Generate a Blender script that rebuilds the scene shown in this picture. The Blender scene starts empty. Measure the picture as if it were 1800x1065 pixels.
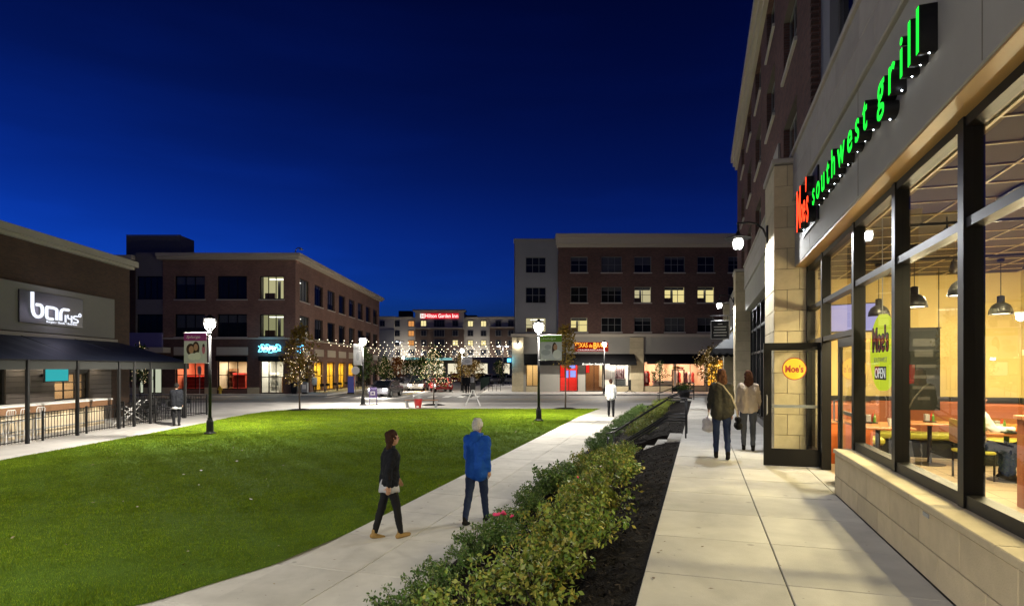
import bpy, math, random
import numpy as np
from mathutils import Vector, Matrix
random.seed(7); RNG = np.random.default_rng(7)
sc = bpy.context.scene
COL = sc.collection
R = math.radians
# ---------------------------------------------------------------- camera
FPX = 1050.0; CX = 905.0; HY = 648.0; CAMZ = 1.7
cam = bpy.data.cameras.new('camera'); camo = bpy.data.objects.new('camera', cam); COL.objects.link(camo)
cam.sensor_width = 36.0; cam.lens = 36.0 * FPX / 1800.0
cam.shift_x = -(CX - 900) / 1800.0; cam.shift_y = (HY - 532.5) / 1800.0
cam.clip_start = 0.05; cam.clip_end = 3000
camo.location = (0, 0, CAMZ); camo.rotation_euler = (R(90), 0, 0)
sc.camera = camo
# ---------------------------------------------------------------- world: dusk sky, sun already below the horizon to the left
w = bpy.data.worlds.new('World'); sc.world = w; w.use_nodes = True
nt = w.node_tree; bg = nt.nodes['Background']
sky = nt.nodes.new('ShaderNodeTexSky'); sky.sky_type = 'NISHITA'; sky.sun_disc = False
sky.sun_elevation = R(-2.0); sky.sun_rotation = R(-75); sky.altitude = 200
sky.air_density = 1.0; sky.dust_density = 0.3; sky.ozone_density = 6.0
tint = nt.nodes.new('ShaderNodeMix'); tint.data_type = 'RGBA'; tint.blend_type = 'MULTIPLY'; tint.inputs[0].default_value = 1
tint.inputs[7].default_value = (0.10, 0.54, 1.0, 1)
tc = nt.nodes.new('ShaderNodeTexCoord'); sx = nt.nodes.new('ShaderNodeSeparateXYZ'); rp = nt.nodes.new('ShaderNodeValToRGB')   # dusk: the sky darkens toward the zenith all round
for i, (ps, v) in enumerate(((0, 1.0), (.12, .97), (.20, .82), (.30, .47), (.40, .29), (.52, .20), (1.0, .10))):
    e_ = rp.color_ramp.elements[i] if i < 2 else rp.color_ramp.elements.new(ps)
    e_.position = ps; e_.color = (v, v, v, 1)
zen = nt.nodes.new('ShaderNodeMix'); zen.data_type = 'RGBA'; zen.blend_type = 'MULTIPLY'; zen.inputs[0].default_value = 1
nt.links.new(tc.outputs['Generated'], sx.inputs[0]); nt.links.new(sx.outputs[2], rp.inputs[0])
nt.links.new(sky.outputs[0], tint.inputs[6]); nt.links.new(tint.outputs[2], zen.inputs[6]); nt.links.new(rp.outputs[0], zen.inputs[7])
mp = nt.nodes.new('ShaderNodeMapping'); mp.inputs['Scale'].default_value = (1.5, 1.5, 9); cn_ = nt.nodes.new('ShaderNodeTexNoise'); cn_.inputs['Scale'].default_value = 1.6; cn_.inputs['Detail'].default_value = 5
cr = nt.nodes.new('ShaderNodeMapRange'); cr.inputs[1].default_value = .45; cr.inputs[2].default_value = .8; cr.inputs[3].default_value = .95; cr.inputs[4].default_value = 1.25        # thin, barely visible cloud streaks
vs_ = nt.nodes.new('ShaderNodeVectorMath'); vs_.operation = 'SCALE'
nt.links.new(tc.outputs['Generated'], mp.inputs[0]); nt.links.new(mp.outputs[0], cn_.inputs['Vector']); nt.links.new(cn_.outputs[0], cr.inputs[0])
nt.links.new(zen.outputs[2], vs_.inputs[0]); nt.links.new(cr.outputs[0], vs_.inputs['Scale']); nt.links.new(vs_.outputs[0], bg.inputs[0])
bg.inputs[1].default_value = 1.42
sc.view_settings.view_transform = 'Standard'; sc.view_settings.look = 'None'
sc.view_settings.exposure = 0.0; sc.view_settings.gamma = 1.0
sc.cycles.use_denoising = True; sc.cycles.max_bounces = 6; sc.cycles.diffuse_bounces = 3
sc.cycles.glossy_bounces = 3; sc.cycles.transmission_bounces = 4; sc.cycles.transparent_max_bounces = 16
sc.cycles.sample_clamp_indirect = 4.0; sc.cycles.caustics_reflective = False; sc.cycles.caustics_refractive = False
try: sc.cycles.use_light_tree = True
except Exception: pass
# ---------------------------------------------------------------- frames
TH = math.atan2(326, FPX); ST, CT = math.sin(TH), math.cos(TH)
def F(t, s, z=0.0): return Vector((t * CT + s * ST, -t * ST + s * CT, z))
def gz(y): return -1.05 + 0.45 * min(1.0, max(0.0, (y - 8) / 20.0))
def PX(px, Y): return (px - CX) / FPX * Y
def PZ(py, Y): return CAMZ + (HY - py) / FPX * Y
def ground_at(px, py):
    Y = 20.0
    for _ in range(40): Y = (CAMZ - gz(Y)) * FPX / (py - HY)
    return PX(px, Y), Y
# ---------------------------------------------------------------- mesh collector
class MB:
    def __init__(s): s.v = []; s.f = []
    def add(s, vs, fs):
        o = len(s.v); s.v += [tuple(v) for v in vs]; s.f += [tuple(i + o for i in f) for f in fs]; return s
    def box(s, x0, x1, y0, y1, z0, z1):
        if x0 > x1: x0, x1 = x1, x0
        if y0 > y1: y0, y1 = y1, y0
        if z0 > z1: z0, z1 = z1, z0
        return s.add([(x0,y0,z0),(x1,y0,z0),(x1,y1,z0),(x0,y1,z0),(x0,y0,z1),(x1,y0,z1),(x1,y1,z1),(x0,y1,z1)],
                     [(0,3,2,1),(4,5,6,7),(0,1,5,4),(1,2,6,5),(2,3,7,6),(3,0,4,7)])
    def cbox(s, x0, x1, y0, y1, z0, z1, b=0.01):
        lo = (min(x0,x1), min(y0,y1), min(z0,z1)); hi = (max(x0,x1), max(y0,y1), max(z0,z1))
        vs = []; idx = {}
        for c in range(8):
            p = [(hi if c >> k & 1 else lo)[k] for k in range(3)]
            for a in range(3):
                q = list(p)
                for k in range(3):
                    if k != a: q[k] += (-b if c >> k & 1 else b)
                idx[(c, a)] = len(vs); vs.append(q)
        fs = []
        for a in range(3):
            o1, o2 = (a + 1) % 3, (a + 2) % 3
            for sd in (0, 1):
                cs = [sd << a, sd << a | 1 << o1, sd << a | 1 << o1 | 1 << o2, sd << a | 1 << o2]
                f = [idx[(c, a)] for c in cs]; fs.append(f if sd else f[::-1])
            for c in range(8):
                if not c >> a & 1:
                    d = c | 1 << a
                    flip = ((c >> o1 & 1) + (c >> o2 & 1)) % 2
                    f = [idx[(c, o1)], idx[(d, o1)], idx[(d, o2)], idx[(c, o2)]]
                    fs.append(f[::-1] if not flip else f)
        for c in range(8):
            f = [idx[(c, 0)], idx[(c, 1)], idx[(c, 2)]]
            fs.append(f if bin(c).count('1') % 2 else f[::-1])
        return s.add(vs, fs)
    def cyl(s, p0, p1, r0, r1=None, n=10, cap=True):
        return s.tube([p0, p1], [r0, r0 if r1 is None else r1], n, cap)
    def tube(s, pts, r, n=6, cap=True, closed=False):
        pts = [Vector(p) for p in pts]; m = len(pts)
        rs = r if isinstance(r, (list, tuple)) else [r] * m
        vs = []; up = None
        for i in range(m):
            if closed: d = pts[(i + 1) % m] - pts[i - 1]
            else: d = pts[min(i + 1, m - 1)] - pts[max(i - 1, 0)]
            if d.length < 1e-9: d = Vector((0, 0, 1))
            d.normalize()
            if up is None:
                up = Vector((0, 0, 1)) if abs(d.z) < 0.9 else Vector((1, 0, 0))
            a = d.cross(up)
            if a.length < 1e-6: a = d.cross(Vector((0.3, 1, 0.1)))
            a.normalize(); b = a.cross(d).normalized(); up = b
            for k in range(n):
                an = 2 * math.pi * k / n
                vs.append(pts[i] + (a * math.cos(an) + b * math.sin(an)) * rs[i])
        fs = []
        for i in range(m if closed else m - 1):
            j = (i + 1) % m
            for k in range(n):
                k2 = (k + 1) % n
                fs.append((i*n+k, i*n+k2, j*n+k2, j*n+k))
        if cap and not closed:
            fs.append(tuple(range(n))[::-1]); fs.append(tuple((m-1)*n + k for k in range(n)))
        return s.add(vs, fs)
    def lathe(s, prof, c=(0,0,0), n=16):
        vs = []; fs = []
        for (r, z) in prof:
            for k in range(n):
                a = 2 * math.pi * k / n
                vs.append((c[0] + r*math.cos(a), c[1] + r*math.sin(a), c[2] + z))
        for i in range(len(prof) - 1):
            for k in range(n):
                k2 = (k + 1) % n
                fs.append((i*n+k, i*n+k2, (i+1)*n+k2, (i+1)*n+k))
        return s.add(vs, fs)
    def sph(s, c, r, n=10, m=6):
        if not isinstance(r, (tuple, list)): r = (r, r, r)
        vs = [(c[0], c[1], c[2] - r[2])]
        for i in range(1, m):
            p = math.pi * i / m - math.pi / 2
            for k in range(n):
                a = 2 * math.pi * k / n
                vs.append((c[0] + r[0]*math.cos(p)*math.cos(a), c[1] + r[1]*math.cos(p)*math.sin(a), c[2] + r[2]*math.sin(p)))
        vs.append((c[0], c[1], c[2] + r[2])); fs = []
        for k in range(n):
            k2 = (k + 1) % n
            fs.append((0, 1 + k2, 1 + k)); fs.append((len(vs) - 1, 1 + (m-2)*n + k, 1 + (m-2)*n + k2))
            for i in range(m - 2): fs.append((1+i*n+k, 1+i*n+k2, 1+(i+1)*n+k2, 1+(i+1)*n+k))
        return s.add(vs, fs)
    def prism(s, poly, ax, a, b):
        n = len(poly)
        def mk(p, h):
            return (h, p[0], p[1]) if ax == 0 else (p[0], h, p[1]) if ax == 1 else (p[0], p[1], h)
        vs = [mk(p, a) for p in poly] + [mk(p, b) for p in poly]
        return s.add(vs, [tuple(range(n))[::-1], tuple(range(n, 2*n))] + [(i, (i+1) % n, n + (i+1) % n, n + i) for i in range(n)])
    def fb(s, m, u0, u1, d0, d1, z0, z1):          # box in facade coordinates
        a = m(u0, d0, z0); b = m(u1, d1, z1); return s.box(a[0], b[0], a[1], b[1], a[2], b[2])
    def fq(s, m, *pts): return s.add([m(*p) for p in pts], [tuple(range(len(pts)))])
    def mesh(s, name='mesh'):
        me = bpy.data.meshes.new(name); me.from_pydata(s.v, [], s.f); me.update(); return me
OFF = {}
def mesh_np(name, V, Fc):
    me = bpy.data.meshes.new(name); n = Fc.shape[1]
    me.vertices.add(len(V)); me.vertices.foreach_set('co', np.ascontiguousarray(V, dtype=np.float32).ravel())
    me.loops.add(Fc.size); me.loops.foreach_set('vertex_index', np.ascontiguousarray(Fc, dtype=np.int32).ravel())
    me.polygons.add(len(Fc)); me.polygons.foreach_set('loop_start', np.arange(0, Fc.size, n, dtype=np.int32))
    try: me.polygons.foreach_set('loop_total', np.full(len(Fc), n, dtype=np.int32))
    except Exception: pass
    me.update(calc_edges=True); me.validate(); return me
def obj(name, m, mat=None, parent=None, loc=None, rot=None, smooth=False):
    me = m.mesh(name) if isinstance(m, MB) else m
    if mat is not None and len(me.materials) == 0: me.materials.append(mat)
    if smooth: me.polygons.foreach_set('use_smooth', [True] * len(me.polygons))
    o = bpy.data.objects.new(name, me); COL.objects.link(o)
    if parent is not None:
        o.parent = parent
        if parent.name in OFF: o.location = [-c for c in OFF[parent.name]]
    if loc is not None: o.location = Vector(o.location) + Vector(loc)
    if rot is not None: o.rotation_euler = rot
    return o
def tag(o, label, cat, group=None):
    o['label'] = label; o['category'] = cat
    if group: o['group'] = group
    return o
def struct(name, m, mat, **k):
    o = obj(name, m, mat, **k); o['kind'] = 'structure'; return o
def thing(name, label, cat, loc=(0,0,0), rz=0.0, group=None):
    o = bpy.data.objects.new(name, None); COL.objects.link(o); o.empty_display_size = 0.2
    o.location = loc; o.rotation_euler = (0, 0, rz); tag(o, label, cat, group); return o
def fthing(name, label, cat, o=(0,0,0), group=None, rz=-TH, base=(0,0,0)):
    """thing whose parts are written in a rotated frame (default the shop street: x = t, y = s)"""
    c, s_ = math.cos(rz), math.sin(rz)
    e = thing(name, label, cat, (base[0] + o[0]*c - o[1]*s_, base[1] + o[0]*s_ + o[1]*c, base[2] + o[2]), rz, group)
    OFF[e.name] = tuple(o); return e
def copy_tree(o, parent=None):
    c = o.copy(); COL.objects.link(c); c.parent = parent
    for ch in o.children: copy_tree(ch, c)
    return c
def point(name, loc, e, col=(1,.9,.75), rad=0.08, parent=None):
    l = bpy.data.lights.new(name, 'POINT'); l.energy = e; l.color = col; l.shadow_soft_size = rad
    o = bpy.data.objects.new(name, l); COL.objects.link(o); o.location = loc
    if parent is not None:
        o.parent = parent
        if parent.name in OFF: o.location = Vector(loc) - Vector(OFF[parent.name])
    return o
def area(name, loc, e, sx, sy, col=(1,.9,.75), rot=(0,0,0), parent=None):
    l = bpy.data.lights.new(name, 'AREA'); l.energy = e; l.color = col; l.shape = 'RECTANGLE'; l.size = sx; l.size_y = sy
    o = bpy.data.objects.new(name, l); COL.objects.link(o); o.location = loc; o.rotation_euler = rot
    if parent is not None:
        o.parent = parent
        if parent.name in OFF: o.location = Vector(loc) - Vector(OFF[parent.name])
    return o
# ---------------------------------------------------------------- materials
def mat(name, col, rough=0.6, metal=0.0, var=0.0, vscale=3.0, bump=0.0, bscale=40.0, coord='pos', tintvar=0.0, spec=0.5, stain=0.0, sscale=0.7):
    m = bpy.data.materials.new(name); m.use_nodes = True; n = m.node_tree; p = n.nodes['Principled BSDF']
    p.inputs['Roughness'].default_value = rough; p.inputs['Metallic'].default_value = metal
    p.inputs['Specular IOR Level'].default_value = spec
    c4 = (*col, 1); p.inputs['Base Color'].default_value = c4
    if var or bump or tintvar or stain:
        if coord == 'pos': co = n.nodes.new('ShaderNodeNewGeometry').outputs['Position']
        else: co = n.nodes.new('ShaderNodeTexCoord').outputs['Object']
        cur = None
        def mulby(fac, lo, hi, cur):
            mr = n.nodes.new('ShaderNodeMapRange'); mr.inputs[3].default_value = lo; mr.inputs[4].default_value = hi
            n.links.new(fac, mr.inputs[0])
            vm = n.nodes.new('ShaderNodeVectorMath'); vm.operation = 'SCALE'
            if cur is None: vm.inputs[0].default_value = col
            else: n.links.new(cur, vm.inputs[0])
            n.links.new(mr.outputs[0], vm.inputs['Scale']); return vm.outputs[0]
        if var:
            t = n.nodes.new('ShaderNodeTexNoise'); t.inputs['Scale'].default_value = vscale; t.inputs['Detail'].default_value = 8
            t.inputs['Roughness'].default_value = 0.65
            n.links.new(co, t.inputs['Vector']); cur = mulby(t.outputs[0], 1 - var*1.4, 1 + var*1.4, cur)
        if stain:
            t = n.nodes.new('ShaderNodeTexNoise'); t.inputs['Scale'].default_value = sscale; t.inputs['Detail'].default_value = 5
            t.inputs['Distortion'].default_value = 1.2
            n.links.new(co, t.inputs['Vector']); cur = mulby(t.outputs[0], 1 - stain*1.5, 1 + stain*1.5, cur)
        if tintvar:
            oi = n.nodes.new('ShaderNodeObjectInfo'); cur = mulby(oi.outputs['Random'], 1 - tintvar, 1 + tintvar, cur)
        if cur is not None: n.links.new(cur, p.inputs['Base Color'])
        if bump:
            t = n.nodes.new('ShaderNodeTexNoise'); t.inputs['Scale'].default_value = bscale; t.inputs['Detail'].default_value = 6
            n.links.new(co, t.inputs['Vector']); b = n.nodes.new('ShaderNodeBump'); b.inputs['Strength'].default_value = bump
            b.inputs['Distance'].default_value = 0.02
            n.links.new(t.outputs[0], b.inputs['Height']); n.links.new(b.outputs[0], p.inputs['Normal'])
    return m
def brick(name, c1, c2, mortar, bw=0.21, rh=0.075):
    m = mat(name, c1, 0.85, spec=.2); n = m.node_tree; p = n.nodes['Principled BSDF']
    tc = n.nodes.new('ShaderNodeTexCoord'); sp = n.nodes.new('ShaderNodeSeparateXYZ'); n.links.new(tc.outputs['Object'], sp.inputs[0])
    ad = n.nodes.new('ShaderNodeMath'); n.links.new(sp.outputs[0], ad.inputs[0]); n.links.new(sp.outputs[1], ad.inputs[1])
    cb = n.nodes.new('ShaderNodeCombineXYZ'); n.links.new(ad.outputs[0], cb.inputs[0]); n.links.new(sp.outputs[2], cb.inputs[1])
    bt = n.nodes.new('ShaderNodeTexBrick'); n.links.new(cb.outputs[0], bt.inputs['Vector'])
    bt.inputs['Scale'].default_value = 1; bt.inputs['Brick Width'].default_value = bw; bt.inputs['Row Height'].default_value = rh
    bt.inputs['Mortar Size'].default_value = 0.006; bt.inputs['Color1'].default_value = (*c1, 1); bt.inputs['Color2'].default_value = (*c2, 1)
    bt.inputs['Mortar'].default_value = (*mortar, 1)
    no = n.nodes.new('ShaderNodeTexNoise'); no.inputs['Scale'].default_value = 0.6; no.inputs['Detail'].default_value = 6
    n.links.new(tc.outputs['Object'], no.inputs['Vector'])
    mr = n.nodes.new('ShaderNodeMapRange'); mr.inputs[3].default_value = .65; mr.inputs[4].default_value = 1.35; n.links.new(no.outputs[0], mr.inputs[0])
    vm = n.nodes.new('ShaderNodeVectorMath'); vm.operation = 'SCALE'; n.links.new(bt.outputs[0], vm.inputs[0]); n.links.new(mr.outputs[0], vm.inputs['Scale'])
    n.links.new(vm.outputs[0], p.inputs['Base Color'])
    b = n.nodes.new('ShaderNodeBump'); b.inputs['Strength'].default_value = .6; b.inputs['Distance'].default_value = .01; b.invert = True
    n.links.new(bt.outputs['Fac'], b.inputs['Height']); n.links.new(b.outputs[0], p.inputs['Normal'])
    return m
def emit(name, col, st, through=False):
    m = bpy.data.materials.new(name); m.use_nodes = True; n = m.node_tree
    for x in list(n.nodes): n.nodes.remove(x)
    o = n.nodes.new('ShaderNodeOutputMaterial'); e = n.nodes.new('ShaderNodeEmission')
    e.inputs[0].default_value = (*col, 1); e.inputs[1].default_value = st
    if through:
        t = n.nodes.new('ShaderNodeBsdfTransparent'); a = n.nodes.new('ShaderNodeAddShader')
        n.links.new(e.outputs[0], a.inputs[0]); n.links.new(t.outputs[0], a.inputs[1]); n.links.new(a.outputs[0], o.inputs[0])
    else: n.links.new(e.outputs[0], o.inputs[0])
    return m
def glass(name, tintc=(1,1,1), ior=1.5, rough=0.0):
    m = bpy.data.materials.new(name); m.use_nodes = True; n = m.node_tree
    for x in list(n.nodes): n.nodes.remove(x)
    o = n.nodes.new('ShaderNodeOutputMaterial'); t = n.nodes.new('ShaderNodeBsdfTransparent'); t.inputs[0].default_value = (*tintc, 1)
    g = n.nodes.new('ShaderNodeBsdfGlossy'); g.inputs['Roughness'].default_value = rough
    fr = n.nodes.new('ShaderNodeFresnel'); fr.inputs[0].default_value = ior
    ge = n.nodes.new('ShaderNodeNewGeometry'); fb = n.nodes.new('ShaderNodeMath'); fb.operation = 'SUBTRACT'; fb.inputs[0].default_value = 1; n.links.new(ge.outputs['Backfacing'], fb.inputs[1])
    ff = n.nodes.new('ShaderNodeMath'); ff.operation = 'MULTIPLY'; n.links.new(fr.outputs[0], ff.inputs[0]); n.links.new(fb.outputs[0], ff.inputs[1])
    mx = n.nodes.new('ShaderNodeMixShader'); n.links.new(ff.outputs[0], mx.inputs[0]); n.links.new(t.outputs[0], mx.inputs[1]); n.links.new(g.outputs[0], mx.inputs[2])
    n.links.new(mx.outputs[0], o.inputs[0]); return m
def leafmat(name, cols, rough=0.55):
    m = mat(name, cols[0], rough, spec=0.2); n = m.node_tree; p = n.nodes['Principled BSDF']
    g = n.nodes.new('ShaderNodeNewGeometry'); r = n.nodes.new('ShaderNodeValToRGB'); r.color_ramp.interpolation = 'LINEAR'
    e = r.color_ramp.elements
    while len(e) < len(cols): e.new(0.5)
    for i, c in enumerate(cols): e[i].position = i / (len(cols) - 1); e[i].color = (*c, 1)
    n.links.new(g.outputs['Random Per Island'], r.inputs[0]); n.links.new(r.outputs[0], p.inputs['Base Color'])
    return m
def worn(m, spots=2.2, amt=.34):
    """gum spots and hairline grime on a concrete material"""
    n = m.node_tree; p = n.nodes['Principled BSDF']; src = p.inputs['Base Color'].links[0].from_socket
    g = n.nodes.new('ShaderNodeNewGeometry'); cur = src
    for sc_, lo, hi, rnd_ in ((spots, .05, .09, 1.0), (spots*2.3, .03, .06, 1.0)):
        v = n.nodes.new('ShaderNodeTexVoronoi'); v.inputs['Scale'].default_value = sc_; n.links.new(g.outputs['Position'], v.inputs['Vector'])
        r = n.nodes.new('ShaderNodeMapRange'); r.inputs[1].default_value = lo; r.inputs[2].default_value = hi; r.inputs[3].default_value = 1-amt; r.inputs[4].default_value = 1; n.links.new(v.outputs['Distance'], r.inputs[0])
        s = n.nodes.new('ShaderNodeVectorMath'); s.operation = 'SCALE'; n.links.new(cur, s.inputs[0]); n.links.new(r.outputs[0], s.inputs['Scale']); cur = s.outputs[0]
    n.links.new(cur, p.inputs['Base Color']); return m
M = {}
M['concrete'] = mat('concrete', (.47,.45,.41), .85, var=.10, vscale=5, bump=.25, bscale=90, tintvar=.09, stain=.22, sscale=.9)
M['plaza'] = mat('plaza_concrete', (.46,.44,.42), .85, var=.10, vscale=4, bump=.2, bscale=60, stain=.2, sscale=.5)
worn(M['concrete']); worn(M['plaza'], 1.7)
M['joint'] = mat('joint', (.10,.095,.09), .95, var=.2)
M['asphalt'] = mat('asphalt', (.19,.18,.17), .75, var=.16, vscale=2, bump=.4, bscale=120, stain=.2, sscale=.3)
M['paint'] = mat('road_paint', (.72,.70,.66), .7, var=.15, vscale=9)
M['yellowpaint'] = mat('yellow_paint', (.65,.45,.06), .7, var=.15, vscale=9)
M['soil'] = mat('soil', (.013,.011,.010), .95, spec=.08, var=.35, vscale=14, bump=.9, bscale=60)
M['turf'] = mat('turf', (.065,.12,.010), .95, spec=.05, var=.3, vscale=6, bump=.6, bscale=80)
M['earth'] = mat('earth', (.09,.09,.085), .9, var=.2)
M['brickR'] = brick('red_brown_brick', (.15,.076,.059), (.098,.052,.044), (.12,.10,.09))
M['brickL'] = brick('office_brick', (.26,.14,.105), (.18,.098,.076), (.20,.17,.15))
M['brickD'] = brick('dark_brown_brick', (.085,.047,.035), (.060,.036,.03), (.075,.06,.05))
M['brickB'] = brick('brown_brick', (.065,.037,.024), (.045,.028,.02), (.055,.043,.033))
M['stucco'] = mat('stucco', (.34,.325,.285), .9, var=.05, vscale=2, bump=.25, bscale=160, stain=.05)
M['cream'] = mat('cream_trim', (.50,.44,.35), .8, var=.05, bump=.1)
M['stone'] = mat('cast_stone', (.50,.42,.27), .85, var=.12, vscale=7, bump=.3, bscale=70, tintvar=.10, stain=.14, sscale=2.2)
M['stonegap'] = mat('stone_joint', (.17,.15,.12), .95)
M['greypanel'] = mat('grey_panel', (.20,.20,.215), .7, var=.06, vscale=1.0)
M['siding'] = mat('metal_siding', (.20,.18,.175), .6, metal=.0, var=.08)
M['black'] = mat('black_metal', (.010,.010,.011), .4, spec=.28)
M['frame'] = mat('dark_bronze', (.007,.0065,.006), .45, spec=.2)
M['fabricblk'] = mat('black_canvas', (.010,.010,.011), .9, var=.1, spec=.1)
M['canvasnavy'] = mat('navy_canvas', (.010,.014,.030), .6, spec=.3, var=.15, vscale=.6)
M['wood'] = mat('wood', (.22,.11,.05), .55, var=.25, vscale=6)
M['white'] = mat('white_paint', (.78,.77,.75), .5)
M['whitemetal'] = mat('white_metal', (.72,.71,.70), .4)
M['grey'] = mat('grey_metal', (.30,.31,.32), .45, metal=.3)
M['alum'] = mat('window_frame_grey', (.16,.155,.15), .5)
M['sill'] = mat('sill_stone', (.46,.42,.37), .85)
M['dark'] = mat('dark_room', (.016,.016,.018), .9)
M['darkblind'] = mat('window_blind', (.16,.15,.14), .9, var=.1)
M['glass'] = glass('clear_glass', (.96,.97,.96), 1.62)
M['glassfar'] = glass('window_glass', (.8,.82,.84), 1.42)
M['glow'] = emit('lamp_glow', (1,.94,.82), 5, True)
M['bulb'] = emit('bulb_glow', (1,.84,.58), 7)
M['fairy'] = emit('fairy_glow', (1,.74,.40), 4)
M['led'] = emit('led_white', (.85,.92,1), 18)
M['litroom'] = emit('lit_room', (1,.80,.42), .75)
# ================================================================ SETTING
def ysheet(xs0, xs1, ys, dz, zf=gz):
    m = MB()
    for a, b in zip(ys[:-1], ys[1:]):
        m.add([(xs0,a,zf(a)+dz),(xs1,a,zf(a)+dz),(xs1,b,zf(b)+dz),(xs0,b,zf(b)+dz)], [(0,1,2,3)])
    return m
struct('ground', ysheet(-900, 900, [-60, 8, 28, 1500], -.16), M['earth'])
struct('plaza_pavement', ysheet(-34, 40, [-12, 8, 28, 40.6], 0), M['plaza'])
KE = MB(); KE.box(-34, 40, 40.604, 40.76, -.76, -.596)
struct('kerb', KE, M['concrete'])
struct('road', MB().box(-140, 90, 40.764, 54.2, -.80, -.735).box(-17.0, -3.2, 54.2, 150, -.80, -.735), M['asphalt'])
KE = MB(); KE.box(-140, -17.2, 54.204, 54.36, -.76, -.596); KE.box(-3.0, 90, 54.204, 54.36, -.76, -.596)
KE.box(-17.2, -17.04, 54.204, 92, -.76, -.596); KE.box(-3.16, -3.0, 54.204, 92, -.76, -.596)
struct('kerb', KE, M['concrete'])
struct('far_pavement', MB().box(-140, -17.204, 54.364, 92, -.8, -.6).box(-2.996, 90, 54.364, 92, -.8, -.6), M['plaza'])
struct('parking_lot', MB().box(-60, 60, 92.01, 150, -.80, -.74), M['asphalt'])
for i in range(11):                                                   # crosswalk bars
    x = -16.2 + i * 1.25
    o = obj('crosswalk_bar', MB().box(x, x + .55, 50.6, 53.6, -.735, -.731), M['paint']); o['kind'] = 'structure'
for (x0, x1, y0, y1) in ((-10.2,-10.05,56,90), (-34,-19,47.3,47.45), (-2,30,47.3,47.45), (-10.6,-10.45,56,90)):
    o = obj('lane_line', MB().box(x0, x1, y0, y1, -.735, -.7305), M['yellowpaint']); o['kind'] = 'structure'
o = obj('stop_line', MB().box(-16.8, -10.8, 54.6, 55.0, -.735, -.731), M['paint']); o['kind'] = 'structure'
# ---- lawn
def tl(t, s): v = F(t, s); return (v.x, v.y)
LAWN = [tl(-5.5, s) for s in (34.05, 30, 25, 20, 15, 11, 8.6)] + [tl(-5.68, 6.9), tl(-6.15, 5.4), tl(-7.1, 3.9), tl(-8.6, 2.7), tl(-10.4, 2.0)]
LAWN += [(-13.6, 4.6), (-14.3, 9), (-14.3, 16.5), (-13.6, 22.4), (-13.35, 26), (-13.4, 30.6), (-13.15, 32.2), (-12.4, 33.4), (-11.0, 33.95), (-9.0, 34.05)]
LAWN[0] = (4.9, 34.05)
def inpoly(px, py, poly):
    c = np.zeros(len(px), bool); n = len(poly)
    for i in range(n):
        (x0, y0), (x1, y1) = poly[i], poly[i-1]
        k = ((y0 > py) != (y1 > py)) & (px < (x1-x0)*(py-y0)/((y1-y0) if y1 != y0 else 1e-9) + x0); c ^= k
    return c
import bmesh
bm = bmesh.new()
vs = [bm.verts.new((x, y, 0)) for x, y in LAWN]; bm.faces.new(vs)
for k in range(1, 30):
    geom = bm.verts[:] + bm.edges[:] + bm.faces[:]
    bmesh.ops.bisect_plane(bm, geom=geom, plane_co=(0, 2 + k*1.1, 0), plane_no=(0,1,0))
for v in bm.verts: v.co.z = gz(v.co.y) + .022
me = bpy.data.meshes.new('lawn'); bm.to_mesh(me); bm.free()
struct('lawn', me, M['turf'])
M['grass'] = leafmat('grass_blades', [(.088,.165,.006), (.13,.215,.008), (.175,.255,.011), (.24,.29,.03)], .8)
M['grass'].node_tree.nodes['Principled BSDF'].inputs['Specular IOR Level'].default_value = .02
_n = M['grass'].node_tree; _g = _n.nodes.new('ShaderNodeNewGeometry'); _v = _n.nodes.new('ShaderNodeVectorMath'); _v.operation = 'MULTIPLY_ADD'; _v.inputs[1].default_value = (.45,.45,.45); _v.inputs[2].default_value = (0,0,.8); _w = _n.nodes.new('ShaderNodeVectorMath'); _w.operation = 'NORMALIZE'
_ob = _n.nodes['Principled BSDF'].inputs['Base Color'].links[0].from_socket
for _sc, _lo, _hi in ((1.1, .72, 1.30), (9.0, .62, 1.40)):                       # mown clumps and thin patches
    _t = _n.nodes.new('ShaderNodeTexNoise'); _t.inputs['Scale'].default_value = _sc; _t.inputs['Detail'].default_value = 4; _n.links.new(_g.outputs['Position'], _t.inputs['Vector'])
    _r = _n.nodes.new('ShaderNodeMapRange'); _r.inputs[1].default_value = .25; _r.inputs[2].default_value = .75; _r.inputs[3].default_value = _lo; _r.inputs[4].default_value = _hi; _n.links.new(_t.outputs[0], _r.inputs[0])
    _s = _n.nodes.new('ShaderNodeVectorMath'); _s.operation = 'SCALE'; _n.links.new(_ob, _s.inputs[0]); _n.links.new(_r.outputs[0], _s.inputs['Scale']); _ob = _s.outputs[0]
_n.links.new(_ob, _n.nodes['Principled BSDF'].inputs['Base Color'])
_n.links.new(_g.outputs['Normal'], _v.inputs[0]); _n.links.new(_v.outputs[0], _w.inputs[0]); _n.links.new(_w.outputs[0], _n.nodes['Principled BSDF'].inputs['Normal'])
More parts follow.
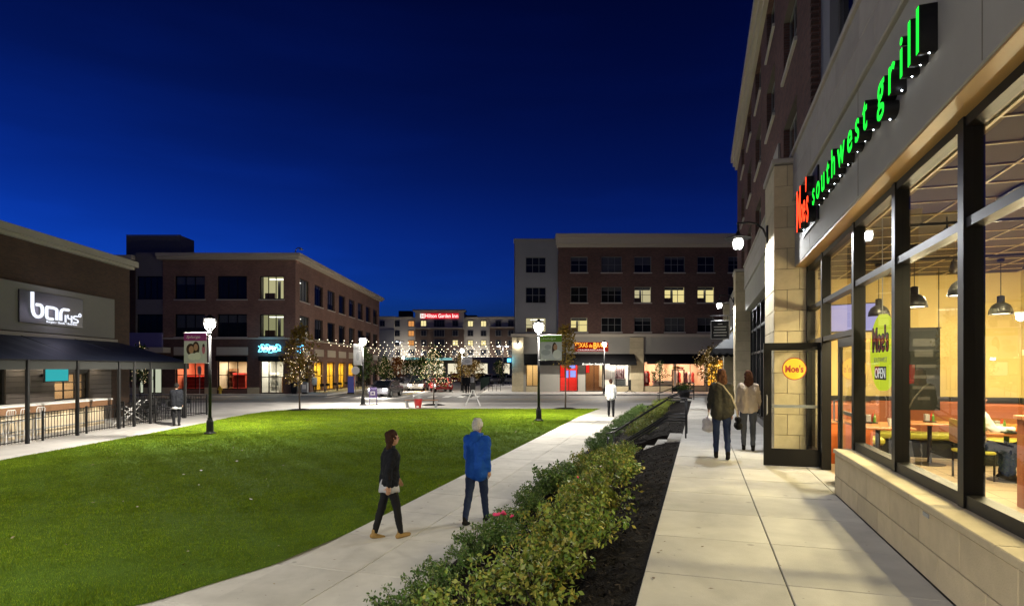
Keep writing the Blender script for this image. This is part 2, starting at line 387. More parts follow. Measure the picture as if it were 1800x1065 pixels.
def grass_blades(n, y0, y1, hgt, wid):
    px = RNG.uniform(-14.5, 6, n); py = RNG.uniform(y0, y1, n); k = inpoly(px, py, LAWN)
    # only the wedge in front of the camera plus a margin
    k &= (px > -0.95*py - 2.0); px, py = px[k], py[k]; n = len(px)
    z = np.array([-1.05 + .45*min(1, max(0, (y-8)/20)) for y in py]) + .02
    patch = .85 + .22*np.sin(px*1.7 + np.sin(py*1.3)*2)*np.sin(py*1.1 + px*.6) + .12*np.sin(px*5.3+py*4.1)
    h = hgt * RNG.uniform(.55, 1.15, n) * patch; a = RNG.uniform(0, 2*np.pi, n); ln = RNG.uniform(-.6, .6, (n, 2)) * h[:, None]
    dx, dy = np.cos(a)*wid, np.sin(a)*wid
    V = np.empty((n, 3, 3)); V[:,0] = np.c_[px-dx, py-dy, z]; V[:,1] = np.c_[px+dx, py+dy, z]; V[:,2] = np.c_[px+ln[:,0], py+ln[:,1], z+h]
    return V
GV = np.concatenate([grass_blades(520000, 3, 11, .038, .0028), grass_blades(360000, 11, 18, .040, .005), grass_blades(300000, 18, 34.1, .042, .010)]).reshape(-1, 3)
me = mesh_np('grass', GV, np.arange(len(GV)).reshape(-1, 3)); g = obj('grass', me, M['grass'])
tag(g, 'short mown green grass covering the central lawn', 'grass'); g['kind'] = 'stuff'
# fallen leaves on the lawn
V = []
for _ in range(110):
    x, y = random.uniform(-12, 4), random.uniform(5, 32)
    if not inpoly(np.array([x]), np.array([y]), LAWN)[0]: continue
    a = random.uniform(0, 6.28); r = random.uniform(.03, .055); z = gz(y) + .065
    V += [(x + r*math.cos(a+k*math.pi/2)*(1 if k % 2 else .6), y + r*math.sin(a+k*math.pi/2)*(1 if k % 2 else .6), z + random.uniform(-.01,.02)) for k in range(4)]
me = mesh_np('fallen_leaves', np.array(V), np.arange(len(V)).reshape(-1, 4))
M['deadleaf'] = leafmat('dead_leaf', [(.26,.21,.10), (.17,.09,.035), (.34,.30,.18)])
g = obj('fallen_leaves', me, M['deadleaf']); tag(g, 'small pale fallen leaves scattered over the lawn', 'leaves'); g['kind'] = 'stuff'
# ---- lower walk: slabs in the street frame, following the slope
lw = fthing('lower_walk', '', '', (-4.4, 8, 0)); del lw['label'], lw['category']; lw['kind'] = 'structure'
def slab_mesh(t0, t1, s0, s1, zf, th=.05, g=.005, b=.006):
    m = MB().cbox(t0+g, t1-g, s0+g, s1-g, 0, 1, b)
    out = []
    for (x, y, z) in m.v:
        base = zf(x, y); out.append((x, y, base - th if z < .0001 else base - b if z < .01 else base if z > .9999 else base - b if z > .5 else base - th))
    m.v = out; return m
lowz = lambda t, s: gz(F(t, s).y) + .03
s = -2.0; k = 0
while s < 33.4:
    for c in range(2):
        obj('slab', slab_mesh(-5.5 + c*1.1, -4.4 + c*1.1, s, s + 1.5, lowz), M['concrete'], lw)
    s += 1.5; k += 1
for s in (-.5, 1.0, 2.5, 4.0, 5.5):
    obj('slab', slab_mesh(-7.0, -5.5, s, s + 1.5, lambda t, s: gz(F(t, s).y) + .012, b=.004), M['concrete'], lw)
m = MB()
for a in np.arange(-2, 33.4, 2.0):
    b = min(a + 2, 33.4); m.add([(t, s_, lowz(t, s_) - .018) for t, s_ in ((-5.49,a),(-3.31,a),(-3.31,b),(-5.49,b))], [(0,1,2,3)])
obj('joint_bed', m, M['joint'], lw)
# ---- raised shop-front pavement
def upz(s): return 0.0 if s < 38 else max(-.59, -.59*(s-38)/7.0)
up = fthing('shop_pavement', '', '', (.65, 8, 0)); del up['label'], up['category']; up['kind'] = 'structure'
s = -3.0
while s < 52:
    L = 1.16 if s < 24 else 2.32
    for c in range(2):
        obj('slab', slab_mesh(-.45 + c*1.1, .65 + c*1.1 if c == 0 else 1.75, s, s + L, lambda t, s: upz(s)), M['concrete'], up)
    s += L
m = MB()
for a in np.arange(-3, 52, 1.0):
    m.add([(t, s_, upz(s_) - .02) for t, s_ in ((-.44,a),(3.0,a),(3.0,a+1),(-.44,a+1))], [(0,1,2,3)])
    m.add([(-.445, a, upz(a)-.02), (-.445, a+1, upz(a+1)-.02), (-.445, a+1, -1.2), (-.445, a, -1.2)], [(0,1,2,3)])
obj('joint_bed', m, M['joint'], up)
obj('entry_slab', MB().cbox(1.755, 2.6, 9.1, 12.69, -.06, -.002, .004), M['concrete'], up)
# ---- planting bed
def bedz(t, s):
    k = (t + 3.3) / 2.85; k = min(1, max(0, k)); k = k*k*(3-2*k)*.5 + k*.5
    return (gz(F(t, s).y) + .03)*(1-k) + (upz(s) - .035)*k
def bedn(t, s): return .03*math.sin(t*5.1 + s*2.3)*math.sin(s*3.7 - t) + .018*math.sin(t*17+s*11)*math.sin(s*14-t*9)
m = MB(); nt_, ns_ = 22, 260
tt = np.linspace(-3.3, -.45, nt_); ss = np.linspace(-2.5, 37.5, ns_)
for j, s_ in enumerate(ss):
    for i, t_ in enumerate(tt):
        z = bedz(t_, s_) + (bedn(t_, s_) if 0 < i < nt_-1 else 0)
        if 14.9 < s_ < 16.7 or 33.9 < s_ < 35.7: z -= .28
        m.v.append((t_, s_, z))
m.f = [(j*nt_+i, j*nt_+i+1, (j+1)*nt_+i+1, (j+1)*nt_+i) for j in range(ns_-1) for i in range(nt_-1)]
bed = struct('planting_bed', m, M['soil'], rot=(0,0,-TH))
# mulch chips
n = 26000; ct = RNG.uniform(-3.25, -.5, n); cs = 2 + 20*RNG.random(n)**1.6
V = []
for t_, s_ in zip(ct, cs):
    if 14.8 < s_ < 16.8: continue
    v = F(t_, s_); z = bedz(t_, s_) + bedn(t_, s_) + random.uniform(.0, .022); a = random.uniform(0, 6.28)
    l, w_ = random.uniform(.012, .04), random.uniform(.004, .010); ca, sa = math.cos(a), math.sin(a); tz = random.uniform(-.012, .012)
    V += [(v.x + ca*l - sa*w_, v.y + sa*l + ca*w_, z+tz), (v.x - ca*l - sa*w_, v.y - sa*l + ca*w_, z-tz+.003), (v.x - ca*l + sa*w_, v.y - sa*l - ca*w_, z-tz), (v.x + ca*l + sa*w_, v.y + sa*l - ca*w_, z+tz-.003)]
me = mesh_np('mulch', np.array(V), np.arange(len(V)).reshape(-1, 4))
M['mulch'] = leafmat('mulch_chips', [(.006,.005,.0045), (.012,.009,.008), (.008,.007,.006), (.045,.036,.03)], .9)
M['mulch'].node_tree.nodes['Principled BSDF'].inputs['Specular IOR Level'].default_value = .08
g = obj('mulch', me, M['mulch']); tag(g, 'dark shredded bark mulch over the sloping planting bed', 'mulch'); g['kind'] = 'stuff'
V = []
for _ in range(150):                                                           # leaf litter on the walks
    if random.random() < .5: t_, s_ = random.uniform(-5.4, -3.2), random.uniform(3, 26); z = lowz(t_, s_) + .006
    else: t_, s_ = random.choice((random.uniform(-.45, .1), random.uniform(-.4, 1.7))), random.uniform(3, 26); z = .006
    v = F(t_, s_); a = random.uniform(0, 6.28); r = random.uniform(.012, .03)
    V += [(v.x + r*math.cos(a+k*math.pi/2)*(1 if k % 2 else .55), v.y + r*math.sin(a+k*math.pi/2)*(1 if k % 2 else .55), z + random.uniform(0,.006)) for k in range(4)]
M['litter'] = leafmat('leaf_litter', [(.20,.14,.06), (.10,.06,.03), (.28,.22,.10)])
g = obj('leaf_litter', mesh_np('leaf_litter', np.array(V), np.arange(len(V)).reshape(-1, 4)), M['litter']); tag(g, 'small dry leaves blown across the concrete walks', 'leaves'); g['kind'] = 'stuff'
# ---- steps and handrails
def steps(s0, s1, n, drop, lab1, lab2):
    e = fthing('stone_steps', lab1, 'steps', (-1.6, (s0+s1)/2, -drop))
    for i in range(n):
        z1 = -.012 - drop*(i)/n; t1 = -.452 - i*.31
        obj('step', MB().cbox(t1-.325, t1-.004, s0, s1, -drop-.25, z1, .012), M['concrete'], e)
    for side, s_ in (('near', s0 + .08), ('far', s1 - .08)):
        r = fthing('handrail', lab2 % side, 'handrail', (-.35, s_, 0))
        pt, pb = (-.34, s_, -.02), (-2.25, s_, -drop)
        m = MB(); m.cyl(pt, (-.34, s_, .92), .021, n=10); obj('post', m, M['black'], r, smooth=True)
        m = MB(); m.cyl(pb, (-2.25, s_, -drop+.84), .021, n=10); obj('post', m, M['black'], r, smooth=True)
        for h, nm in ((.92, 'top_rail'), (.50, 'mid_rail'), (.42, 'mid_rail')):
            m = MB(); m.tube([(-.34, s_, h), (-.80, s_, h), (-2.05, s_, h-drop*.93), (-2.3, s_, h-drop*.98-.02)], .019, 8); obj(nm, m, M['black'], r, smooth=True)
steps(15.15, 16.45, 5, .87, 'concrete steps through the planting bed beside the near black handrails', 'black steel stair handrail on the %s side of the nearer steps')
steps(34.1, 35.4, 4, .58, 'concrete steps at the far end of the planting bed', 'black steel stair handrail on the %s side of the farther steps')
# ================================================================ facade helpers
M['roomlamp'] = emit('room_lamp', (1,.95,.8), 4)
def fwall(m, u0, u1, z0, z1, ops, rev=.22):
    """sheet with real openings and reveals; ops = (u0,u1,z0,z1)"""
    b = MB(); us = sorted({u0, u1, *[o[0] for o in ops], *[o[1] for o in ops]}); zs = sorted({z0, z1, *[o[2] for o in ops], *[o[3] for o in ops]})
    us = [u for u in us if u0 <= u <= u1]; zs = [z for z in zs if z0 <= z <= z1]
    for j in range(len(zs)-1):
        run = None
        for i in range(len(us)-1):
            uc, zc = (us[i]+us[i+1])/2, (zs[j]+zs[j+1])/2
            hole = any(o[0] < uc < o[1] and o[2] < zc < o[3] for o in ops)
            if hole:
                if run is not None: b.fq(m, (run,0,zs[j]), (us[i],0,zs[j]), (us[i],0,zs[j+1]), (run,0,zs[j+1])); run = None
            elif run is None: run = us[i]
        if run is not None: b.fq(m, (run,0,zs[j]), (u1,0,zs[j]), (u1,0,zs[j+1]), (run,0,zs[j+1]))
    for (a, c, e, f) in ops:
        b.fq(m, (a,0,e), (a,-rev,e), (a,-rev,f), (a,0,f)); b.fq(m, (c,0,e), (c,-rev,e), (c,-rev,f), (c,0,f))
        b.fq(m, (a,0,f), (c,0,f), (c,-rev,f), (a,-rev,f)); b.fq(m, (a,0,e), (c,0,e), (c,-rev,e), (a,-rev,e))
    return b
def window(root, m, u0, u1, z0, z1, cols=2, rows=2, lit=None, fm='alum', fw=.06, d=-.14, sill=True, blind=0.0, split=None, depth=.55, name='window'):
    b = MB(); b.fb(m, u0, u0+fw, d-.06, d, z0, z1); b.fb(m, u1-fw, u1, d-.06, d, z0, z1)
    b.fb(m, u0+fw, u1-fw, d-.06, d, z0, z0+fw); b.fb(m, u0+fw, u1-fw, d-.06, d, z1-fw, z1)
    ue = [u0+fw + (u1-u0-2*fw)*i/cols for i in range(cols+1)] if split is None else split
    ze = [z0+fw + (z1-z0-2*fw)*i/rows for i in range(rows+1)]
    for u in ue[1:-1]: b.fb(m, u-fw*.4, u+fw*.4, d-.05, d-.004, z0+fw, z1-fw)
    for z in ze[1:-1]: b.fb(m, u0+fw, u1-fw, d-.05, d-.006, z-fw*.35, z+fw*.35)
    wo = obj(name, b, M[fm], root)
    for i in range(cols):
        for j in range(rows):
            p = MB().fb(m, ue[i]+.006, ue[i+1]-.006, d-.034, d-.026, ze[j]+.004, ze[j+1]-.004); obj('pane', p, M['glassfar'], wo)
    b = MB(); D = -depth
    b.fq(m, (u0-.1,D,z0-.1), (u1+.1,D,z0-.1), (u1+.1,D,z1+.1), (u0-.1,D,z1+.1))
    obj('room_back', b, M[lit] if lit else M['dark'], wo)
    b = MB()
    for q in (((u0-.1,D,z0-.1),(u0-.1,d-.07,z0-.1),(u0-.1,d-.07,z1+.1),(u0-.1,D,z1+.1)), ((u1+.1,D,z0-.1),(u1+.1,d-.07,z0-.1),(u1+.1,d-.07,z1+.1),(u1+.1,D,z1+.1)),
              ((u0-.1,D,z1+.1),(u1+.1,D,z1+.1),(u1+.1,d-.07,z1+.1),(u0-.1,d-.07,z1+.1)), ((u0-.1,D,z0-.1),(u1+.1,D,z0-.1),(u1+.1,d-.07,z0-.1),(u0-.1,d-.07,z0-.1))): b.fq(m, *q)
    obj('room_sides', b, M['darkblind'] if lit else M['dark'], wo)
    if lit:
        zc = z1-.22; um = u0 + (u1-u0)*(.35 + .3*((int(abs(u0*13))) % 3)/3)
        obj('ceiling_light', MB().fb(m, u0+.25*(u1-u0), u1-.1*(u1-u0), D+.05, D+.30, zc, zc+.06), M['roomlamp'], wo)
        obj('room_partition', MB().fb(m, um, um+.12*(u1-u0), D+.01, D+.04, z0, z1-.3), M['darkblind'], wo)
        obj('furniture', MB().fb(m, u0+.1, u0+.45*(u1-u0), D+.04, D+.22, z0-.05, z0+.32*(z1-z0)), M['wood'], wo)
    if blind > 0:
        zb = z1 - fw - (z1-z0-2*fw)*blind
        obj('blind', MB().fb(m, u0+fw+.02, u1-fw-.02, d-.10, d-.085, zb, z1-fw), M['darkblind'], wo)
    if sill: obj('sill', MB().fb(m, u0-.07, u1+.07, -.12, .07, z0-.10, z0-.001), M['sill'], wo)
    return wo
def room(root, m, u0, u1, z0, z1, D, matn, d0=-.3, floor='wood'):
    b = MB(); b.fq(m, (u0,-D,z0), (u1,-D,z0), (u1,-D,z1), (u0,-D,z1))
    b.fq(m, (u0,-D,z0), (u0,d0,z0), (u0,d0,z1), (u0,-D,z1)); b.fq(m, (u1,-D,z0), (u1,d0,z0), (u1,d0,z1), (u1,-D,z1))
    b.fq(m, (u0,-D,z1), (u1,-D,z1), (u1,d0,z1), (u0,d0,z1)); o = obj('room_shell', b, M[matn], root)
    obj('room_floor', MB().fq(m, (u0,-D,z0), (u1,-D,z0), (u1,d0,z0), (u0,d0,z0)), M[floor], o); return o
_tm = {}
def text_mesh(txt, size=1.0, ext=.02, shear=0.0, off=0.0, bevel=0.0, space=1.0):
    k = (txt, size, ext, shear, off, bevel, space)
    if k in _tm: return _tm[k]
    c = bpy.data.curves.new('text', 'FONT'); c.body = txt; c.size = size; c.extrude = ext; c.shear = shear; c.offset = off; c.bevel_depth = bevel
    c.resolution_u = 4; c.space_character = space; c.fill_mode = 'BOTH'
    o = bpy.data.objects.new('text', c); COL.objects.link(o)
    dg = bpy.context.evaluated_depsgraph_get(); me = bpy.data.meshes.new_from_object(o.evaluated_get(dg))
    bpy.data.objects.remove(o); me.materials.clear()
    co = np.empty(len(me.vertices)*3); me.vertices.foreach_get('co', co); co = co.reshape(-1, 3)
    _tm[k] = (me, co.min(0), co.max(0)); return _tm[k]
def place_text(name, txt, mt, parent, m, u, z, d, size, ext=.01, dirn=1, width=None, height=None, **kw):
    """lettering on a facade; dirn = +1 if reading direction runs along +u"""
    me, lo, hi = text_mesh(txt, size, ext, **kw); me = me.copy()
    co = np.empty(len(me.vertices)*3); me.vertices.foreach_get('co', co); co = co.reshape(-1, 3)
    sx = width/(hi[0]-lo[0]) if width else 1; sy = height/(hi[1]-lo[1]) if height else (sx if width else 1)
    out = []
    for x, y, zz in co: out.append(m(u + dirn*(x-lo[0])*sx, d + zz, z + (y-lo[1])*sy))
    me.vertices.foreach_set('co', np.array(out).ravel()); me.update()
    return obj(name, me, M[mt] if isinstance(mt, str) else mt, parent)
# ================================================================ RIGHT BUILDING (street frame: x = t, y = s)
def mT(t0): return lambda u, d, z: (t0 - d, u, z)
RB = fthing('brick_building', 'long brick and stone building with lit corner restaurant windows beside the raised pavement', 'building', (2.2, 14, 0))
# fascia above the near shopfront
fa = obj('fascia', MB().cbox(1.75, 2.20, -3, 12.695, 3.68, 4.94, .01), M['stucco'], RB)
for s in (1.4, 4.6, 7.8, 11.0): obj('control_joint', MB().box(1.7475, 1.752, s, s+.012, 3.70, 4.93), M['stonegap'], fa)
M['soffit'] = mat('timber_soffit', (.42,.27,.10), .5, var=.1)
obj('soffit_strip', MB().box(1.765, 2.02, -3, 12.69, 3.662, 3.6795), M['soffit'], fa)
obj('drip_moulding', MB().cbox(1.70, 2.2, -3, 12.695, 4.942, 5.00, .012), M['stucco'], fa)
def block_band(name, t0, t1, s0, s1, z0, courses, L, mt='stone', root=RB, base=None):
    par = obj(name, MB().box(t0+.012, t1-.012, s0+.012, s1-.012, z0+.004, z0+sum(courses)-.004), M['stonegap'], root)
    z = z0
    for c, h in enumerate(courses):
        s = s0 - (L/2 if c % 2 else 0)
        while s < s1 - .02:
            a, b = max(s, s0), min(s+L, s1)
            if b-a > .05: obj('stone_block', MB().cbox(t0, t1, a+.004, b-.004, z+.004, z+h-.004, .006), M[mt], par)
            s += L
        z += h
    return par
M['stone2'] = mat('grey_stone', (.36,.33,.29), .85, var=.08, vscale=7, bump=.3, bscale=70, tintvar=.07, stain=.1, sscale=2)
block_band('stone_band', 1.72, 2.2, -3, 12.695, 5.004, [.41, .41], 1.25, 'stone2')
obj('coping', MB().cbox(1.68, 2.35, -3, 13.0, 5.83, 5.90, .01), M['stone2'], RB)
# knee wall under the windows
kn = block_band('knee_wall', 1.75, 1.99, -2, 9.08, 0.0, [.255, .295], .82)
s = -2.0
while s < 9.0:
    e = min(s + 1.6, 9.10); obj('coping_stone', MB().cbox(1.735, 2.02, s+.002, e-.002, .553, .612, .008), M['stone'], kn); s += 1.6
obj('vent_plate', MB().cbox(1.744, 1.752, 5.55, 5.68, .50, .535, .002), M['grey'], kn)
# pilasters
def pilaster(s0, s1, h, fine):
    p = obj('pilaster', MB().box(1.395, 2.15, s0+.015, s1-.015, 0, h-.01), M['stonegap'], RB)
    z = 0; c = 0
    while z < h - .05:
        hh = min(.405, h - z)
        cut = 1.62 if c % 2 else 1.84
        if fine:
            obj('stone_block', MB().cbox(1.38, cut-.004, s0, s1, z+.004, z+hh-.004, .006), M['stone'], p)
            obj('stone_block', MB().cbox(cut+.004, 2.16, s0, s1, z+.004, z+hh-.004, .006), M['stone'], p)
        else: obj('stone_block', MB().cbox(1.38, 2.16, s0, s1, z+.004, z+hh-.004, .006), M['stone'], p)
        z += hh; c += 1
    obj('pilaster_cap', MB().cbox(1.34, 2.16, s0-.04, s1+.04, h, h+.10, .012), M['stone2'], p)
pilaster(12.70, 14.36, 5.70, True); pilaster(26.2, 27.7, 5.70, False); pilaster(38.9, 40.4, 5.70, False)
# second and third bays
for (a, b, nm) in ((14.365, 26.195, 'fascia'), (27.705, 38.895, 'fascia')):
    f = obj(nm, MB().cbox(1.75, 2.2, a, b, 4.05, 4.94, .01), M['stucco'], RB)
    obj('drip_moulding', MB().cbox(1.70, 2.2, a, b, 4.942, 5.00, .012), M['stucco'], f)
    block_band('stone_band', 1.72, 2.2, a, b, 5.004, [.41, .41], 2.4, 'stone2')
    obj('coping', MB().cbox(1.68, 2.35, a, b, 5.83, 5.90, .01), M['stone2'], RB)
    r = obj('shop_room', MB().box(2.3, 5.5, a+.1, b-.1, -.01, 4.04), M['dark'], RB)
# upper storeys
tB = 2.24
mB_ = mT(tB); ops = []
cols = [15.9, 20.4, 24.9, 29.4, 34.0]; sills = [6.75, 9.75, 12.55]
for a in cols:
    for z in sills: ops.append((a, a+2.4, z, z+1.65))
obj('wall', fwall(mB_, 13.9, 40.3, 4.9, 14.3, ops, .30), M['brickR'], RB)
obj('side_wall', MB().box(tB+.003, 3.2, 13.9, 13.95, 4.9, 14.3), M['brickR'], RB)
z = 5.95
while z < 14.2:                                                          # toothed brick quoin on the corner
    obj('quoin', MB().cbox(tB-.012, tB+.14, 13.885, 14.0, z, z+.075, .004), M['brickD'], RB); z += .15
for a in cols:
    for k, z in enumerate(sills):
        lit = 'litroom' if (a == 15.9 and k == 0) else None
        window(RB, mB_, a, a+2.4, z, z+1.65, 3, 2, lit, 'alum', .07, d=-.16, blind=.4 if (k+int(a)) % 2 else 0)
cn = obj('cornice', MB().box(2.10, 3.2, 13.8, 40.45, 14.305, 14.55).box(1.98, 3.2, 13.7, 40.55, 14.552, 14.85).box(1.86, 3.2, 13.6, 40.65, 14.852, 15.2), M['cream'], RB)
obj('accent_panel', MB().cbox(2.17, 2.236, 19.0, 20.2, 5.95, 8.3, .01), M['stone2'], RB)
# set-back grey bay over the restaurant
mG = mT(2.42); ops = [(10.5, 13.0, 7.75, 9.9), (5.5, 8.0, 7.75, 9.9), (.5, 3.0, 7.75, 9.9), (10.5, 13.0, 10.9, 12.9), (5.5, 8, 10.9, 12.9)]
obj('grey_bay', fwall(mG, -3, 13.899, 5.5, 15.0, ops, .25), M['greypanel'], RB)
for q in ops: window(RB, mG, *q, 2, 2, None, 'alum', .07, sill=False)
# shopfront framing (bronze) at t = 2.0
mW = mT(2.0)
mul = [-1.45, .30, 2.05, 3.80, 5.53, 7.25, 9.02, 11.2, 12.64]
fr = MB()
for s in mul: fr.fb(mW, s-.055, s+.055, -.10, .045, .615 if s < 9 else 0, 3.66)
sf = obj('shopfront_frame', fr, M['frame'], RB)
for a, b in zip(mul[:-1], mul[1:]):
    a1, b1 = a+.056, b-.056
    low = .615 if b < 9.1 else 0.0
    if low: obj('rail', MB().fb(mW, a1, b1, -.09, .03, low, .72), M['frame'], sf)
    obj('rail', MB().fb(mW, a1, b1, -.09, .03, 2.795, 2.87), M['frame'], sf)
    obj('rail', MB().fb(mW, a1, b1, -.09, .03, 3.58, 3.66), M['frame'], sf)
    obj('pane', MB().fb(mW, a1, b1, -.034, -.022, 2.872, 3.578), M['glass'], sf)
    if low: obj('pane', MB().fb(mW, a1, b1, -.034, -.022, .722, 2.793), M['glass'], sf)
    elif a > 11:
        obj('rail', MB().fb(mW, a1, b1, -.09, .03, 0.0, .22), M['frame'], sf); obj('rail', MB().fb(mW, a1, b1, -.09, .03, 2.16, 2.24), M['frame'], sf)
        obj('pane', MB().fb(mW, a1, b1, -.034, -.022, .222, 2.158), M['glass'], sf); obj('pane', MB().fb(mW, a1, b1, -.034, -.022, 2.242, 2.793), M['glass'], sf)
    else:
        obj('rail', MB().fb(mW, a1, b1, -.09, .03, 2.16, 2.24), M['frame'], sf); obj('pane', MB().fb(mW, a1, b1, -.034, -.022, 2.242, 2.793), M['glass'], sf)
# closed leaf
def leaf(name, m, u0, u1, root, hside):
    b = MB(); z0, z1 = .012, 2.15
    b.fb(m, u0, u0+.13, -.045, 0, z0, z1); b.fb(m, u1-.13, u1, -.045, 0, z0, z1)
    b.fb(m, u0+.13, u1-.13, -.045, 0, z0, z0+.30); b.fb(m, u0+.13, u1-.13, -.045, 0, z1-.13, z1)
    o = obj(name, b, M['frame'], root)
    obj('pane', MB().fb(m, u0+.13, u1-.13, -.028, -.018, z0+.302, z1-.132), M['glass'], o)
    obj('push_bar', MB().fb(m, u0+.06, u1-.06, -.085, -.055, 1.02, 1.07), M['grey'], o)
    h = MB(); uh = u0+.05 if hside < 0 else u1-.05
    h.tube([m(uh, .0, .9), m(uh, .06, .92), m(uh, .06, 1.22), m(uh, 0, 1.24)], .012, 6); obj('handle', h, M['grey'], o)
    return o
leaf('door', mT(1.99), 9.09, 10.10, RB, 1)
# open leaf, swung out square to the wall: facade coordinate runs along t, faces the camera
mD = lambda u, d, z: (u, 11.30 - d, z)
dl = leaf('door', mD, 1.06, 2.05, RB, -1)
# second bay shopfront
fr = MB(); m2 = [14.45, 15.9, 17.4, 18.9, 20.4, 21.9, 23.4, 24.9, 26.1]
for s in m2: fr.fb(mW, s-.05, s+.05, -.10, .045, 0, 4.04)
s2 = obj('shopfront_frame', fr, M['frame'], RB)
for a, b in zip(m2[:-1], m2[1:]):
    for z in (0.0, 2.25, 3.15, 3.96): obj('rail', MB().fb(mW, a+.051, b-.051, -.09, .03, z, z+.08), M['frame'], s2)
    for z0, z1 in ((.082, 2.248), (2.332, 3.148), (3.232, 3.958)): obj('pane', MB().fb(mW, a+.051, b-.051, -.034, -.022, z0, z1), M['glassfar'], s2)
    obj('door_post', MB().fb(mW, (a+b)/2-.03, (a+b)/2+.03, -.09, .025, .082, 2.248), M['frame'], s2)
fr = MB(); m3 = [27.8, 29.6, 31.4, 33.2, 35.0, 36.8, 38.8]
for s in m3: fr.fb(mW, s-.05, s+.05, -.10, .045, 0, 4.04)
s3 = obj('shopfront_frame', fr, M['frame'], RB)
for a, b in zip(m3[:-1], m3[1:]): obj('pane', MB().fb(mW, a+.051, b-.051, -.034, -.022, .1, 4.03), M['glassfar'], s3)
# ---- awnings of the third bay (scalloped)
def scallop_awning(s0, s1, lab):
    a = fthing('awning', lab, 'awning', (1.3, (s0+s1)/2, 2.5))
    m = MB(); t0, t1, z0, z1 = 1.72, .55, 3.65, 2.60
    m.add([(t0,s0,z0),(t0,s1,z0),(t1,s1,z1),(t1,s0,z1)], [(0,1,2,3)]); m.add([(t0,s0,z0),(t1,s0,z1),(t0,s0,z1)], [(0,1,2)]); m.add([(t0,s1,z0),(t1,s1,z1),(t0,s1,z1)], [(0,1,2)])
    obj('canopy', m, M['canvasgrey'], a)
    m = MB(); n = int((s1-s0)/.3)
    for i in range(n):
        a0 = s0 + (s1-s0)*i/n; w_ = (s1-s0)/n
        pts = [(t1-.004, a0, z1)] + [(t1-.004, a0 + w_*(k/6), z1 - .18 - .10*math.sin(math.pi*k/6)) for k in range(7)] + [(t1-.004, a0+w_, z1)]
        m.add(pts, [tuple(range(len(pts)))])
    for i in range(4):
        a0 = t1 + (t0-t1)*i/4; w_ = (t0-t1)/4
        pts = [(a0, s0-.004, z1)] + [(a0 + w_*(k/6), s0-.004, z1 - .18 - .10*math.sin(math.pi*k/6)) for k in range(7)] + [(a0+w_, s0-.004, z1)]
        m.add(pts, [tuple(range(len(pts)))])
    obj('valance', m, M['fabricblk'], a)
    m = MB(); m.tube([(t1+.01,s0,z1),(t1+.01,s1,z1)], .018, 6); m.tube([(t0,s0,z0-.01),(t1,s0,z1-.01)], .018, 6); obj('awning_frame', m, M['black'], a)
M['canvasgrey'] = mat('grey_canvas', (.10,.105,.11), .85, var=.08)
scallop_awning(28.0, 32.8, 'grey scalloped awning nearest the camera on the far shopfront')
scallop_awning(33.6, 38.4, 'grey scalloped awning at the far end of the brick building')
# ---- hanging blade sign
bs = fthing('blade_sign', 'black hanging sign board on a bracket above the grey awning', 'sign', (1.0, 27.0, 3.2))
obj('board', MB().cbox(.42, 1.18, 26.78, 26.84, 2.95, 3.75, .01), M['black'], bs)
m = MB(); m.tube([(1.38,26.81,3.95),(.38,26.81,3.95)], .02, 6); m.tube([(.5,26.81,3.95),(.5,26.81,3.75)], .01, 5); m.tube([(1.1,26.81,3.95),(1.1,26.81,3.75)], .01, 5); obj('bracket', m, M['black'], bs)
m = MB()
for z in (2.965, 3.725): m.box(.43, 1.17, 26.773, 26.779, z, z+.015)
for t in (.43, 1.155): m.box(t, t+.015, 26.7725, 26.7785, 2.982, 3.723)
for i, wd in enumerate((.18, .5, .46, .54, .5)): m.box(.8-wd/2, .8+wd/2, 26.773, 26.779, 3.58-.12*i, 3.61-.12*i)
obj('border', m, M['white'], bs)
# ---- wall lamps on goosenecks
def wall_lamp(s, lab, e):
    L = fthing('wall_lamp', lab, 'wall lamp', (1.38, s, 4.3), 'gooseneck lamps along the brick building')
    m = MB(); m.cbox(1.34, 1.378, s-.06, s+.06, 4.38, 4.74, .008); obj('wall_plate', m, M['black'], L)
    m = MB(); m.tube([(1.35,s,4.50),(1.28,s,4.68),(1.15,s,4.80),(.98,s,4.84),(.80,s,4.84)], .022, 8); m.sph((.78,s,4.84), .03, 8, 6); m.cyl((.78,s,4.84), (.78,s,4.62), .022, n=8); obj('arm', m, M['black'], L, smooth=True)
    m = MB(); m.lathe([(.035,4.66),(.05,4.60),(.09,4.57),(.27,4.52),(.28,4.505),(.265,4.505),(.10,4.55),(.0,4.56)], (.78,s,0), 24); obj('shade', m, M['black'], L, smooth=True)
    m = MB(); m.lathe([(.0,4.30),(.05,4.305),(.085,4.34),(.095,4.42),(.085,4.50)], (.78,s,0), 16); obj('globe', m, M['glow'], L, smooth=True)
    m = MB()
    for k in range(8):
        a = k*math.pi/4; m.tube([(.78+.10*math.cos(a), s+.10*math.sin(a), 4.50), (.78+.105*math.cos(a), s+.105*math.sin(a), 4.40), (.78+.07*math.cos(a), s+.07*math.sin(a), 4.29), (.78, s, 4.275)], .004, 4)
    for z, r in ((4.46,.106),(4.38,.106)): m.tube([(.78+r*math.cos(k*.3927), s+r*math.sin(k*.3927), z) for k in range(16)], .004, 4, closed=True)
    obj('cage', m, M['grey'], L)
    l = bpy.data.lights.new('bulb_light', 'SPOT'); l.energy = e*1.5; l.color = (.95,.97,1.0); l.shadow_soft_size = .07; l.spot_size = R(172); l.spot_blend = .15
    lo = bpy.data.objects.new('bulb_light', l); COL.objects.link(lo); lo.parent = L; lo.location = Vector((.78, s, 4.42)) - Vector(OFF[L.name])
wall_lamp(13.75, 'black gooseneck wall lamp on the nearest stone pilaster', 520)
wall_lamp(27.0, 'black gooseneck wall lamp on the second stone pilaster', 520)
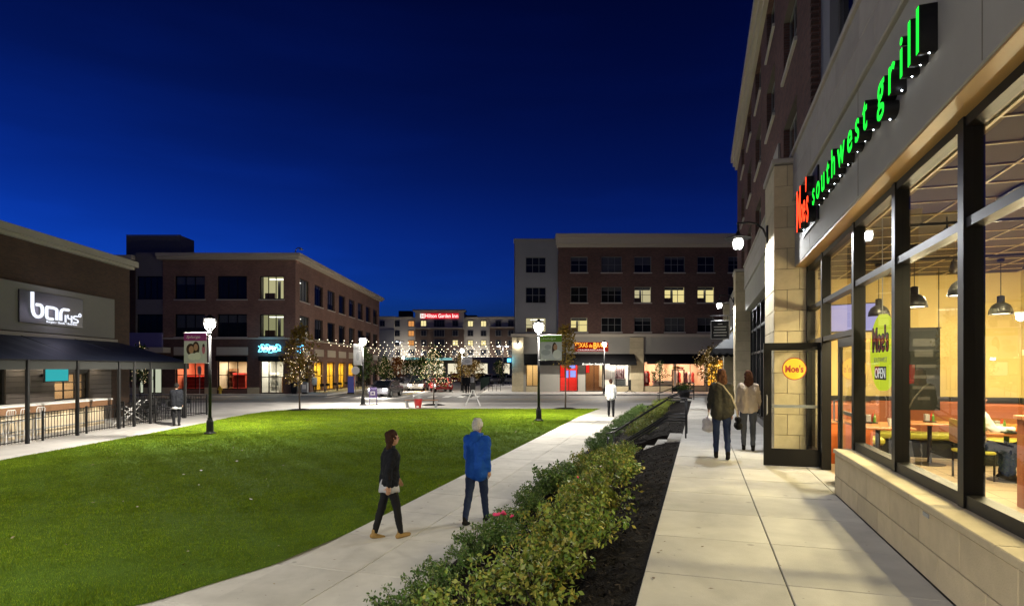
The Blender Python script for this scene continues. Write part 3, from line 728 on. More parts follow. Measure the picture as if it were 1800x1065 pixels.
wall_lamp(39.6, 'black gooseneck wall lamp farthest along the brick building', 520)
# ---- channel-letter sign
M['green'] = emit('green_led', (.015,.95,.05), 1.5); M['redled'] = emit('red_led', (1,.05,.015), 3.0); M['whitedot'] = emit('sign_dot', (.8,.9,1), 30)
SG = fthing('storefront_sign', 'illuminated green and red channel letter sign on the fascia above the restaurant windows', 'sign', (1.7, 8, 4.1))
mS = lambda u, d, z: (1.62 - d, u, z)
def channel(txt, s, z, size, face, ext=.062, off=.010, nm='letter', sx=1.0, sy=1.0):
    me, lo, hi = text_mesh(txt, size, ext, off=off); wd = (hi[0]-lo[0])*sx
    b = me.copy(); co = np.empty(len(b.vertices)*3); b.vertices.foreach_get('co', co); co = co.reshape(-1,3)
    out = np.c_[1.685 - co[:,2], s - (co[:,0]-lo[0])*sx, z + co[:,1]*sy]; b.vertices.foreach_set('co', out.ravel()); b.update()
    lt = obj(nm, b, M['black'], SG)
    f, _, _ = text_mesh(txt, size, .001, off=off-.004); f = f.copy(); co = np.empty(len(f.vertices)*3); f.vertices.foreach_get('co', co); co = co.reshape(-1,3)
    out = np.c_[1.6205 - co[:,2], s - (co[:,0]-lo[0])*sx, z + co[:,1]*sy]; f.vertices.foreach_set('co', out.ravel()); f.update()
    obj('letter_face', f, face, lt)
    m = MB(); m.sph((1.70, s - wd*.5, z-.010 if txt != 'g' else z-.13), .0065, 6, 4); obj('led_dot', m, M['whitedot'], lt)
    return wd
s = 9.98; sp = .085
_w = sum(text_mesh(c, .52, .062, off=.010)[2][0] - text_mesh(c, .52, .062, off=.010)[1][0] for c in 'southwest grill' if c != ' ')
sp = (9.98 - 5.36 - .22 - _w) / 13.0
for ch in 'southwest grill':
    if ch == ' ': s -= .22; continue
    s -= channel(ch, s, 4.165, .52, M['green'], sx=1.0, sy=.98) + sp
print('sign end s', s)
s = 11.52
for ch, zz, sz, sx in (('M', 4.10, 1.02, .62), ('o', 4.16, .62, .72), ('e', 4.12, .72, .72), ("'", 4.16, .85, .8), ('s', 4.04, .86, .62)):
    s -= channel(ch, s, zz, sz, M['redled'], off=.012, sx=sx) + .012
# backing cabinets the letters stand on
for a, b, z0, z1 in ((11.56, 10.16, 4.00, 4.84),): obj('cabinet', MB().cbox(1.72, 1.747, b, a, z0, z1, .005), M['black'], SG)
# ================================================================ RESTAURANT INTERIOR (street frame)
M['yellowwall'] = mat('yellow_wall', (.60,.46,.18), .8, var=.05)
M['wains'] = mat('red_wainscot', (.26,.075,.03), .5, var=.12, vscale=4)
M['orange'] = mat('orange_panel', (.55,.13,.02), .5)
M['lime'] = mat('lime_vinyl', (.38,.36,.05), .45)
M['tile'] = mat('floor_tile', (.42,.33,.22), .4, var=.12, vscale=3)
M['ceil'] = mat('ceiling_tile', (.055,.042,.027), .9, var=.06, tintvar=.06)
M['tbar'] = mat('ceiling_grid', (.42,.34,.17), .5)
M['tabletop'] = mat('table_top', (.42,.17,.07), .35, var=.12)
rm = fthing('restaurant_room', '', '', (4, 8, 0)); del rm['label'], rm['category']; rm['kind'] = 'structure'
S1 = 14.0; TB = 5.95; CZ = 3.57
obj('floor', MB().box(2.06, TB, -2.9, S1, -.05, .0), M['tile'], rm)
for a in np.arange(5.2, S1, .6):
    obj('floor_joint', MB().box(2.1, TB, a, a+.008, .0, .0025), M['stonegap'], rm)
for a in np.arange(2.6, TB, .6): obj('floor_joint', MB().box(a, a+.008, 5.0, S1, .0, .0022), M['stonegap'], rm)
obj('end_wall', MB().box(2.06, TB, S1+.002, S1+.1, 0, 3.9), M['yellowwall'], rm)
obj('back_wall', MB().box(TB+.002, TB+.1, -2.9, S1, 0, 3.9), M['yellowwall'], rm)
obj('near_wall', MB().box(2.06, TB, -3.0, -2.9, 0, 3.9), M['yellowwall'], rm)
obj('wainscot', MB().box(2.12, TB-.03, S1-.03, S1, 0, 1.03), M['wains'], rm); obj('wainscot', MB().box(TB-.025, TB, 3, S1-.032, 0, 1.03), M['wains'], rm)
obj('chair_rail', MB().box(2.12, TB-.05, S1-.05, S1, 1.032, 1.14), M['dark'], rm); obj('chair_rail', MB().box(TB-.045, TB, 3, S1-.052, 1.032, 1.14), M['dark'], rm)
obj('header', MB().box(2.09, 2.25, -2.9, S1, CZ+.02, 3.95), M['frame'], rm)
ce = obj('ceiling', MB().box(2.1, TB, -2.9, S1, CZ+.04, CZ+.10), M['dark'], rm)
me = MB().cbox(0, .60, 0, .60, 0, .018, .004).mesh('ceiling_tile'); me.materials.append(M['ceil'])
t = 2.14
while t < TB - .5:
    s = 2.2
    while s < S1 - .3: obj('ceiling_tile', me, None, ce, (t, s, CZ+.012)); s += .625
    t += .625
for i in range(7):
    t = 2.1275 + i*.625; obj('grid_bar', MB().box(t-.012, t+.012, 2.2, S1-.01, CZ, CZ+.011), M['tbar'], ce)
s = 2.1875
while s < S1: obj('grid_bar', MB().box(2.14, TB-.01, s-.012, s+.012, CZ-.002, CZ+.0085), M['tbar'], ce); s += .625
vt = fthing('ceiling_vent', 'square dark air vent set in the restaurant ceiling', 'vent', (3.3, 7.5, CZ-.03))
obj('vent_frame', MB().cbox(3.1, 3.66, 7.3, 7.86, CZ-.03, CZ-.004, .01), M['grey'], vt)
for k in range(5): obj('louvre', MB().box(3.14+.1*k, 3.19+.1*k, 7.34, 7.82, CZ-.045, CZ-.031), M['dark'], vt)
sd = tag(obj('smoke_detector', MB().lathe([(0,-.06),(.06,-.06),(.09,-.03),(.10,0)], n=18), M['white'], None, F(2.75, 7.55, CZ-.004), smooth=True), 'round white smoke detector on the restaurant ceiling', 'detector')
# pendants
pt = thing('pendant_lamp', '', 'pendant lamp', (0,0,0), 0, 'black dome pendants in the restaurant')
obj('canopy', MB().lathe([(0,0),(.055,0),(.055,-.05),(.02,-.06),(0,-.06)], n=14), M['black'], pt, smooth=True)
obj('cord', MB().cyl((0,0,-.05), (0,0,-.70), .006, n=6), M['black'], pt)
dome = obj('shade', MB().lathe([(.03,-.62),(.055,-.63),(.055,-.74),(.08,-.75),(.13,-.79),(.165,-.86),(.178,-.94),(.172,-.94),(.158,-.86),(.12,-.80),(.05,-.77),(0,-.77)], n=24), M['black'], pt, smooth=True)
obj('lamp_disc', MB().lathe([(0,-.905),(.10,-.91),(.163,-.925)], n=20), M['pendglow'] if 'pendglow' in M else M.setdefault('pendglow', emit('pendant_glow', (1,.86,.6), 9)), dome)
PEND = [(3.04,12.1,'farthest along the row near the window'), (3.1,10.45,'second along the row near the window'), (3.2,8.95,'just behind the thick window mullion'), (4.9,12.2,'over the back tables right of the mullion'), (4.9,9.4,'above the red-brown partition'), (3.15,6.9,'nearest the camera inside')]
for i, (t, s, lb) in enumerate(PEND):
    p = pt if i == 0 else copy_tree(pt)
    p.location = F(t, s, CZ-.002); p['label'] = 'black dome pendant lamp ' + lb
    l = bpy.data.lights.new('pendant_light', 'POINT'); l.energy = 70; l.color = (1,.84,.50); l.shadow_soft_size = .08
    lo = bpy.data.objects.new('pendant_light', l); COL.objects.link(lo); lo.parent = p; lo.location = (0,0,-1.02)
# track lights
for i, (s, lb) in enumerate(((11.3, 'black track rail with spotlights across the rear of the restaurant ceiling'), (8.6, 'black track rail with spotlights in the middle of the restaurant ceiling'), (5.6, 'black track rail with spotlights nearest the camera on the restaurant ceiling'))):
    T = fthing('track_light', lb, 'track light', (4, s, CZ-.1))
    obj('track', MB().cbox(2.4, TB-.2, s-.018, s+.018, CZ-.10, CZ-.065, .003), M['black'], T)
    for t in (2.9, 5.3): obj('hanger', MB().cyl((t,s,CZ-.066), (t,s,CZ-.003), .008, n=6), M['black'], T)
    for k, t in enumerate((2.9, 3.9, 4.9)):
        m = MB(); m.cyl((t,s,CZ-.1), (t,s,CZ-.17), .012, n=6); m.tube([(t,s,CZ-.14), (t+.02,s+.05,CZ-.20), (t+.03,s+.13,CZ-.27)], [.03,.05,.06], 10); h = obj('spot_head', m, M['black'], T, smooth=True)
        obj('spot_lens', MB().lathe([(0,0),(.05,0)], (t+.03, s+.14, CZ-.275), 10), M['pendglow'], h)
        l = bpy.data.lights.new('spot_light', 'SPOT'); l.energy = 215; l.color = (1,.83,.44); l.shadow_soft_size = .10; l.spot_size = R(165); l.spot_blend = .4
        lo = bpy.data.objects.new('spot_light', l); COL.objects.link(lo); lo.parent = T; lo.location = Vector((t+.02, s+.05, CZ-.40)) - Vector(OFF[T.name])
# booths
def bench(name, lab, t0, t1, s0, s1, bs):
    b = fthing(name, lab, 'booth seat', ((t0+t1)/2, (s0+s1)/2, 0), 'booth seats in the restaurant')
    if bs > 0: y0, y1, w0, w1 = s0, s1-.12, s1-.12, s1
    else: y0, y1, w0, w1 = s0+.12, s1, s0, s0+.12
    obj('seat', MB().cbox(t0, t1, y0, y1, .34, .47, .035), M['lime'], b); obj('backrest', MB().cbox(t0-.02, t1+.02, w0, w1, .06, 1.06, .03), M['wains'], b)
    obj('base', MB().cbox(t0+.03, t1-.03, y0+.06, y1, .0, .338, .01), M['dark'], b)
bench('booth_seat', 'lime booth seat with red-brown back against the yellow end wall', 3.3, 4.9, 13.2, 13.75, 1)
bench('booth_seat', 'lime booth seat with red-brown back near the door', 2.35, 3.15, 12.1, 12.65, 1)
bench('booth_seat', 'lime booth seat facing away behind the seated diners', 4.6, 5.8, 12.4, 12.95, 1)
def table(lab, t, s, w, d, z=.75):
    b = fthing('dining_table', lab, 'table', (t, s, 0), 'dining tables in the restaurant')
    obj('table_top', MB().cbox(t-w/2, t+w/2, s-d/2, s+d/2, z-.04, z, .012), M['tabletop'], b)
    obj('pedestal', MB().cyl((t,s,.03), (t,s,z-.04), .035, n=10), M['black'], b); obj('foot', MB().lathe([(0,.04),(.06,.04),(.24,.012),(.25,0)], (t,s,0), 16), M['black'], b)
table('brown dining table beside the window near the round sign', 2.75, 11.0, .75, 1.15, .80)
table('brown dining table between the seated diners', 4.45, 10.9, .75, .75)
table('brown dining table in front of the end-wall booth', 3.9, 12.35, 1.1, .65)
pw = fthing('partition_wall', 'red-brown half-height partition with cap rail inside the right-hand window', 'partition', (4.6, 8.9, 0))
obj('panel', MB().cbox(3.74, 5.9, 8.75, 8.90, 0, 1.08, .005), M['wains'], pw); obj('cap_rail', MB().cbox(3.71, 5.9, 8.72, 8.93, 1.082, 1.13, .008), M['tabletop'], pw)
obj('return_panel', MB().cbox(3.74, 3.88, 7.2, 8.745, 0, 1.08, .005), M['wains'], pw); obj('cap_rail', MB().cbox(3.71, 3.91, 7.18, 8.715, 1.082, 1.13, .008), M['tabletop'], pw)
oc = fthing('low_counter', 'orange low counter just inside the open restaurant door', 'counter', (2.5, 12.3, 0))
obj('body', MB().cbox(2.15, 2.9, 11.9, 12.5, 0, .72, .01), M['orange'], oc); obj('top', MB().cbox(2.13, 2.92, 11.88, 12.52, .722, .76, .006), M['tabletop'], oc)
# poster on the end wall
M['poster'] = mat('charcoal_print', (.012,.013,.012), .8, spec=.06, var=.3, vscale=5); M['postertext'] = mat('poster_grey', (.04,.04,.038), .8, spec=.06)
po = fthing('hanging_banner', 'charcoal printed banner hung in front of the yellow end wall', 'banner', (3.85, 12.9, 1))
mP = lambda u, d, z: (u, 12.9 - d, z)
obj('cloth', MB().fb(mP, 3.72, 4.24, -.006, .006, .93, 2.45), M['poster'], po)
for t in (3.74, 4.22): obj('rod', MB().cyl((t,12.9,2.40), (t,12.9,CZ-.003), .008, n=6), M['black'], po)
obj('rod', MB().cyl((3.7,12.9,2.46), (4.26,12.9,2.46), .012, n=6), M['black'], po)
for i, (wd, h) in enumerate(((.36,.14),(.30,.14),(.38,.06),(.34,.06),(.36,.06),(.2,.06))): obj('print_line', MB().fb(mP, 3.98-wd/2, 3.98+wd/2, .0065, .0085, 2.12-.2*i, 2.12-.2*i+h), M['postertext'], po)
# TV by the door
tv = fthing('television', 'flat television tilted down above the restaurant doorway', 'television', (2.6, 11.6, 2.3))
m = MB(); m.cbox(-.45, .45, -.03, .03, -.27, .27, .01); s_ = obj('case', m, M['black'], tv, (2.62, 12.2, 2.62), (R(-14), 0, R(-18)))
M['tvscreen'] = emit('screen_glow', (.55,.5,.85), 1.1)
obj('screen', MB().box(-.43, .43, -.035, -.031, -.25, .25), M['tvscreen'], s_)
obj('mount', MB().cyl((2.66,12.3,2.7), (2.66,12.3,CZ-.003), .02, n=8), M['black'], tv)
# round sign on the window
M['limeglow'] = emit('lime_sign', (.80,.92,.05), .95); M['inkblack'] = mat('ink', (.01,.01,.01), .6); M['inkred'] = mat('ink_red', (.5,.03,.02), .6); M['signwhite'] = emit('sign_white', (1,1,.92), 1.0)
og = fthing('window_sign', 'round lime green lit sign reading OPEN hung inside the window', 'sign', (2.1, 8.0, 1.4))
mO = lambda u, d, z: (2.12 - d, u, z)
ring = lambda r0, r1, d: [mO(8.36 + r0*math.cos(a), d, 1.90 + r1*math.sin(a)) for a in np.linspace(0, 2*math.pi, 49)[:-1]]
m = MB(); A, B = ring(.47,.47,0), ring(.47,.47,-.05); n = 48
m.add(A + B, [tuple(range(n)), tuple(range(n, 2*n))] + [(i, (i+1) % n, n+(i+1) % n, n+i) for i in range(n)])
obj('disc', m, M['limeglow'], og)
place_text('lettering_outline', "Moe's", 'inkblack', og, mO, 8.71, 1.90, .003, .4, .002, -1, width=.70, height=.33, off=.03)
place_text('lettering', "Moe's", 'inkred', og, mO, 8.70, 1.91, .008, .4, .002, -1, width=.68, height=.31)
place_text('lettering', "SOUTHWEST", M['grey'], og, mO, 8.64, 1.78, .004, .1, .001, -1, width=.56, height=.06)
obj('open_panel', MB().fb(mO, 8.12, 8.60, .001, .005, 1.565, 1.73), M['inkblack'], og)
place_text('lettering', "OPEN", 'signwhite', og, mO, 8.58, 1.585, .008, .2, .001, -1, width=.44, height=.125)
m = MB(); m.cyl((2.14,8.36,2.35), (2.14,8.36,CZ-.003), .006, n=6); obj('chain', m, M['grey'], og)
# round decal on the open door
M['decal'] = mat('decal_yellow', (.85,.55,.03), .5); M['decalred'] = mat('decal_red', (.35,.03,.02), .5)
dd = fthing('door_decal', 'round yellow sticker with red lettering on the open glass door', 'sticker', (1.55, 11.31, 1.7))
mD2 = lambda u, d, z: (u, 11.315 - d, z)
def disc(m, uc, zc, r, d0, d1, n=40):
    b = MB(); A = [m(uc + r*math.cos(a), d0, zc + r*math.sin(a)) for a in np.linspace(0, 2*math.pi, n+1)[:-1]]; B = [m(uc + r*math.cos(a), d1, zc + r*math.sin(a)) for a in np.linspace(0, 2*math.pi, n+1)[:-1]]
    return b.add(A + B, [tuple(range(n)), tuple(range(n, 2*n))] + [(i, (i+1) % n, n+(i+1) % n, n+i) for i in range(n)])
obj('rim', disc(mD2, 1.555, 1.70, .195, -.002, .0), M['decalred'], dd); obj('disc', disc(mD2, 1.555, 1.70, .18, .0005, .0025), M['decal'], dd)
place_text('lettering', "Moe's", 'decalred', dd, mD2, 1.41, 1.635, .004, .2, .001, 1, width=.29, height=.13, off=.006)

# things on the tables
def caddy(lab, t, s, z):
    v = F(t, s, z); e = thing('table_caddy', lab, 'caddy', v, -TH); obj('tray', MB().cbox(-.09,.09,-.06,.06,0,.02,.004), M['black'], e); obj('napkin_holder', MB().cbox(-.08,-.01,-.05,.05,.021,.14,.004), M['grey'], e)
    obj('sauce_bottle', MB().lathe([(.022,.021),(.022,.11),(.010,.14),(.008,.17),(0,.17)], (.035,.02,0), 10), M['redenamel0'], e); obj('sauce_bottle', MB().lathe([(.022,.021),(.022,.10),(.010,.13),(.008,.155),(0,.155)], (.045,-.03,0), 10), M['hot'], e)
M['redenamel0'] = mat('sauce_red', (.4,.03,.02), .3); M['hot'] = mat('sauce_green', (.08,.2,.03), .3); M['paper'] = mat('paper_cup', (.75,.72,.65), .6)
caddy('napkin and sauce caddy on the table beside the round sign', 2.7, 11.2, .802); caddy('napkin and sauce caddy on the booth table', 3.9, 12.35, .752); caddy('napkin and sauce caddy on the diners table', 4.45, 11.1, .752)
for t, s, z, lb in ((4.3, 10.75, .752, 'paper cup on the diners table, left'), (4.62, 10.8, .752, 'paper cup on the diners table, right'), (2.85, 10.7, .802, 'paper cup on the window table')):
    v = F(t, s, z); e = thing('paper_cup', lb, 'cup', v); obj('cup', MB().lathe([(0,0),(.032,0),(.044,.12),(.041,.12),(.03,.01)], n=14), M['paper'], e); obj('straw', MB().cyl((.01,0,.02), (.03,.01,.2), .004, n=5), M['redenamel0'], e)
v = F(4.45, 10.62, .752); e = thing('food_tray', 'food tray with wrapped burritos on the diners table', 'tray', v, -TH); obj('tray', MB().cbox(-.18,.18,-.12,.12,0,.02,.006), M['black'], e)
for dx in (-.07, .07): obj('wrap', MB().sph((dx,0,.055), (.04,.09,.035), 10, 6), M['paper'], e, smooth=True)
# framed pictures and menu panel on the walls
for s, z, w_, h, lb in ((12.6, 1.9, .7, .9, 'framed dark picture on the yellow back wall near the corner'), (11.0, 1.9, .7, .9, 'framed dark picture on the yellow back wall beside the diners')):
    e = fthing('wall_picture', lb, 'picture', (TB, s, z)); obj('frame', MB().cbox(TB-.03, TB-.002, s-w_/2, s+w_/2, z-h/2, z+h/2, .006), M['black'], e); obj('print', MB().box(TB-.035, TB-.031, s-w_/2+.05, s+w_/2-.05, z-h/2+.05, z+h/2-.05), M['tabletop'], e)
# ================================================================ LEFT THREE-STOREY BUILDING
YF = 55.0; kL = FPX / YF
def LX(px): return (px - CX) / kL
def LZ(py): return CAMZ + (HY - py) / kL
mF = lambda u, d, z: (u, YF - d, z)
XS = -20.2
mSd = lambda u, d, z: (XS + d, u, z)
G0 = -.6
M['litA'] = emit('lit_office', (.95,.85,.42), .75); M['litB'] = emit('lit_office_dim', (.9,.85,.4), .45)
M['shopwarm'] = mat('shop_warm', (.6,.5,.35), .8); M['shopyellow'] = mat('shop_yellow', (.75,.5,.08), .8); M['shopred'] = mat('shop_red', (.45,.04,.03), .7); M['shopwhite'] = mat('shop_white', (.7,.68,.62), .8); M['pinkwall'] = mat('shop_coral', (.6,.2,.13), .8)
LB = fthing('office_building', 'brown brick three-storey corner office building with shops and blue neon sign', 'building', (-28, 60, G0), rz=0)
r1 = (LZ(526), LZ(485)); r2 = (LZ(592), LZ(552))
cols = [(307,360),(382,434),(456,499)]
ops = [(LX(a), LX(b), *r) for a, b in cols for r in (r1, r2)]
gops = [(LX(308), LX(359), .0-.2, LZ(634)), (LX(382), LX(434), -.2, LZ(634)), (LX(457), LX(498), G0+.02, LZ(634))]
x0, x1 = LX(286), XS
obj('wall', fwall(mF, x0, x1, LZ(596), 11.72, ops, .25), M['brickL'], LB)
obj('ground_floor_wall', fwall(mF, LX(228), x1, G0, LZ(596), gops, .25), M['brickR'], LB)
for q in ((LX(355), LX(445)), ): pass
for a, b in ((306,361),(381,436)):
    obj('sign_panel', MB().fb(mF, LX(a), LX(b), .003, .06, LZ(624), LZ(610)), M['cream'], LB)
obj('string_course', MB().fb(mF, LX(228), x1, .0, .10, LZ(596), LZ(593.5)).fb(mSd, YF-.10, 88.9, .0, .10, LZ(596), LZ(593.5)), M['cream'], LB)
for a, b in ((LX(228), LX(307)), (LX(360), LX(381)), (LX(435), LX(456))): obj('stone_base', MB().fb(mF, a, b, .003, .05, G0, -.02), M['stone'], LB)
for k, (a, b) in enumerate(cols):
    for j, r in enumerate((r1, r2)):
        lit = ('litA' if j == 0 else 'litB') if k == 2 else None
        window(LB, mF, LX(a), LX(b), r[0], r[1], 3, 1, lit, 'frame', .09, d=-.15, depth=1.2, blind=0 if lit else (.35, .0, .0, .6, .2)[(k*2+j*3) % 5])
# siding column and rooftop screen
ops = [(LX(239), LX(285.5), *r1), (LX(239), LX(285.5), *r2)]
obj('siding_bay', fwall(lambda u, d, z: (u, YF+.12-d, z), LX(237), x0, LZ(596), 12.4, ops, .2), M['siding'], LB)
for j in range(42): 
    z = LZ(590) + j*.19
    if z < 12.3 and not (r1[0] < z < r1[1] or r2[0] < z < r2[1]): obj('siding_rib', MB().fb(lambda u, d, z: (u, YF+.12-d, z), LX(237), x0-.02, .0, .035, z, z+.05), M['siding'], LB)
for r in (r1, r2): window(LB, lambda u, d, z: (u, YF+.12-d, z), LX(239), LX(285.5), r[0], r[1], 4, 1, None, 'frame', .09, d=-.12, sill=False)
obj('wing_wall', MB().box(LX(120), LX(237), YF, YF+.3, LZ(596), 11.7), M['brickD'], LB)
mR_ = lambda u, d, z: (u, 58.0 - d, z)
sx0, sx1 = (222-CX)/FPX*58, (318-CX)/FPX*58
rs = obj('rooftop_screen', MB().box(sx0, sx1, 58.0, 60.4, 11.0, PZ(414, 58)), M['siding'], LB)
for j in range(12): obj('siding_rib', MB().fb(mR_, sx0, sx1, .0, .04, 12.0+j*.24, 12.06+j*.24), M['siding'], rs)
# side facade
ys = [(56.1 + 4.15*i, 58.75 + 4.15*i) for i in range(8)]
ops = [(a, b, *r) for a, b in ys for r in (r1, r2)]
obj('wall', fwall(mSd, YF, 89.0, LZ(596), 11.72, ops, .25), M['brickL'], LB)
for k, (a, b) in enumerate(ys):
    for j, r in enumerate((r1, r2)): window(LB, mSd, a, b, r[0], r[1], 3, 1, ('litA' if j == 0 else 'litB') if k == 0 else None, 'frame', .09, d=-.15, depth=1.0, blind=0 if k == 0 else (.0, .45, .2, .0, .7, .1)[(k*5+j*2) % 6])
gops = [(a-.1, b+.1, G0+.05, LZ(634)) for a, b in ys]
obj('ground_floor_wall', fwall(mSd, YF, 89.0, G0, LZ(596), gops, .25), M['brickL'], LB)
for k, (a, b) in enumerate(ys):
    obj('sign_panel', MB().fb(mSd, a-.1, b+.1, .003, .06, LZ(624), LZ(610)), M['cream'], LB)
    window(LB, mSd, a-.1, b+.1, G0+.05, LZ(634), 2, 2, None, 'frame', .08, d=-.2, sill=False, name='shop_window', depth=.3) if k > 4 or k == 0 else None
    if 1 <= k <= 4:
        wo = window(LB, mSd, a-.1, b+.1, G0+.05, LZ(634), 2, 2, None, 'frame', .08, d=-.2, sill=False, name='shop_window', depth=3.0)
        for ch in wo.children:
            if ch.name.startswith('room'): ch.data.materials.clear(); ch.data.materials.append(M['shopyellow'])
        area('shop_light', (XS-1.2, (a+b)/2, LZ(634)-.1), 230, 1.6, 2.0, (1,.78,.25), (0,0,0), LB)
obj('cornice', MB().box(x0-.3, x1+.45, YF-.45, YF+1.0, 11.722, 11.95).box(x0-.3, x1+.65, YF-.65, YF+1.0, 11.952, 12.25).box(XS-1, XS+.45, YF+1.002, 89.3, 11.722, 11.95).box(XS-1, XS+.65, YF+1.002, 89.5, 11.952, 12.25).box(LX(120), LX(236), YF-.4, YF+.6, 11.702, 12.1), M['cream'], LB)
obj('roof', MB().box(LX(120), XS-.3, YF+.32, 89, 11.3, 11.5), M['dark'], LB)
m = MB(); m.tube([(LX(512),YF+1,12.2),(LX(512),YF+1,12.5),(LX(514),YF+.9,12.85),(LX(518),YF+.8,12.98),(LX(523),YF+.7,12.95)], .05, 6); rl = obj('roof_light', m, M['grey'], LB); obj('lamp_head', MB().lathe([(0,.1),(.08,.08),(.2,-.08),(0,-.1)], (LX(524.5),YF+.7,12.85), 10), M['whitemetal'], rl)
# front shops: three lit rooms
for k, (a, b, c, en, lc) in enumerate(((308,359,'pinkwall',210,(1,.7,.4)), (382,434,'shopwarm',230,(1,.82,.6)), (457,498,'shopwhite',170,(1,.9,.7)))):
    wo = window(LB, mF, LX(a), LX(b), (G0+.02 if k == 2 else -.2), LZ(634), 3, 2, None, 'frame', .09, d=-.18, sill=False, name='shop_window', depth=3.6)
    for ch in wo.children:
        if ch.name.startswith('room'): ch.data.materials.clear(); ch.data.materials.append(M[c])
    area('shop_light', ((LX(a)+LX(b))/2, YF+1.6, LZ(634)-.06), en, 2.2, 1.8, lc, (0,0,0), LB)
    obj('canopy_band', MB().fb(mF, LX(a)-.05, LX(b)+.05, .002, .25, LZ(634), LZ(626)), M['fabricblk'], LB)
def furn(label, x, y, z, w_, d_, h, mt, cat='display', name='display_unit'):
    e = thing(name, label, cat, (x, y, z), 0)
    obj('carcass', MB().cbox(-w_/2, w_/2, -d_/2, d_/2, 0, h*.08, .01).cbox(-w_/2, -w_/2+.06, -d_/2, d_/2, h*.08, h, .01).cbox(w_/2-.06, w_/2, -d_/2, d_/2, h*.08, h, .01), M[mt], e)
    obj('back', MB().box(-w_/2+.06, w_/2-.06, d_/2-.03, d_/2, h*.08, h), M[mt], e)
    for j in range(3): obj('shelf', MB().box(-w_/2+.06, w_/2-.06, -d_/2, d_/2-.03, h*(.3+.28*j), h*(.3+.28*j)+.04), M[mt], e)
    return e
furn('dark red seating unit inside the coral-walled shop window', LX(333), YF+1.6, -.19, 2.4, .8, 1.3, 'shopred')
furn('red shelf unit inside the middle shop window', LX(409), YF+1.5, -.19, 1.2, .5, 1.5, 'shopred')
furn('wooden shelf unit at the left of the middle shop window', LX(391), YF+2.2, -.19, .8, .5, 1.9, 'wood')
furn('white shelf unit inside the neon-signed doorway', LX(466), YF+2.4, -.55, .9, .5, 1.9, 'shopwhite')
furn('wooden counter shelf at the right of the neon-signed doorway', LX(489), YF+2.2, -.55, .9, .5, 1.5, 'wood')
# purple lit entry panel on the far left
M['purple'] = mat('violet_panel', (.16,.14,.30), .6)
obj('entry_panel', MB().fb(mF, LX(229), LX(287), .003, .25, LZ(610), LZ(585)), M['purple'], LB)
obj('entry_canopy', MB().fb(mF, LX(229), LX(300), .003, 1.2, LZ(620), LZ(611)), M['cream'], LB)
M['entryglow'] = emit('entry_glow', (.9,.95,.7), .55)
for a, b in ((246,252),(262,270),(274,284)): 
    wo = obj('entry_door', MB().fb(mF, LX(a)-.06, LX(b)+.06, .003, .06, G0+.02, LZ(636)), M['frame'], LB); obj('lit_pane', MB().fb(mF, LX(a), LX(b), .062, .07, G0+.12, LZ(637)), M['entryglow'], wo)
# neon script sign, front and side
M['cyan'] = emit('cyan_neon', (.10,.62,1.0), 7); M['neonwhite'] = emit('white_neon', (1,.9,.95), 4)
def neon(mm, uc, zc, wd, dirn, lab):
    e = fthing('neon_sign', lab, 'sign', tuple(mm(uc, .2, zc)), rz=0)
    pts = []
    N = 120
    for i in range(N+1):
        q = i/N; u = (q-.5)*wd*.92 + .16*math.sin(q*2*math.pi*9)*.9; z = .34*math.cos(q*2*math.pi*4.5 + .4)*(1 if .05 < q < .95 else .6) + (-.18*math.exp(-((q-.62)/.08)**2))
        pts.append(mm(uc + dirn*u, .16, zc + z))
    obj('tube', MB().tube(pts, .032, 6), M['cyan'], e)
    place_text('lettering', 'bread bar', 'neonwhite', e, mm, uc - dirn*wd*.30, zc-.13, .22, .3, .01, dirn, width=wd*.6, height=.30)
    obj('back_rail', MB().fb(mm, uc-wd*.42, uc+wd*.42, .005, .06, zc-.04, zc+.04), M['black'], e)
    point('neon_light', mm(uc, .8, zc), 35, (.1,.6,1), .3, e)
neon(mF, LX(475), LZ(612), 2.25, 1, 'cyan looping neon sign over the corner shop doorway')
neon(mSd, 55.9, LZ(612), 1.5, 1, 'cyan looping neon sign on the side wall behind the lit tree')
# ================================================================ RIGHT-MIDDLE FOUR-STOREY BUILDING
YT = 60.0; kT = FPX / YT
def TX(px): return (px - CX) / kT
def TZ(py): return CAMZ + (HY - py) / kT
mT_ = lambda u, d, z: (u, YT - d, z)
TBD = fthing('apartment_building', 'four-storey red brick apartment block with grey end bay and red lit restaurant sign', 'building', (10, 62, G0), rz=0)
rows = [(TZ(479), TZ(451)), (TZ(532), TZ(504)), (TZ(583.5), TZ(558))]
cb = [(1003,1033,2),(1057,1093,3),(1115,1145,2),(1168,1204,3),(1226,1256,2),(1280,1312,3)]
ops = [(TX(a), TX(b), *r) for a, b, _ in cb for r in rows]
obj('wall', fwall(mT_, TX(981), TX(1345), TZ(589), TZ(435), ops, .2), M['brickR'], TBD)
ops = [(TX(924), TX(960), *r) for r in rows]
obj('grey_bay', fwall(lambda u, d, z: (u, YT+.25-d, z), TX(904), TX(981), TZ(589), TZ(421), ops, .2), M['greypanel'], TBD)
obj('grey_side', MB().box(TX(904)-.002, TX(904)+.05, YT+.25, 84, TZ(589), TZ(421)), M['cream'], TBD)
M['litT'] = emit('lit_flat', (1,.80,.32), 1.3); M['litT2'] = emit('lit_flat_dim', (1,.84,.45), .8)
LIT = {(2,1):'litT2', (3,1):'litT', (4,1):'litT', (0,2):'litT'}
for k, (a, b, c) in enumerate(cb):
    for j, r in enumerate(rows):
        window(TBD, mT_, TX(a), TX(b), r[0], r[1], c, 2, LIT.get((k, j)), 'alum', .06, d=-.12, blind=.18 if (k, j) in LIT else (.25,.5,0,.95,.15)[(k*3+j*2) % 5])
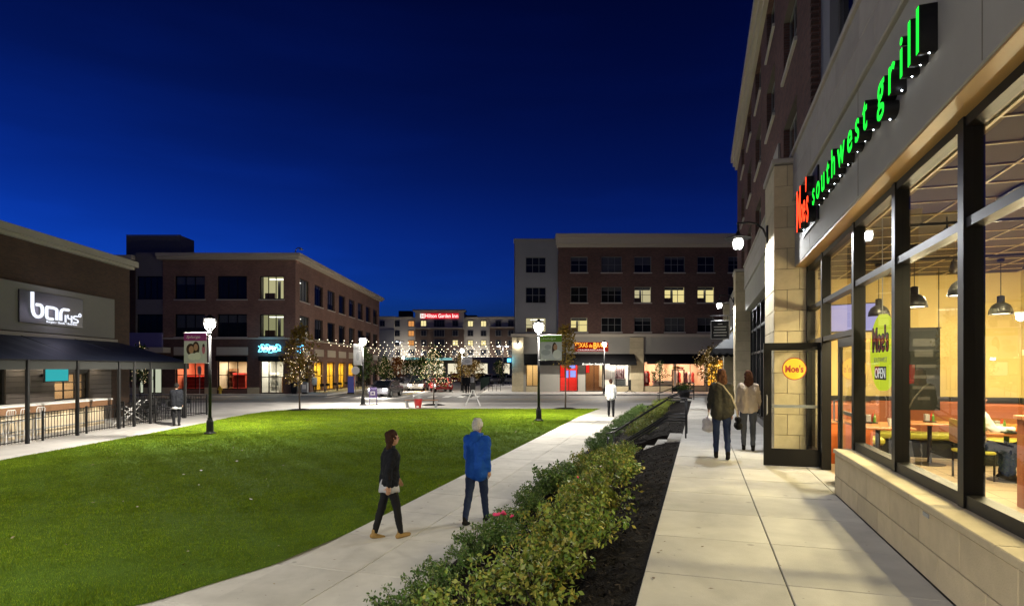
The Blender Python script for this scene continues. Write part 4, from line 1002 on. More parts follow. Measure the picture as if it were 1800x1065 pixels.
for j, r in enumerate(rows): window(TBD, lambda u, d, z: (u, YT+.25-d, z), TX(924), TX(960), r[0], r[1], 3, 2, 'litT2' if j == 2 else None, 'alum', .06, d=-.12, sill=False)
obj('cornice', MB().box(TX(979), TX(1350), YT-.25, YT+2, TZ(435)+.002, TZ(430)).box(TX(979)-.1, TX(1350), YT-.5, YT+2, TZ(430)+.002, TZ(420)).box(TX(979)-.15, TX(1350), YT-.7, YT+2, TZ(420)+.002, TZ(413)), M['cream'], TBD)
obj('parapet_cap', MB().box(TX(903), TX(978), YT+.1, YT+2, TZ(421)+.002, TZ(419)), M['greypanel'], TBD)
obj('roof_unit', MB().cbox(TX(1125), TX(1133), YT+5, YT+6, TZ(413), TZ(407.5), .03), M['dark'], TBD)
obj('roof', MB().box(TX(905), TX(1345), YT+.5, 84, 13.0, 13.3), M['dark'], TBD)
# ground floor
pil = [(900,920),(1107,1130)]
gop = [(TX(925), TX(948)), (TX(984), TX(1016)), (TX(1029), TX(1060)), (TX(1062), TX(1106)), (TX(1132), TX(1186)), (TX(1188), TX(1240)), (TX(1244), TX(1300))]
zt = TZ(624); opsg = []
for i, (a, b) in enumerate(gop): opsg.append((a, b, G0+.02 if i in (1, 2) else G0+.55, TZ(632)))
obj('ground_floor_wall', fwall(mT_, TX(900), TX(1345), G0, TZ(589), opsg, .2), M['stucco'], TBD)
obj('corner_side', MB().box(TX(900)-.003, TX(900)+.04, YT+.002, 84, G0, TZ(589)), M['stucco'], TBD)
obj('string_course', MB().fb(mT_, TX(898), TX(1345), .0, .22, TZ(592), TZ(587)), M['cream'], TBD)
for a, b in pil:
    p = obj('pilaster', MB().fb(mT_, TX(a)+.01, TX(b)-.01, .005, .28, G0, TZ(593)), M['stonegap'], TBD)
    z = G0
    while z < TZ(594): 
        h = min(.62, TZ(593)-z); obj('stone_block', MB().fb(mT_, TX(a), TX(b), .004, .30, z+.005, z+h-.005), M['stone'], p); z += h
for i, (a, b) in enumerate(gop):
    if i not in (1, 2): obj('stone_base', MB().fb(mT_, a, b, .003, .06, G0, G0+.54), M['stone'], TBD)
cfg = [('shopwarm',110,(1,.75,.4)), ('shopred',320,(1,.4,.3)), ('wood',140,(1,.7,.4)), ('shopwhite',320,(1,.88,.75)), ('shopwarm',300,(1,.58,.4)), ('shopwarm',300,(1,.58,.42)), ('shopyellow',260,(1,.75,.35))]
for (q, (c, en, lc)) in zip(opsg, cfg):
    wo = window(TBD, mT_, *q, 2, 1, None, 'frame', .07, d=-.15, sill=False, name='shop_window', depth=3.0)
    for ch in wo.children:
        if ch.name.startswith('room'): ch.data.materials.clear(); ch.data.materials.append(M[c])
    area('shop_light', ((q[0]+q[1])/2, YT+1.5, q[3]-.06), en, 1.6, 1.4, lc, (0,0,0), TBD)
# things on show behind the shop windows
M['scrA'] = emit('menu_red', (1,.03,.02), 1.3); M['scrB'] = emit('menu_blue', (.35,.4,1), 1.6); M['gown'] = mat('cloth_white', (.75,.74,.72), .8); M['gownp'] = mat('cloth_plum', (.20,.05,.08), .8)
for k, (px0, px1, py0, py1, mt) in enumerate(((985.5,993,636,662,'scrA'), (996,1014,636,639.5,'scrA'), (1000,1012,641,647.5,'scrB'), (996,1000.5,651,664,'scrB'), (1003,1013,651,663,'scrB'), (1031,1037,636,655,'scrA'))):
    e = thing('display_screen', ('tall red glowing panel at the left of the restaurant window', 'narrow red glowing strip across the restaurant window top', 'wide blue glowing screen high in the restaurant window', 'narrow blue glowing screen low in the restaurant window', 'square blue glowing screen low in the restaurant window', 'red glowing hanging panel beside the restaurant door')[k], 'screen', (TX((px0+px1)/2), YT+.5, TZ(py1)))
    obj('case', MB().box(-(TX(px1)-TX(px0))/2-.03, (TX(px1)-TX(px0))/2+.03, 0, .06, -.03, TZ(py0)-TZ(py1)+.03), M['black'], e); obj('glass_face', MB().box(-(TX(px1)-TX(px0))/2, (TX(px1)-TX(px0))/2, -.008, -.002, 0, TZ(py0)-TZ(py1)), M[mt], e)
for k in range(11):
    x = TX(1066 + 3.4*k); c = 'gown' if k < 6 else 'gownp'
    e = thing('hanging_garment', ('first','second','third','fourth','fifth','sixth')[k] + ' white garment from the left on the shop clothes rail' if k < 6 else ('first','second','third','fourth','fifth')[k-6] + ' plum garment from the left on the shop clothes rail', 'garment', (x, YT+1.2, .55), 0, 'white garments on the rail' if k < 6 else 'plum garments on the rail')
    obj('cloth', MB().prism([(-.06,0),(.06,0),(.05,.9),(.02,1.15),(-.02,1.15),(-.05,.9)], 1, -.2, .2), M[c], e); obj('hook', MB().tube([(0,0,1.15),(0,0,1.25),(.03,0,1.28)], .008, 4), M['grey'], e)
e = thing('garment_rail', 'long metal rail carrying the hanging garments', 'rail', (TX(1084), YT+1.2, G0+.55)); obj('bar', MB().cyl((TX(1064)-TX(1084),0,1.80), (TX(1104)-TX(1084),0,1.80), .015, n=6), M['grey'], e)
for dx in (-20, 20): obj('upright', MB().cyl((dx/kT,0,0), (dx/kT,0,1.80), .015, n=6), M['grey'], e)
furn('pale wooden display box under the hanging garments', TX(1092), YT+1.0, G0+.56, 1.2, .5, .75, 'shopwhite')
furn('red display stand behind the first shop window right of the pilaster', TX(1140), YT+1.5, G0+.56, .7, .5, 1.5, 'shopred')
furn('white display table in the shop window by the small lit tree', TX(1172), YT+1.2, G0+.56, 2.2, .5, .55, 'shopwhite')
for k in range(9):
    x = TX((1136,1141,1147,1154,1196,1203,1211,1219,1227)[k]); col = ('gownp','gown','shopred')[k % 3]
    e = thing('display_garment', ('first','second','third','fourth','fifth','sixth','seventh','eighth','ninth')[k] + ' garment on a stand from the left behind the right-hand shop windows', 'garment', (x, YT+1.0+.4*(k % 3), G0+.56), 0, 'garments in the right-hand shop windows')
    obj('dress', MB().lathe([(.20,.35),(.13,.85),(.15,1.05),(.17,1.25),(.06,1.36),(.04,1.42),(0,1.42)], n=12), M[col], e, smooth=True); obj('stand', MB().cyl((0,0,0),(0,0,.4),.02,n=6), M['grey'], e); obj('foot', MB().lathe([(0,.02),(.16,.01),(.16,0)], n=12), M['grey'], e)
# awnings
def shed(x0, x1, z0, z1, y0, dep, lab, txts=()):
    a = fthing('awning', lab, 'awning', ((x0+x1)/2, y0-dep/2, z1), rz=0)
    m = MB(); m.add([(x0,y0,z0),(x1,y0,z0),(x1,y0-dep,z1+.22),(x0,y0-dep,z1+.22)], [(0,1,2,3)]); m.add([(x0,y0,z0),(x0,y0-dep,z1+.22),(x0,y0,z1+.22)], [(0,1,2)]); m.add([(x1,y0,z0),(x1,y0-dep,z1+.22),(x1,y0,z1+.22)], [(0,1,2)])
    obj('canopy', m, M['fabricblk'], a); obj('valance', MB().box(x0, x1, y0-dep-.02, y0-dep-.004, z1, z1+.22), M['fabricblk'], a)
    obj('awning_frame', MB().tube([(x0,y0,z1+.2),(x0,y0-dep+.02,z1+.2),(x1,y0-dep+.02,z1+.2),(x1,y0,z1+.2)], .02, 5), M['black'], a)
    for tx, xx, ww, hh in txts: place_text('lettering', tx, 'white', a, lambda u, d, z: (u, y0-dep-.02-d, z), xx, z1+.02, .004, .2, .002, 1, width=ww, height=hh, shear=.3)
shed(TX(921), TX(1114), TZ(622), TZ(642), YT-.31, 1.3, 'black canvas awning under the red restaurant sign', (('Brazilian Steakhouse', TX(1020), 2.7, .2),))
shed(TX(1131), TX(1250), TZ(622), TZ(640), YT-.31, 1.3, 'black canvas awning right of the stone pilaster on the apartment block', ())
# red restaurant sign
M['orangeneon'] = emit('orange_neon', (1,.42,.05), 2.0); M['redback'] = emit('red_back', (.9,.015,.008), .32)
e = fthing('restaurant_sign', 'glowing red and orange sign lettering above the black restaurant awning', 'sign', (TX(1040), YT-.3, TZ(617)), rz=0)
obj('backing', MB().fb(mT_, TX(1010), TX(1069), .02, .06, TZ(617.5), TZ(601.5)), M['redback'], e)
place_text('lettering', 'T', 'orangeneon', e, mT_, TX(1009), TZ(613), .10, .8, .02, 1, width=.34, height=.62, off=.012)
place_text('lettering', 'EXAS', 'orangeneon', e, mT_, TX(1015.5), TZ(610.5), .10, .8, .02, 1, width=.98, height=.45)
place_text('lettering', 'de', 'orangeneon', e, mT_, TX(1035), TZ(610.5), .10, .8, .02, 1, width=.36, height=.36)
place_text('lettering', 'B', 'orangeneon', e, mT_, TX(1043), TZ(613), .10, .8, .02, 1, width=.33, height=.62, off=.012)
place_text('lettering', 'RAZIL', 'orangeneon', e, mT_, TX(1049.5), TZ(610.5), .10, .8, .02, 1, width=1.05, height=.45)
place_text('lettering', 'CHURRASCARIA', 'signwhite', e, mT_, TX(1015), TZ(616.3), .08, .3, .01, 1, width=2.7, height=.14)
# blue lit blade sign on the corner
M['bluesign'] = emit('blue_sign', (.10,.55,1), 3)
e = fthing('corner_blade_sign', 'small bright blue lit box sign on the corner of the apartment block', 'sign', (TX(896), YT, TZ(637)), rz=0)
obj('box', MB().cbox(TX(891), TX(899), YT-.1, YT+.1, TZ(637), TZ(629), .02), M['black'], e); obj('lit_face', MB().box(TX(891.6), TX(898.4), YT-.125, YT-.105, TZ(636), TZ(630)), M['bluesign'], e)
obj('arm', MB().box(TX(899), TX(900), YT-.04, YT+.04, TZ(634), TZ(632)), M['black'], e); point('sign_light', (TX(895), YT-.6, TZ(633)), 30, (.1,.55,1), .2, e)
for px, lab in ((910, 'small round wall light on the grey corner pier of the apartment block'), ):
    e = fthing('wall_light', lab, 'wall light', (TX(px), YT-.4, TZ(606)), rz=0); obj('bracket', MB().cbox(TX(px)-.06, TX(px)+.06, YT-.5, YT-.31, TZ(605), TZ(603), .01), M['black'], e); obj('lamp', MB().sph((TX(px), YT-.5, TZ(606.5)), .09, 10, 6), M['glow'], e); point('wall_light_source', (TX(px), YT-.5, TZ(606.5)), 60, (1,.95,.85), .08, e)
# ================================================================ HOTEL
YH = 185.0; kH = FPX / YH
def HX(px): return (px - CX) / kH
def HZ(py): return CAMZ + (HY - py) / kH
M['hotelcream'] = mat('hotel_cream', (.50,.46,.40), .8, var=.04); M['hotelbrown'] = mat('hotel_brown', (.10,.065,.05), .85)
HT = fthing('hotel_building', 'distant five-storey cream hotel with brown centre block and red lit roof sign', 'building', (HX(775), YH, -.6), rz=0)
def block(name, p0, p1, yt, yb, dep, mt): return obj(name, MB().box(HX(p0), HX(p1), YH-dep, YH+14, HZ(yb), HZ(yt)), M[mt], HT)
block('left_wing', 655, 694, 559, 662, .6, 'hotelcream'); block('left_link', 694, 732, 558.5, 662, 0, 'hotelcream'); block('centre_upper', 731, 815.5, 548, 578, 1.2, 'hotelcream'); block('centre_lower', 731, 815.5, 578.2, 628, 1.1, 'hotelbrown')
block('right_link', 815.7, 860.5, 559, 662, 0, 'hotelcream'); block('right_upper', 861, 925, 559, 576, .6, 'hotelcream'); block('right_lower', 861, 925, 576.2, 628, .55, 'hotelbrown'); block('podium', 700, 925, 628.2, 662, 4, 'stucco')
obj('left_band', MB().box(HX(655), HX(694), YH-.75, YH-.6, HZ(628), HZ(579)), M['greypanel'], HT)
for a, b, y0, y1, dp in ((727,819,545,548,2.2),(655,694.5,556.5,559,1.2),(694.6,726.5,557,558.5,.6),(819.2,860.6,557,559,.6),(860.8,926,556.8,559,1.2),(730,816.5,576.6,578.1,1.6),(860.7,925,575,576.2,1.0)):
    obj('cornice', MB().box(HX(a), HX(b), YH-dp, YH+3, HZ(y1)+.01, HZ(y0)), M['cream'], HT)
for a, b, y0, y1 in ((694,717,541,557),(815,836,549,556),(868,880,552,557)): obj('roof_unit', MB().box(HX(a), HX(b), YH+6, YH+10, HZ(y1), HZ(y0+2)), M['dark'], HT)
M['hlit'] = emit('hotel_lit', (1,.85,.4), 1.0); M['hdark'] = mat('hotel_glass', (.02,.022,.03), .15)
def hwin(px, py, wpx, hpx, dep, lit=None, cols=2):
    x0, x1, z0, z1 = HX(px-wpx/2), HX(px+wpx/2), HZ(py+hpx/2), HZ(py-hpx/2)
    wo = obj('window', MB().box(x0-.12, x1+.12, YH-dep-.10, YH-dep-.003, z0-.12, z1+.12), M['alum'], HT)
    for c in range(cols):
        a = x0 + (x1-x0)*c/cols; b = x0 + (x1-x0)*(c+1)/cols; obj('pane', MB().box(a+.04, b-.04, YH-dep-.13, YH-dep-.102, z0, z1), M[lit] if lit else M['hdark'], wo)
M['horange'] = emit('balcony_glow', (1,.42,.12), .7)
for j, py in enumerate((569, 586, 603, 619.5)):
    hwin(673, py, 8, 9, .6); hwin(698, py, 9, 9, 0); hwin(723, py, 10, 9, 0, 'horange' if j < 3 else None)
    hwin(745.6, py, 9, 9, 1.2 if j == 0 else 1.1, 'hlit' if j == 0 else None); hwin(773, py, 18, 11, 1.2 if j == 0 else 1.1, None, 4); hwin(801, py, 9, 9, 1.2 if j == 0 else 1.1, 'hlit' if j == 2 else None)
    hwin(827, py, 9, 9, 0, 'hlit' if j in (0, 2) else None); hwin(850, py, 9, 9, 0, 'hlit' if j in (0, 2) else None); hwin(876, py, 9, 9, .6 if j == 0 else .55); hwin(898, py, 9, 9, .6 if j == 0 else .55)
M['tealband'] = emit('teal_band', (.35,.75,.75), .7); M['podlit'] = emit('lobby_glow', (1,.9,.65), .9)
obj('entrance_canopy', MB().box(HX(720), HX(800), YH-9, YH-4.01, HZ(634), HZ(629)), M['cream'], HT); obj('lit_band', MB().box(HX(720), HX(800), YH-9.08, YH-9.01, HZ(633.5), HZ(630)), M['tealband'], HT)
for a, b in ((703,718),(724,740),(745,761),(766,782),(790,806),(836,858),(884,896)): wo = obj('lobby_window', MB().box(HX(a)-.15, HX(b)+.15, YH-4.1, YH-4.003, HZ(658), HZ(637)), M['frame'], HT); obj('pane', MB().box(HX(a), HX(b), YH-4.14, YH-4.102, HZ(657), HZ(639)), M['podlit'], wo)
e = fthing('hotel_sign', 'red lit hotel sign board with pale lettering on the roof parapet', 'sign', (HX(774), YH-1.3, HZ(560)), rz=0)
M['hsignred'] = emit('sign_red', (1,.02,.04), .75); M['hsignwhite'] = emit('sign_pale', (1,.8,.75), 1.6)
mH = lambda u, d, z: (u, YH-1.21-d, z)
obj('board', MB().fb(mH, HX(741), HX(807), .0, .2, HZ(560.5), HZ(551.5)), M['hsignred'], e)
for wd_, a_, b_ in (('Hilton', 749, 768.5), ('Garden', 771.5, 793), ('Inn', 796, 806)): place_text('lettering', wd_, 'hsignwhite', e, mH, HX(a_), HZ(559), .25, 1.2, .03, 1, width=HX(b_)-HX(a_), height=1.15, off=.005)
obj('emblem', MB().fb(mH, HX(740), HX(747.5), .2, .3, HZ(560), HZ(552)), M['signwhite'], e)
place_text('emblem_letter', 'H', 'hsignred', e, mH, HX(742), HZ(559), .33, 1, .02, 1, width=.7, height=1.1)

# facade floodlights on the hotel podium roof
for i, px in enumerate((703, 716, 740, 806, 832, 855, 885, 906)):
    e = thing('facade_floodlight', 'small floodlight washing the hotel wall, %s from the left' % ('first','second','third','fourth','fifth','sixth','seventh','eighth')[i], 'floodlight', (HX(px), YH-3.3, HZ(628.2)), 0, 'floodlights on the hotel podium')
    obj('housing', MB().cbox(-.3,.3,-.2,.2,.12,.4,.03), M['black'], e); obj('bracket', MB().box(-.06,.06,-.06,.06,0,.12), M['black'], e); obj('lens', MB().box(-.26,.26,.202,.215,.16,.36), M['led'], e)
    l = bpy.data.lights.new('flood', 'POINT'); l.energy = 420; l.color = (1,.93,.82); l.shadow_soft_size = .3; lo = bpy.data.objects.new('flood', l); COL.objects.link(lo); lo.parent = e; lo.location = (0, .0, 1.0)
# ================================================================ BAR BUILDING AND PATIO
RZB = R(2.84); BB = (-18.9, 29.3, 0.0)
def bworld(x, y, z=0): c, s = math.cos(RZB), math.sin(RZB); return Vector((BB[0] + x*c - y*s, BB[1] + x*s + y*c, z))
def bz(x, y): return gz(bworld(x, y).y)
def bthing(name, lab, cat, o, group=None): return fthing(name, lab, cat, o, group, rz=RZB, base=BB)
mb = lambda u, d, z: (d, u, z)
M['bartrim'] = mat('bar_trim', (.27,.25,.21), .85, var=.08)
M['barstucco'] = mat('bar_stucco', (.17,.165,.15), .9, var=.06, bump=.2, bscale=160)
BR = bthing('bar_building', 'low dark brick bar building at the left with lit white sign panel', 'building', (-2, -6, -.8))
w1 = (-5.1, -3.0, .40, 1.52); w2 = (-11.5, -7.6, .40, 1.72)
obj('wall', fwall(mb, -22, 0, 2.6, 6.55, []), M['brickB'], BR)
obj('corner_pier', MB().box(-.3, .0, -1.4, -.003, -.9, 2.598), M['brickB'], BR)
obj('end_wall', MB().box(-14, -.003, -.2, .0, -.9, 6.55), M['brickB'], BR)
M['plank'] = mat('dark_plank', (.075,.06,.05), .7, var=.15, vscale=3, tintvar=.15)
lw_ = obj('lower_wall', fwall(lambda u, d, z: (d-.03, u, z), -22, -1.4, -1.1, 2.6, [w1, w2], .3), M['dark'], BR)
for (a, b) in ((-3.0, -1.42), (-7.6, -5.1)):
    z = -.8
    while z < 2.5: obj('plank', MB().cbox(-.028, .012, a+.01, b-.01, z+.006, z+.196, .006), M['plank'], lw_); z += .2
z = 1.75
M['barwall'] = mat('bar_interior', (.30,.22,.14), .8)
for q, nc, nr in ((w1, 3, 3), (w2, 5, 3)):
    wo = window(BR, lambda u, d, z: (d-.03, u, z), *q, nc, nr, None, 'frame', .06, d=-.10, sill=False, depth=2.5)
    for ch in wo.children:
        if ch.name.startswith('room'): ch.data.materials.clear(); ch.data.materials.append(M['barwall'])
    area('bar_room_light', (-1.4, (q[0]+q[1])/2, q[3]+.05), 110, 1.0, 1.5, (1,.75,.45), (0,0,0), BR)
obj('sign_panel_surround', MB().cbox(.003, .14, -22, -1.4, 3.10, 4.93, .02), M['barstucco'], BR)
obj('ledge', MB().cbox(.003, .26, -22, -1.35, 2.86, 3.06, .015), M['bartrim'], BR)
obj('cornice', MB().box(-.5, .18, -22, .10, 6.552, 6.68).box(-.5, .32, -22, .22, 6.682, 6.95), M['bartrim'], BR)
obj('roof', MB().box(-14, -.5, -22, -.2, 6.4, 6.5), M['dark'], BR)
# sign
M['signwhiteb'] = emit('bar_white', (.86,.90,1.0), 1.25); M['signpanel'] = mat('sign_panel', (.03,.03,.045), .4)
e = bthing('bar_sign', 'dark sign panel with rounded glowing white letters on the bar building', 'sign', (.2, -5.4, 3.4))
obj('panel', MB().cbox(.142, .20, -7.2, -3.7, 3.43, 4.66, .01), M['signpanel'], e)
def chai(p, n=2):
    for _ in range(n):
        q = [p[0]]
        for a, b in zip(p[:-1], p[1:]): q += [tuple(a[i]*.75 + b[i]*.25 for i in range(2)), tuple(a[i]*.25 + b[i]*.75 for i in range(2))]
        p = q + [p[-1]]
    return p
def stroke(pts, r, y0, z0): return MB().tube([(.235, y0 + a, z0 + b) for a, b in chai(pts)], r, 8)
z0 = 3.70
obj('letter', stroke([(0,.92),(0,.0),(.52,.0),(.52,.46),(.2,.46)], .062, -6.62, z0), M['signwhiteb'], e)
obj('letter', stroke([(.0,.42),(.56,.42),(.56,.22),(.56,-.05)], .058, -5.88, z0).tube([(.235,-5.88+a,z0+b) for a, b in chai([(.34,-.03),(.0,-.03),(.0,.22),(.0,.42)])], .058, 8), M['signwhiteb'], e)
obj('letter', stroke([(0,-.05),(0,.42),(.46,.42)], .058, -5.10, z0), M['signwhiteb'], e)
obj('letter', stroke([(.0,.2),(.0,-.1)], .034, -4.82, z0), M['signwhiteb'], e)
obj('letter', stroke([(.0,.22),(.0,.06),(.22,.06)], .03, -4.68, z0).tube([(.235,-4.46,z0+.2),(.235,-4.46,z0-.1)], .03, 8), M['signwhiteb'], e)
obj('letter', stroke([(.27,.2),(.0,.2),(.0,.08),(.27,.06),(.27,-.07),(.0,-.07)], .03, -4.34, z0), M['signwhiteb'], e)
obj('letter', MB().tube([(.235, -3.95+.07*math.cos(k*.5236), z0+.26+.07*math.sin(k*.5236)) for k in range(12)], .022, 6, closed=True), M['signwhiteb'], e)
place_text('lettering', 'Burgers • Bands • Bourbon', 'signwhiteb', e, mb, -5.85, 3.49, .21, .12, .006, 1, width=1.75, height=.11)
point('sign_glow', (.8, -5.4, 4.0), 24, (.75,.7,1), .3, e)
# awning
A0, A1 = (1.75, -13.0), (3.45, -1.25)
aw = bthing('patio_awning', 'long dark canvas awning over the fenced bar patio', 'awning', (1.8, -6, 1.6))
N = 12; m = MB()
for i in range(N):
    q0, q1 = i/N, (i+1)/N
    def fp(q, z): return (A0[0]+(A1[0]-A0[0])*q, A0[1]+(A1[1]-A0[1])*q, z)
    def wp(q): return (.05, -13.0 + (13.0-1.4)*q, 3.0)
    m.add([wp(q0), wp(q1), fp(q1, 2.02), fp(q0, 2.02)], [(0,1,2,3)])
m.add([(.05,-1.4,3.0),(3.45,-1.25,2.02),(.05,-1.35,2.02)], [(0,1,2)])
obj('canopy', m, M['canvasnavy'], aw)
m = MB(); m.add([fp(0,2.02),fp(1,2.02),fp(1,1.68),fp(0,1.68)], [(0,1,2,3)]); m.add([(3.45,-1.245,2.02),(.05,-1.245,2.02),(.05,-1.245,1.68),(3.45,-1.245,1.68)], [(0,1,2,3)])
M['valance'] = mat('valance_canvas', (.04,.041,.04), .85, var=.06, spec=.1); obj('valance', m, M['valance'], aw)
m = MB(); m.tube([fp(0,1.99),fp(1,1.99)], .03, 6); m.tube([(.05,-1.3,1.99),fp(1,1.99)], .03, 6)
for q in (.25,.5,.75): m.tube([wp(q), fp(q,1.99)], .025, 6)
obj('awning_frame', m, M['black'], aw)
def fl(q): return (A0[0]+(A1[0]-A0[0])*q, A0[1]+(A1[1]-A0[1])*q)
for q in (.29, .46, .63, .70, .78, .975):
    x, y = fl(q); obj('post', MB().cbox(x-.05, x+.05, y-.05, y+.05, bz(x,y)-.02, 2.0, .008), M['black'], aw)
# patio fence
FE0, FE1, FE2 = (1.72, -12.6), (3.55, .35), (-.6, .75)
fn = bthing('patio_fence', 'black metal picket fence around the bar patio', 'fence', (2.6, -6, -.8))
pk = MB().cyl((0,0,-.88), (0,0,.06), .010, n=5).mesh('picket'); pk.materials.append(M['black'])
def fence_run(p, q):
    L = math.hypot(q[0]-p[0], q[1]-p[1]); n = int(L/.125); npost = max(2, int(L/2.0)+1); nxt = 0
    for i in range(npost+1):
        a = i/npost; x, y = p[0]+(q[0]-p[0])*a, p[1]+(q[1]-p[1])*a
        obj('post', MB().cbox(x-.03, x+.03, y-.03, y+.03, bz(x,y)-.02, bz(x,y)+1.03, .005), M['black'], fn)
        if i < npost:
            b = (i+1)/npost; x2, y2 = p[0]+(q[0]-p[0])*b, p[1]+(q[1]-p[1])*b
            for h in (.10, .80, .97): obj('rail', MB().tube([(x,y,bz(x,y)+h), (x2,y2,bz(x2,y2)+h)], .016, 4), M['black'], fn)
    for i in range(n):
        a = (i+.5)/n; x, y = p[0]+(q[0]-p[0])*a, p[1]+(q[1]-p[1])*a
        obj('picket', pk, None, fn, (x, y, bz(x,y)+.93))
fence_run(FE0, FE1); fence_run(FE1, FE2)
# counter
ct = bthing('bar_counter', 'long patio bar counter with wooden top edge behind the fence', 'counter', (1.5, -7, -.8))
g = bz(1.4, -7)
obj('top', MB().cbox(.55, 1.35, -13, -3.55, g+1.10, g+1.16, .01), M['white'], ct); obj('fascia_board', MB().cbox(1.30, 1.34, -13, -3.58, g+.86, g+1.098, .005), M['wood'], ct)
obj('front', MB().box(.95, 1.05, -13, -3.6, g-.05, g+1.098), M['shopwarm'], ct); obj('foot_rail', MB().cyl((1.25,-13,g+.25), (1.25,-3.7,g+.25), .025, n=6), M['grey'], ct)
M['strip'] = emit('led_strip', (1,.85,.6), 2); obj('led_strip', MB().box(1.10, 1.14, -12.8, -3.7, g+1.06, g+1.085), M['strip'], ct)
for y in (-11, -8.5, -6, -4.2): point('strip_light', (1.25, y, g+.75), 3, (1,.85,.62), .15, ct)
for k, y in enumerate((-11.0, -9.0, -7.0, -5.6, -4.8, -4.0, -2.6)):
    d = bthing('downlight', 'small round downlight under the patio awning, %s from the building corner' % ('seventh','sixth','fifth','fourth','third','second','first')[k], 'downlight', (.35, y, 1.72), 'downlights under the patio awning')
    obj('can', MB().cyl((.35,y,1.80), (.35,y,1.95), .07, n=12), M['black'], d); obj('lens', MB().lathe([(0,1.795),(.06,1.795)], (.35,y,0), 12), M['led'], d); point('down_light', (.38, y, 1.70), 11, (1,.85,.62), .06, d)
    obj('stem', MB().cyl((.35,y,1.95), (.35,y,2.88), .01, n=5), M['black'], d)
# TV
e = bthing('television', 'cyan glowing television hung under the bar awning', 'television', (.6, -5.8, 1.2))
obj('case', MB().cbox(.50, .56, -6.45, -5.1, 1.18, 1.74, .01), M['black'], e); M['cyanscr'] = emit('tv_cyan', (.05,.55,.58), .75); obj('screen', MB().box(.562, .566, -6.40, -5.15, 1.22, 1.70), M['cyanscr'], e); obj('mount', MB().box(.02, .5, -5.9, -5.7, 1.4, 1.5), M['black'], e)
# red neon in window
e = bthing('neon_sign', 'small red lit sign in the bar garage window', 'sign', (-.4, -4.8, 1.3)); M['redneon'] = emit('red_neon', (1,.05,.03), 3); obj('tubes', MB().box(-.30, -.28, -5.0, -4.5, 1.32, 1.46), M['redneon'], e); obj('backing', MB().box(-.32, -.302, -5.05, -4.45, 1.29, 1.49), M['black'], e)
# white bar stools
st = bthing('bar_stool', '', 'bar stool', (0,0,0), 'white metal bar stools at the patio counter'); OFF.pop(st.name)
obj('seat', MB().cbox(-.19, .19, -.19, .19, .72, .75, .015), M['whitemetal'], st)
for sx in (-1, 1):
    for sy in (-1, 1): obj('leg', MB().tube([(sx*.17, sy*.17, .72), (sx*.22, sy*.22, 0)], .013, 6), M['whitemetal'], st)
obj('footrest', MB().tube([(-.20,-.20,.28),(.20,-.20,.28),(.20,.20,.28),(-.20,.20,.28)], .01, 5, closed=True), M['whitemetal'], st)
obj('back_frame', MB().tube([(.18,-.18,.74),(.21,-.19,1.08),(.21,-.15,1.14),(.21,.15,1.14),(.21,.19,1.08),(.18,.18,.74)], .014, 6), M['whitemetal'], st)
for k in (-1, 0, 1): obj('back_slat', MB().tube([(.19,k*.08,.75),(.21,k*.08,1.13)], .009, 5), M['whitemetal'], st)
for i, (px, lb) in enumerate(((8,'cut by the left edge of the picture'), (33,'in the middle of the three'), (61,'nearest the awning post'))):
    s_ = st if i == 0 else copy_tree(st); Y = 16.62*FPX/(CX-px); s_.location = (PX(px, Y), Y, gz(Y)); s_.rotation_euler[2] = RZB; s_['label'] = 'white metal bar stool ' + lb
# cafe tables and chairs
def cafe_chair(): 
    c = thing('patio_chair', '', 'chair', (0,0,0), 0, 'black patio chairs')
    obj('seat', MB().cbox(-.21,.21,-.21,.21,.43,.455,.01), M['black'], c); obj('backrest', MB().cbox(-.20,.20,.19,.215,.60,.86,.01), M['black'], c)
    for sx in (-1, 1):
        obj('leg', MB().tube([(sx*.19,-.19,.43),(sx*.20,-.22,0)], .012, 5), M['black'], c); obj('leg', MB().tube([(sx*.19,.20,.86),(sx*.19,.20,.43),(sx*.20,.24,0)], .012, 5), M['black'], c)
    return c
def cafe_table():
    c = thing('patio_table', '', 'table', (0,0,0), 0, 'black patio tables')
    obj('table_top', MB().lathe([(0,.74),(.38,.74),(.38,.71),(0,.71)], n=20), M['black'], c); obj('pedestal', MB().cyl((0,0,.02),(0,0,.71),.03,n=8), M['black'], c); obj('foot', MB().lathe([(0,.03),(.22,.015),(.22,0)], n=14), M['black'], c); return c
CH, TA = cafe_chair(), cafe_table(); usedc = [0]; usedt = [0]
def put(proto, used, x, y, z, rz, lab, grp):
    o = proto if not used[0] else copy_tree(proto); used[0] = 1
    o.location = (x, y, z); o.rotation_euler[2] = rz; o['label'] = lab; o['group'] = grp
for k, (bx, by) in enumerate(((1.6,-1.9),(2.3,-.6),(.9,-.9),(2.5,-2.8))):
    v = bworld(bx, by); tn = ('beside the folding rack', 'at the outer corner of the fence', 'closest to the brick pier', 'pushed against the awning post')[k]; put(TA, usedt, v.x, v.y, gz(v.y), 0, 'round black bar patio table ' + tn, 'tables on the bar patio')
    for j in range(3):
        a = j*2.09 + k; put(CH, usedc, v.x + .62*math.cos(a), v.y + .62*math.sin(a), gz(v.y), a - math.pi/2, 'black chair, ' + ('right', 'rear', 'near')[j] + ' of the patio table ' + tn, 'chairs on the bar patio')
for k in range(5):
    y = 58.5 + 4.1*k; on = ('first', 'second', 'third', 'fourth', 'fifth')[k]; put(TA, usedt, -18.6, y, -.6, 0, on + ' black pavement table from the neon corner beside the office building', 'tables along the office building')
    for j in (-1, 1): put(CH, usedc, -18.6, y + .7*j, -.6, 0 if j > 0 else math.pi, 'black chair on the ' + ('near' if j < 0 else 'far') + ' side of the ' + on + ' pavement table from the neon corner', 'chairs along the office building')
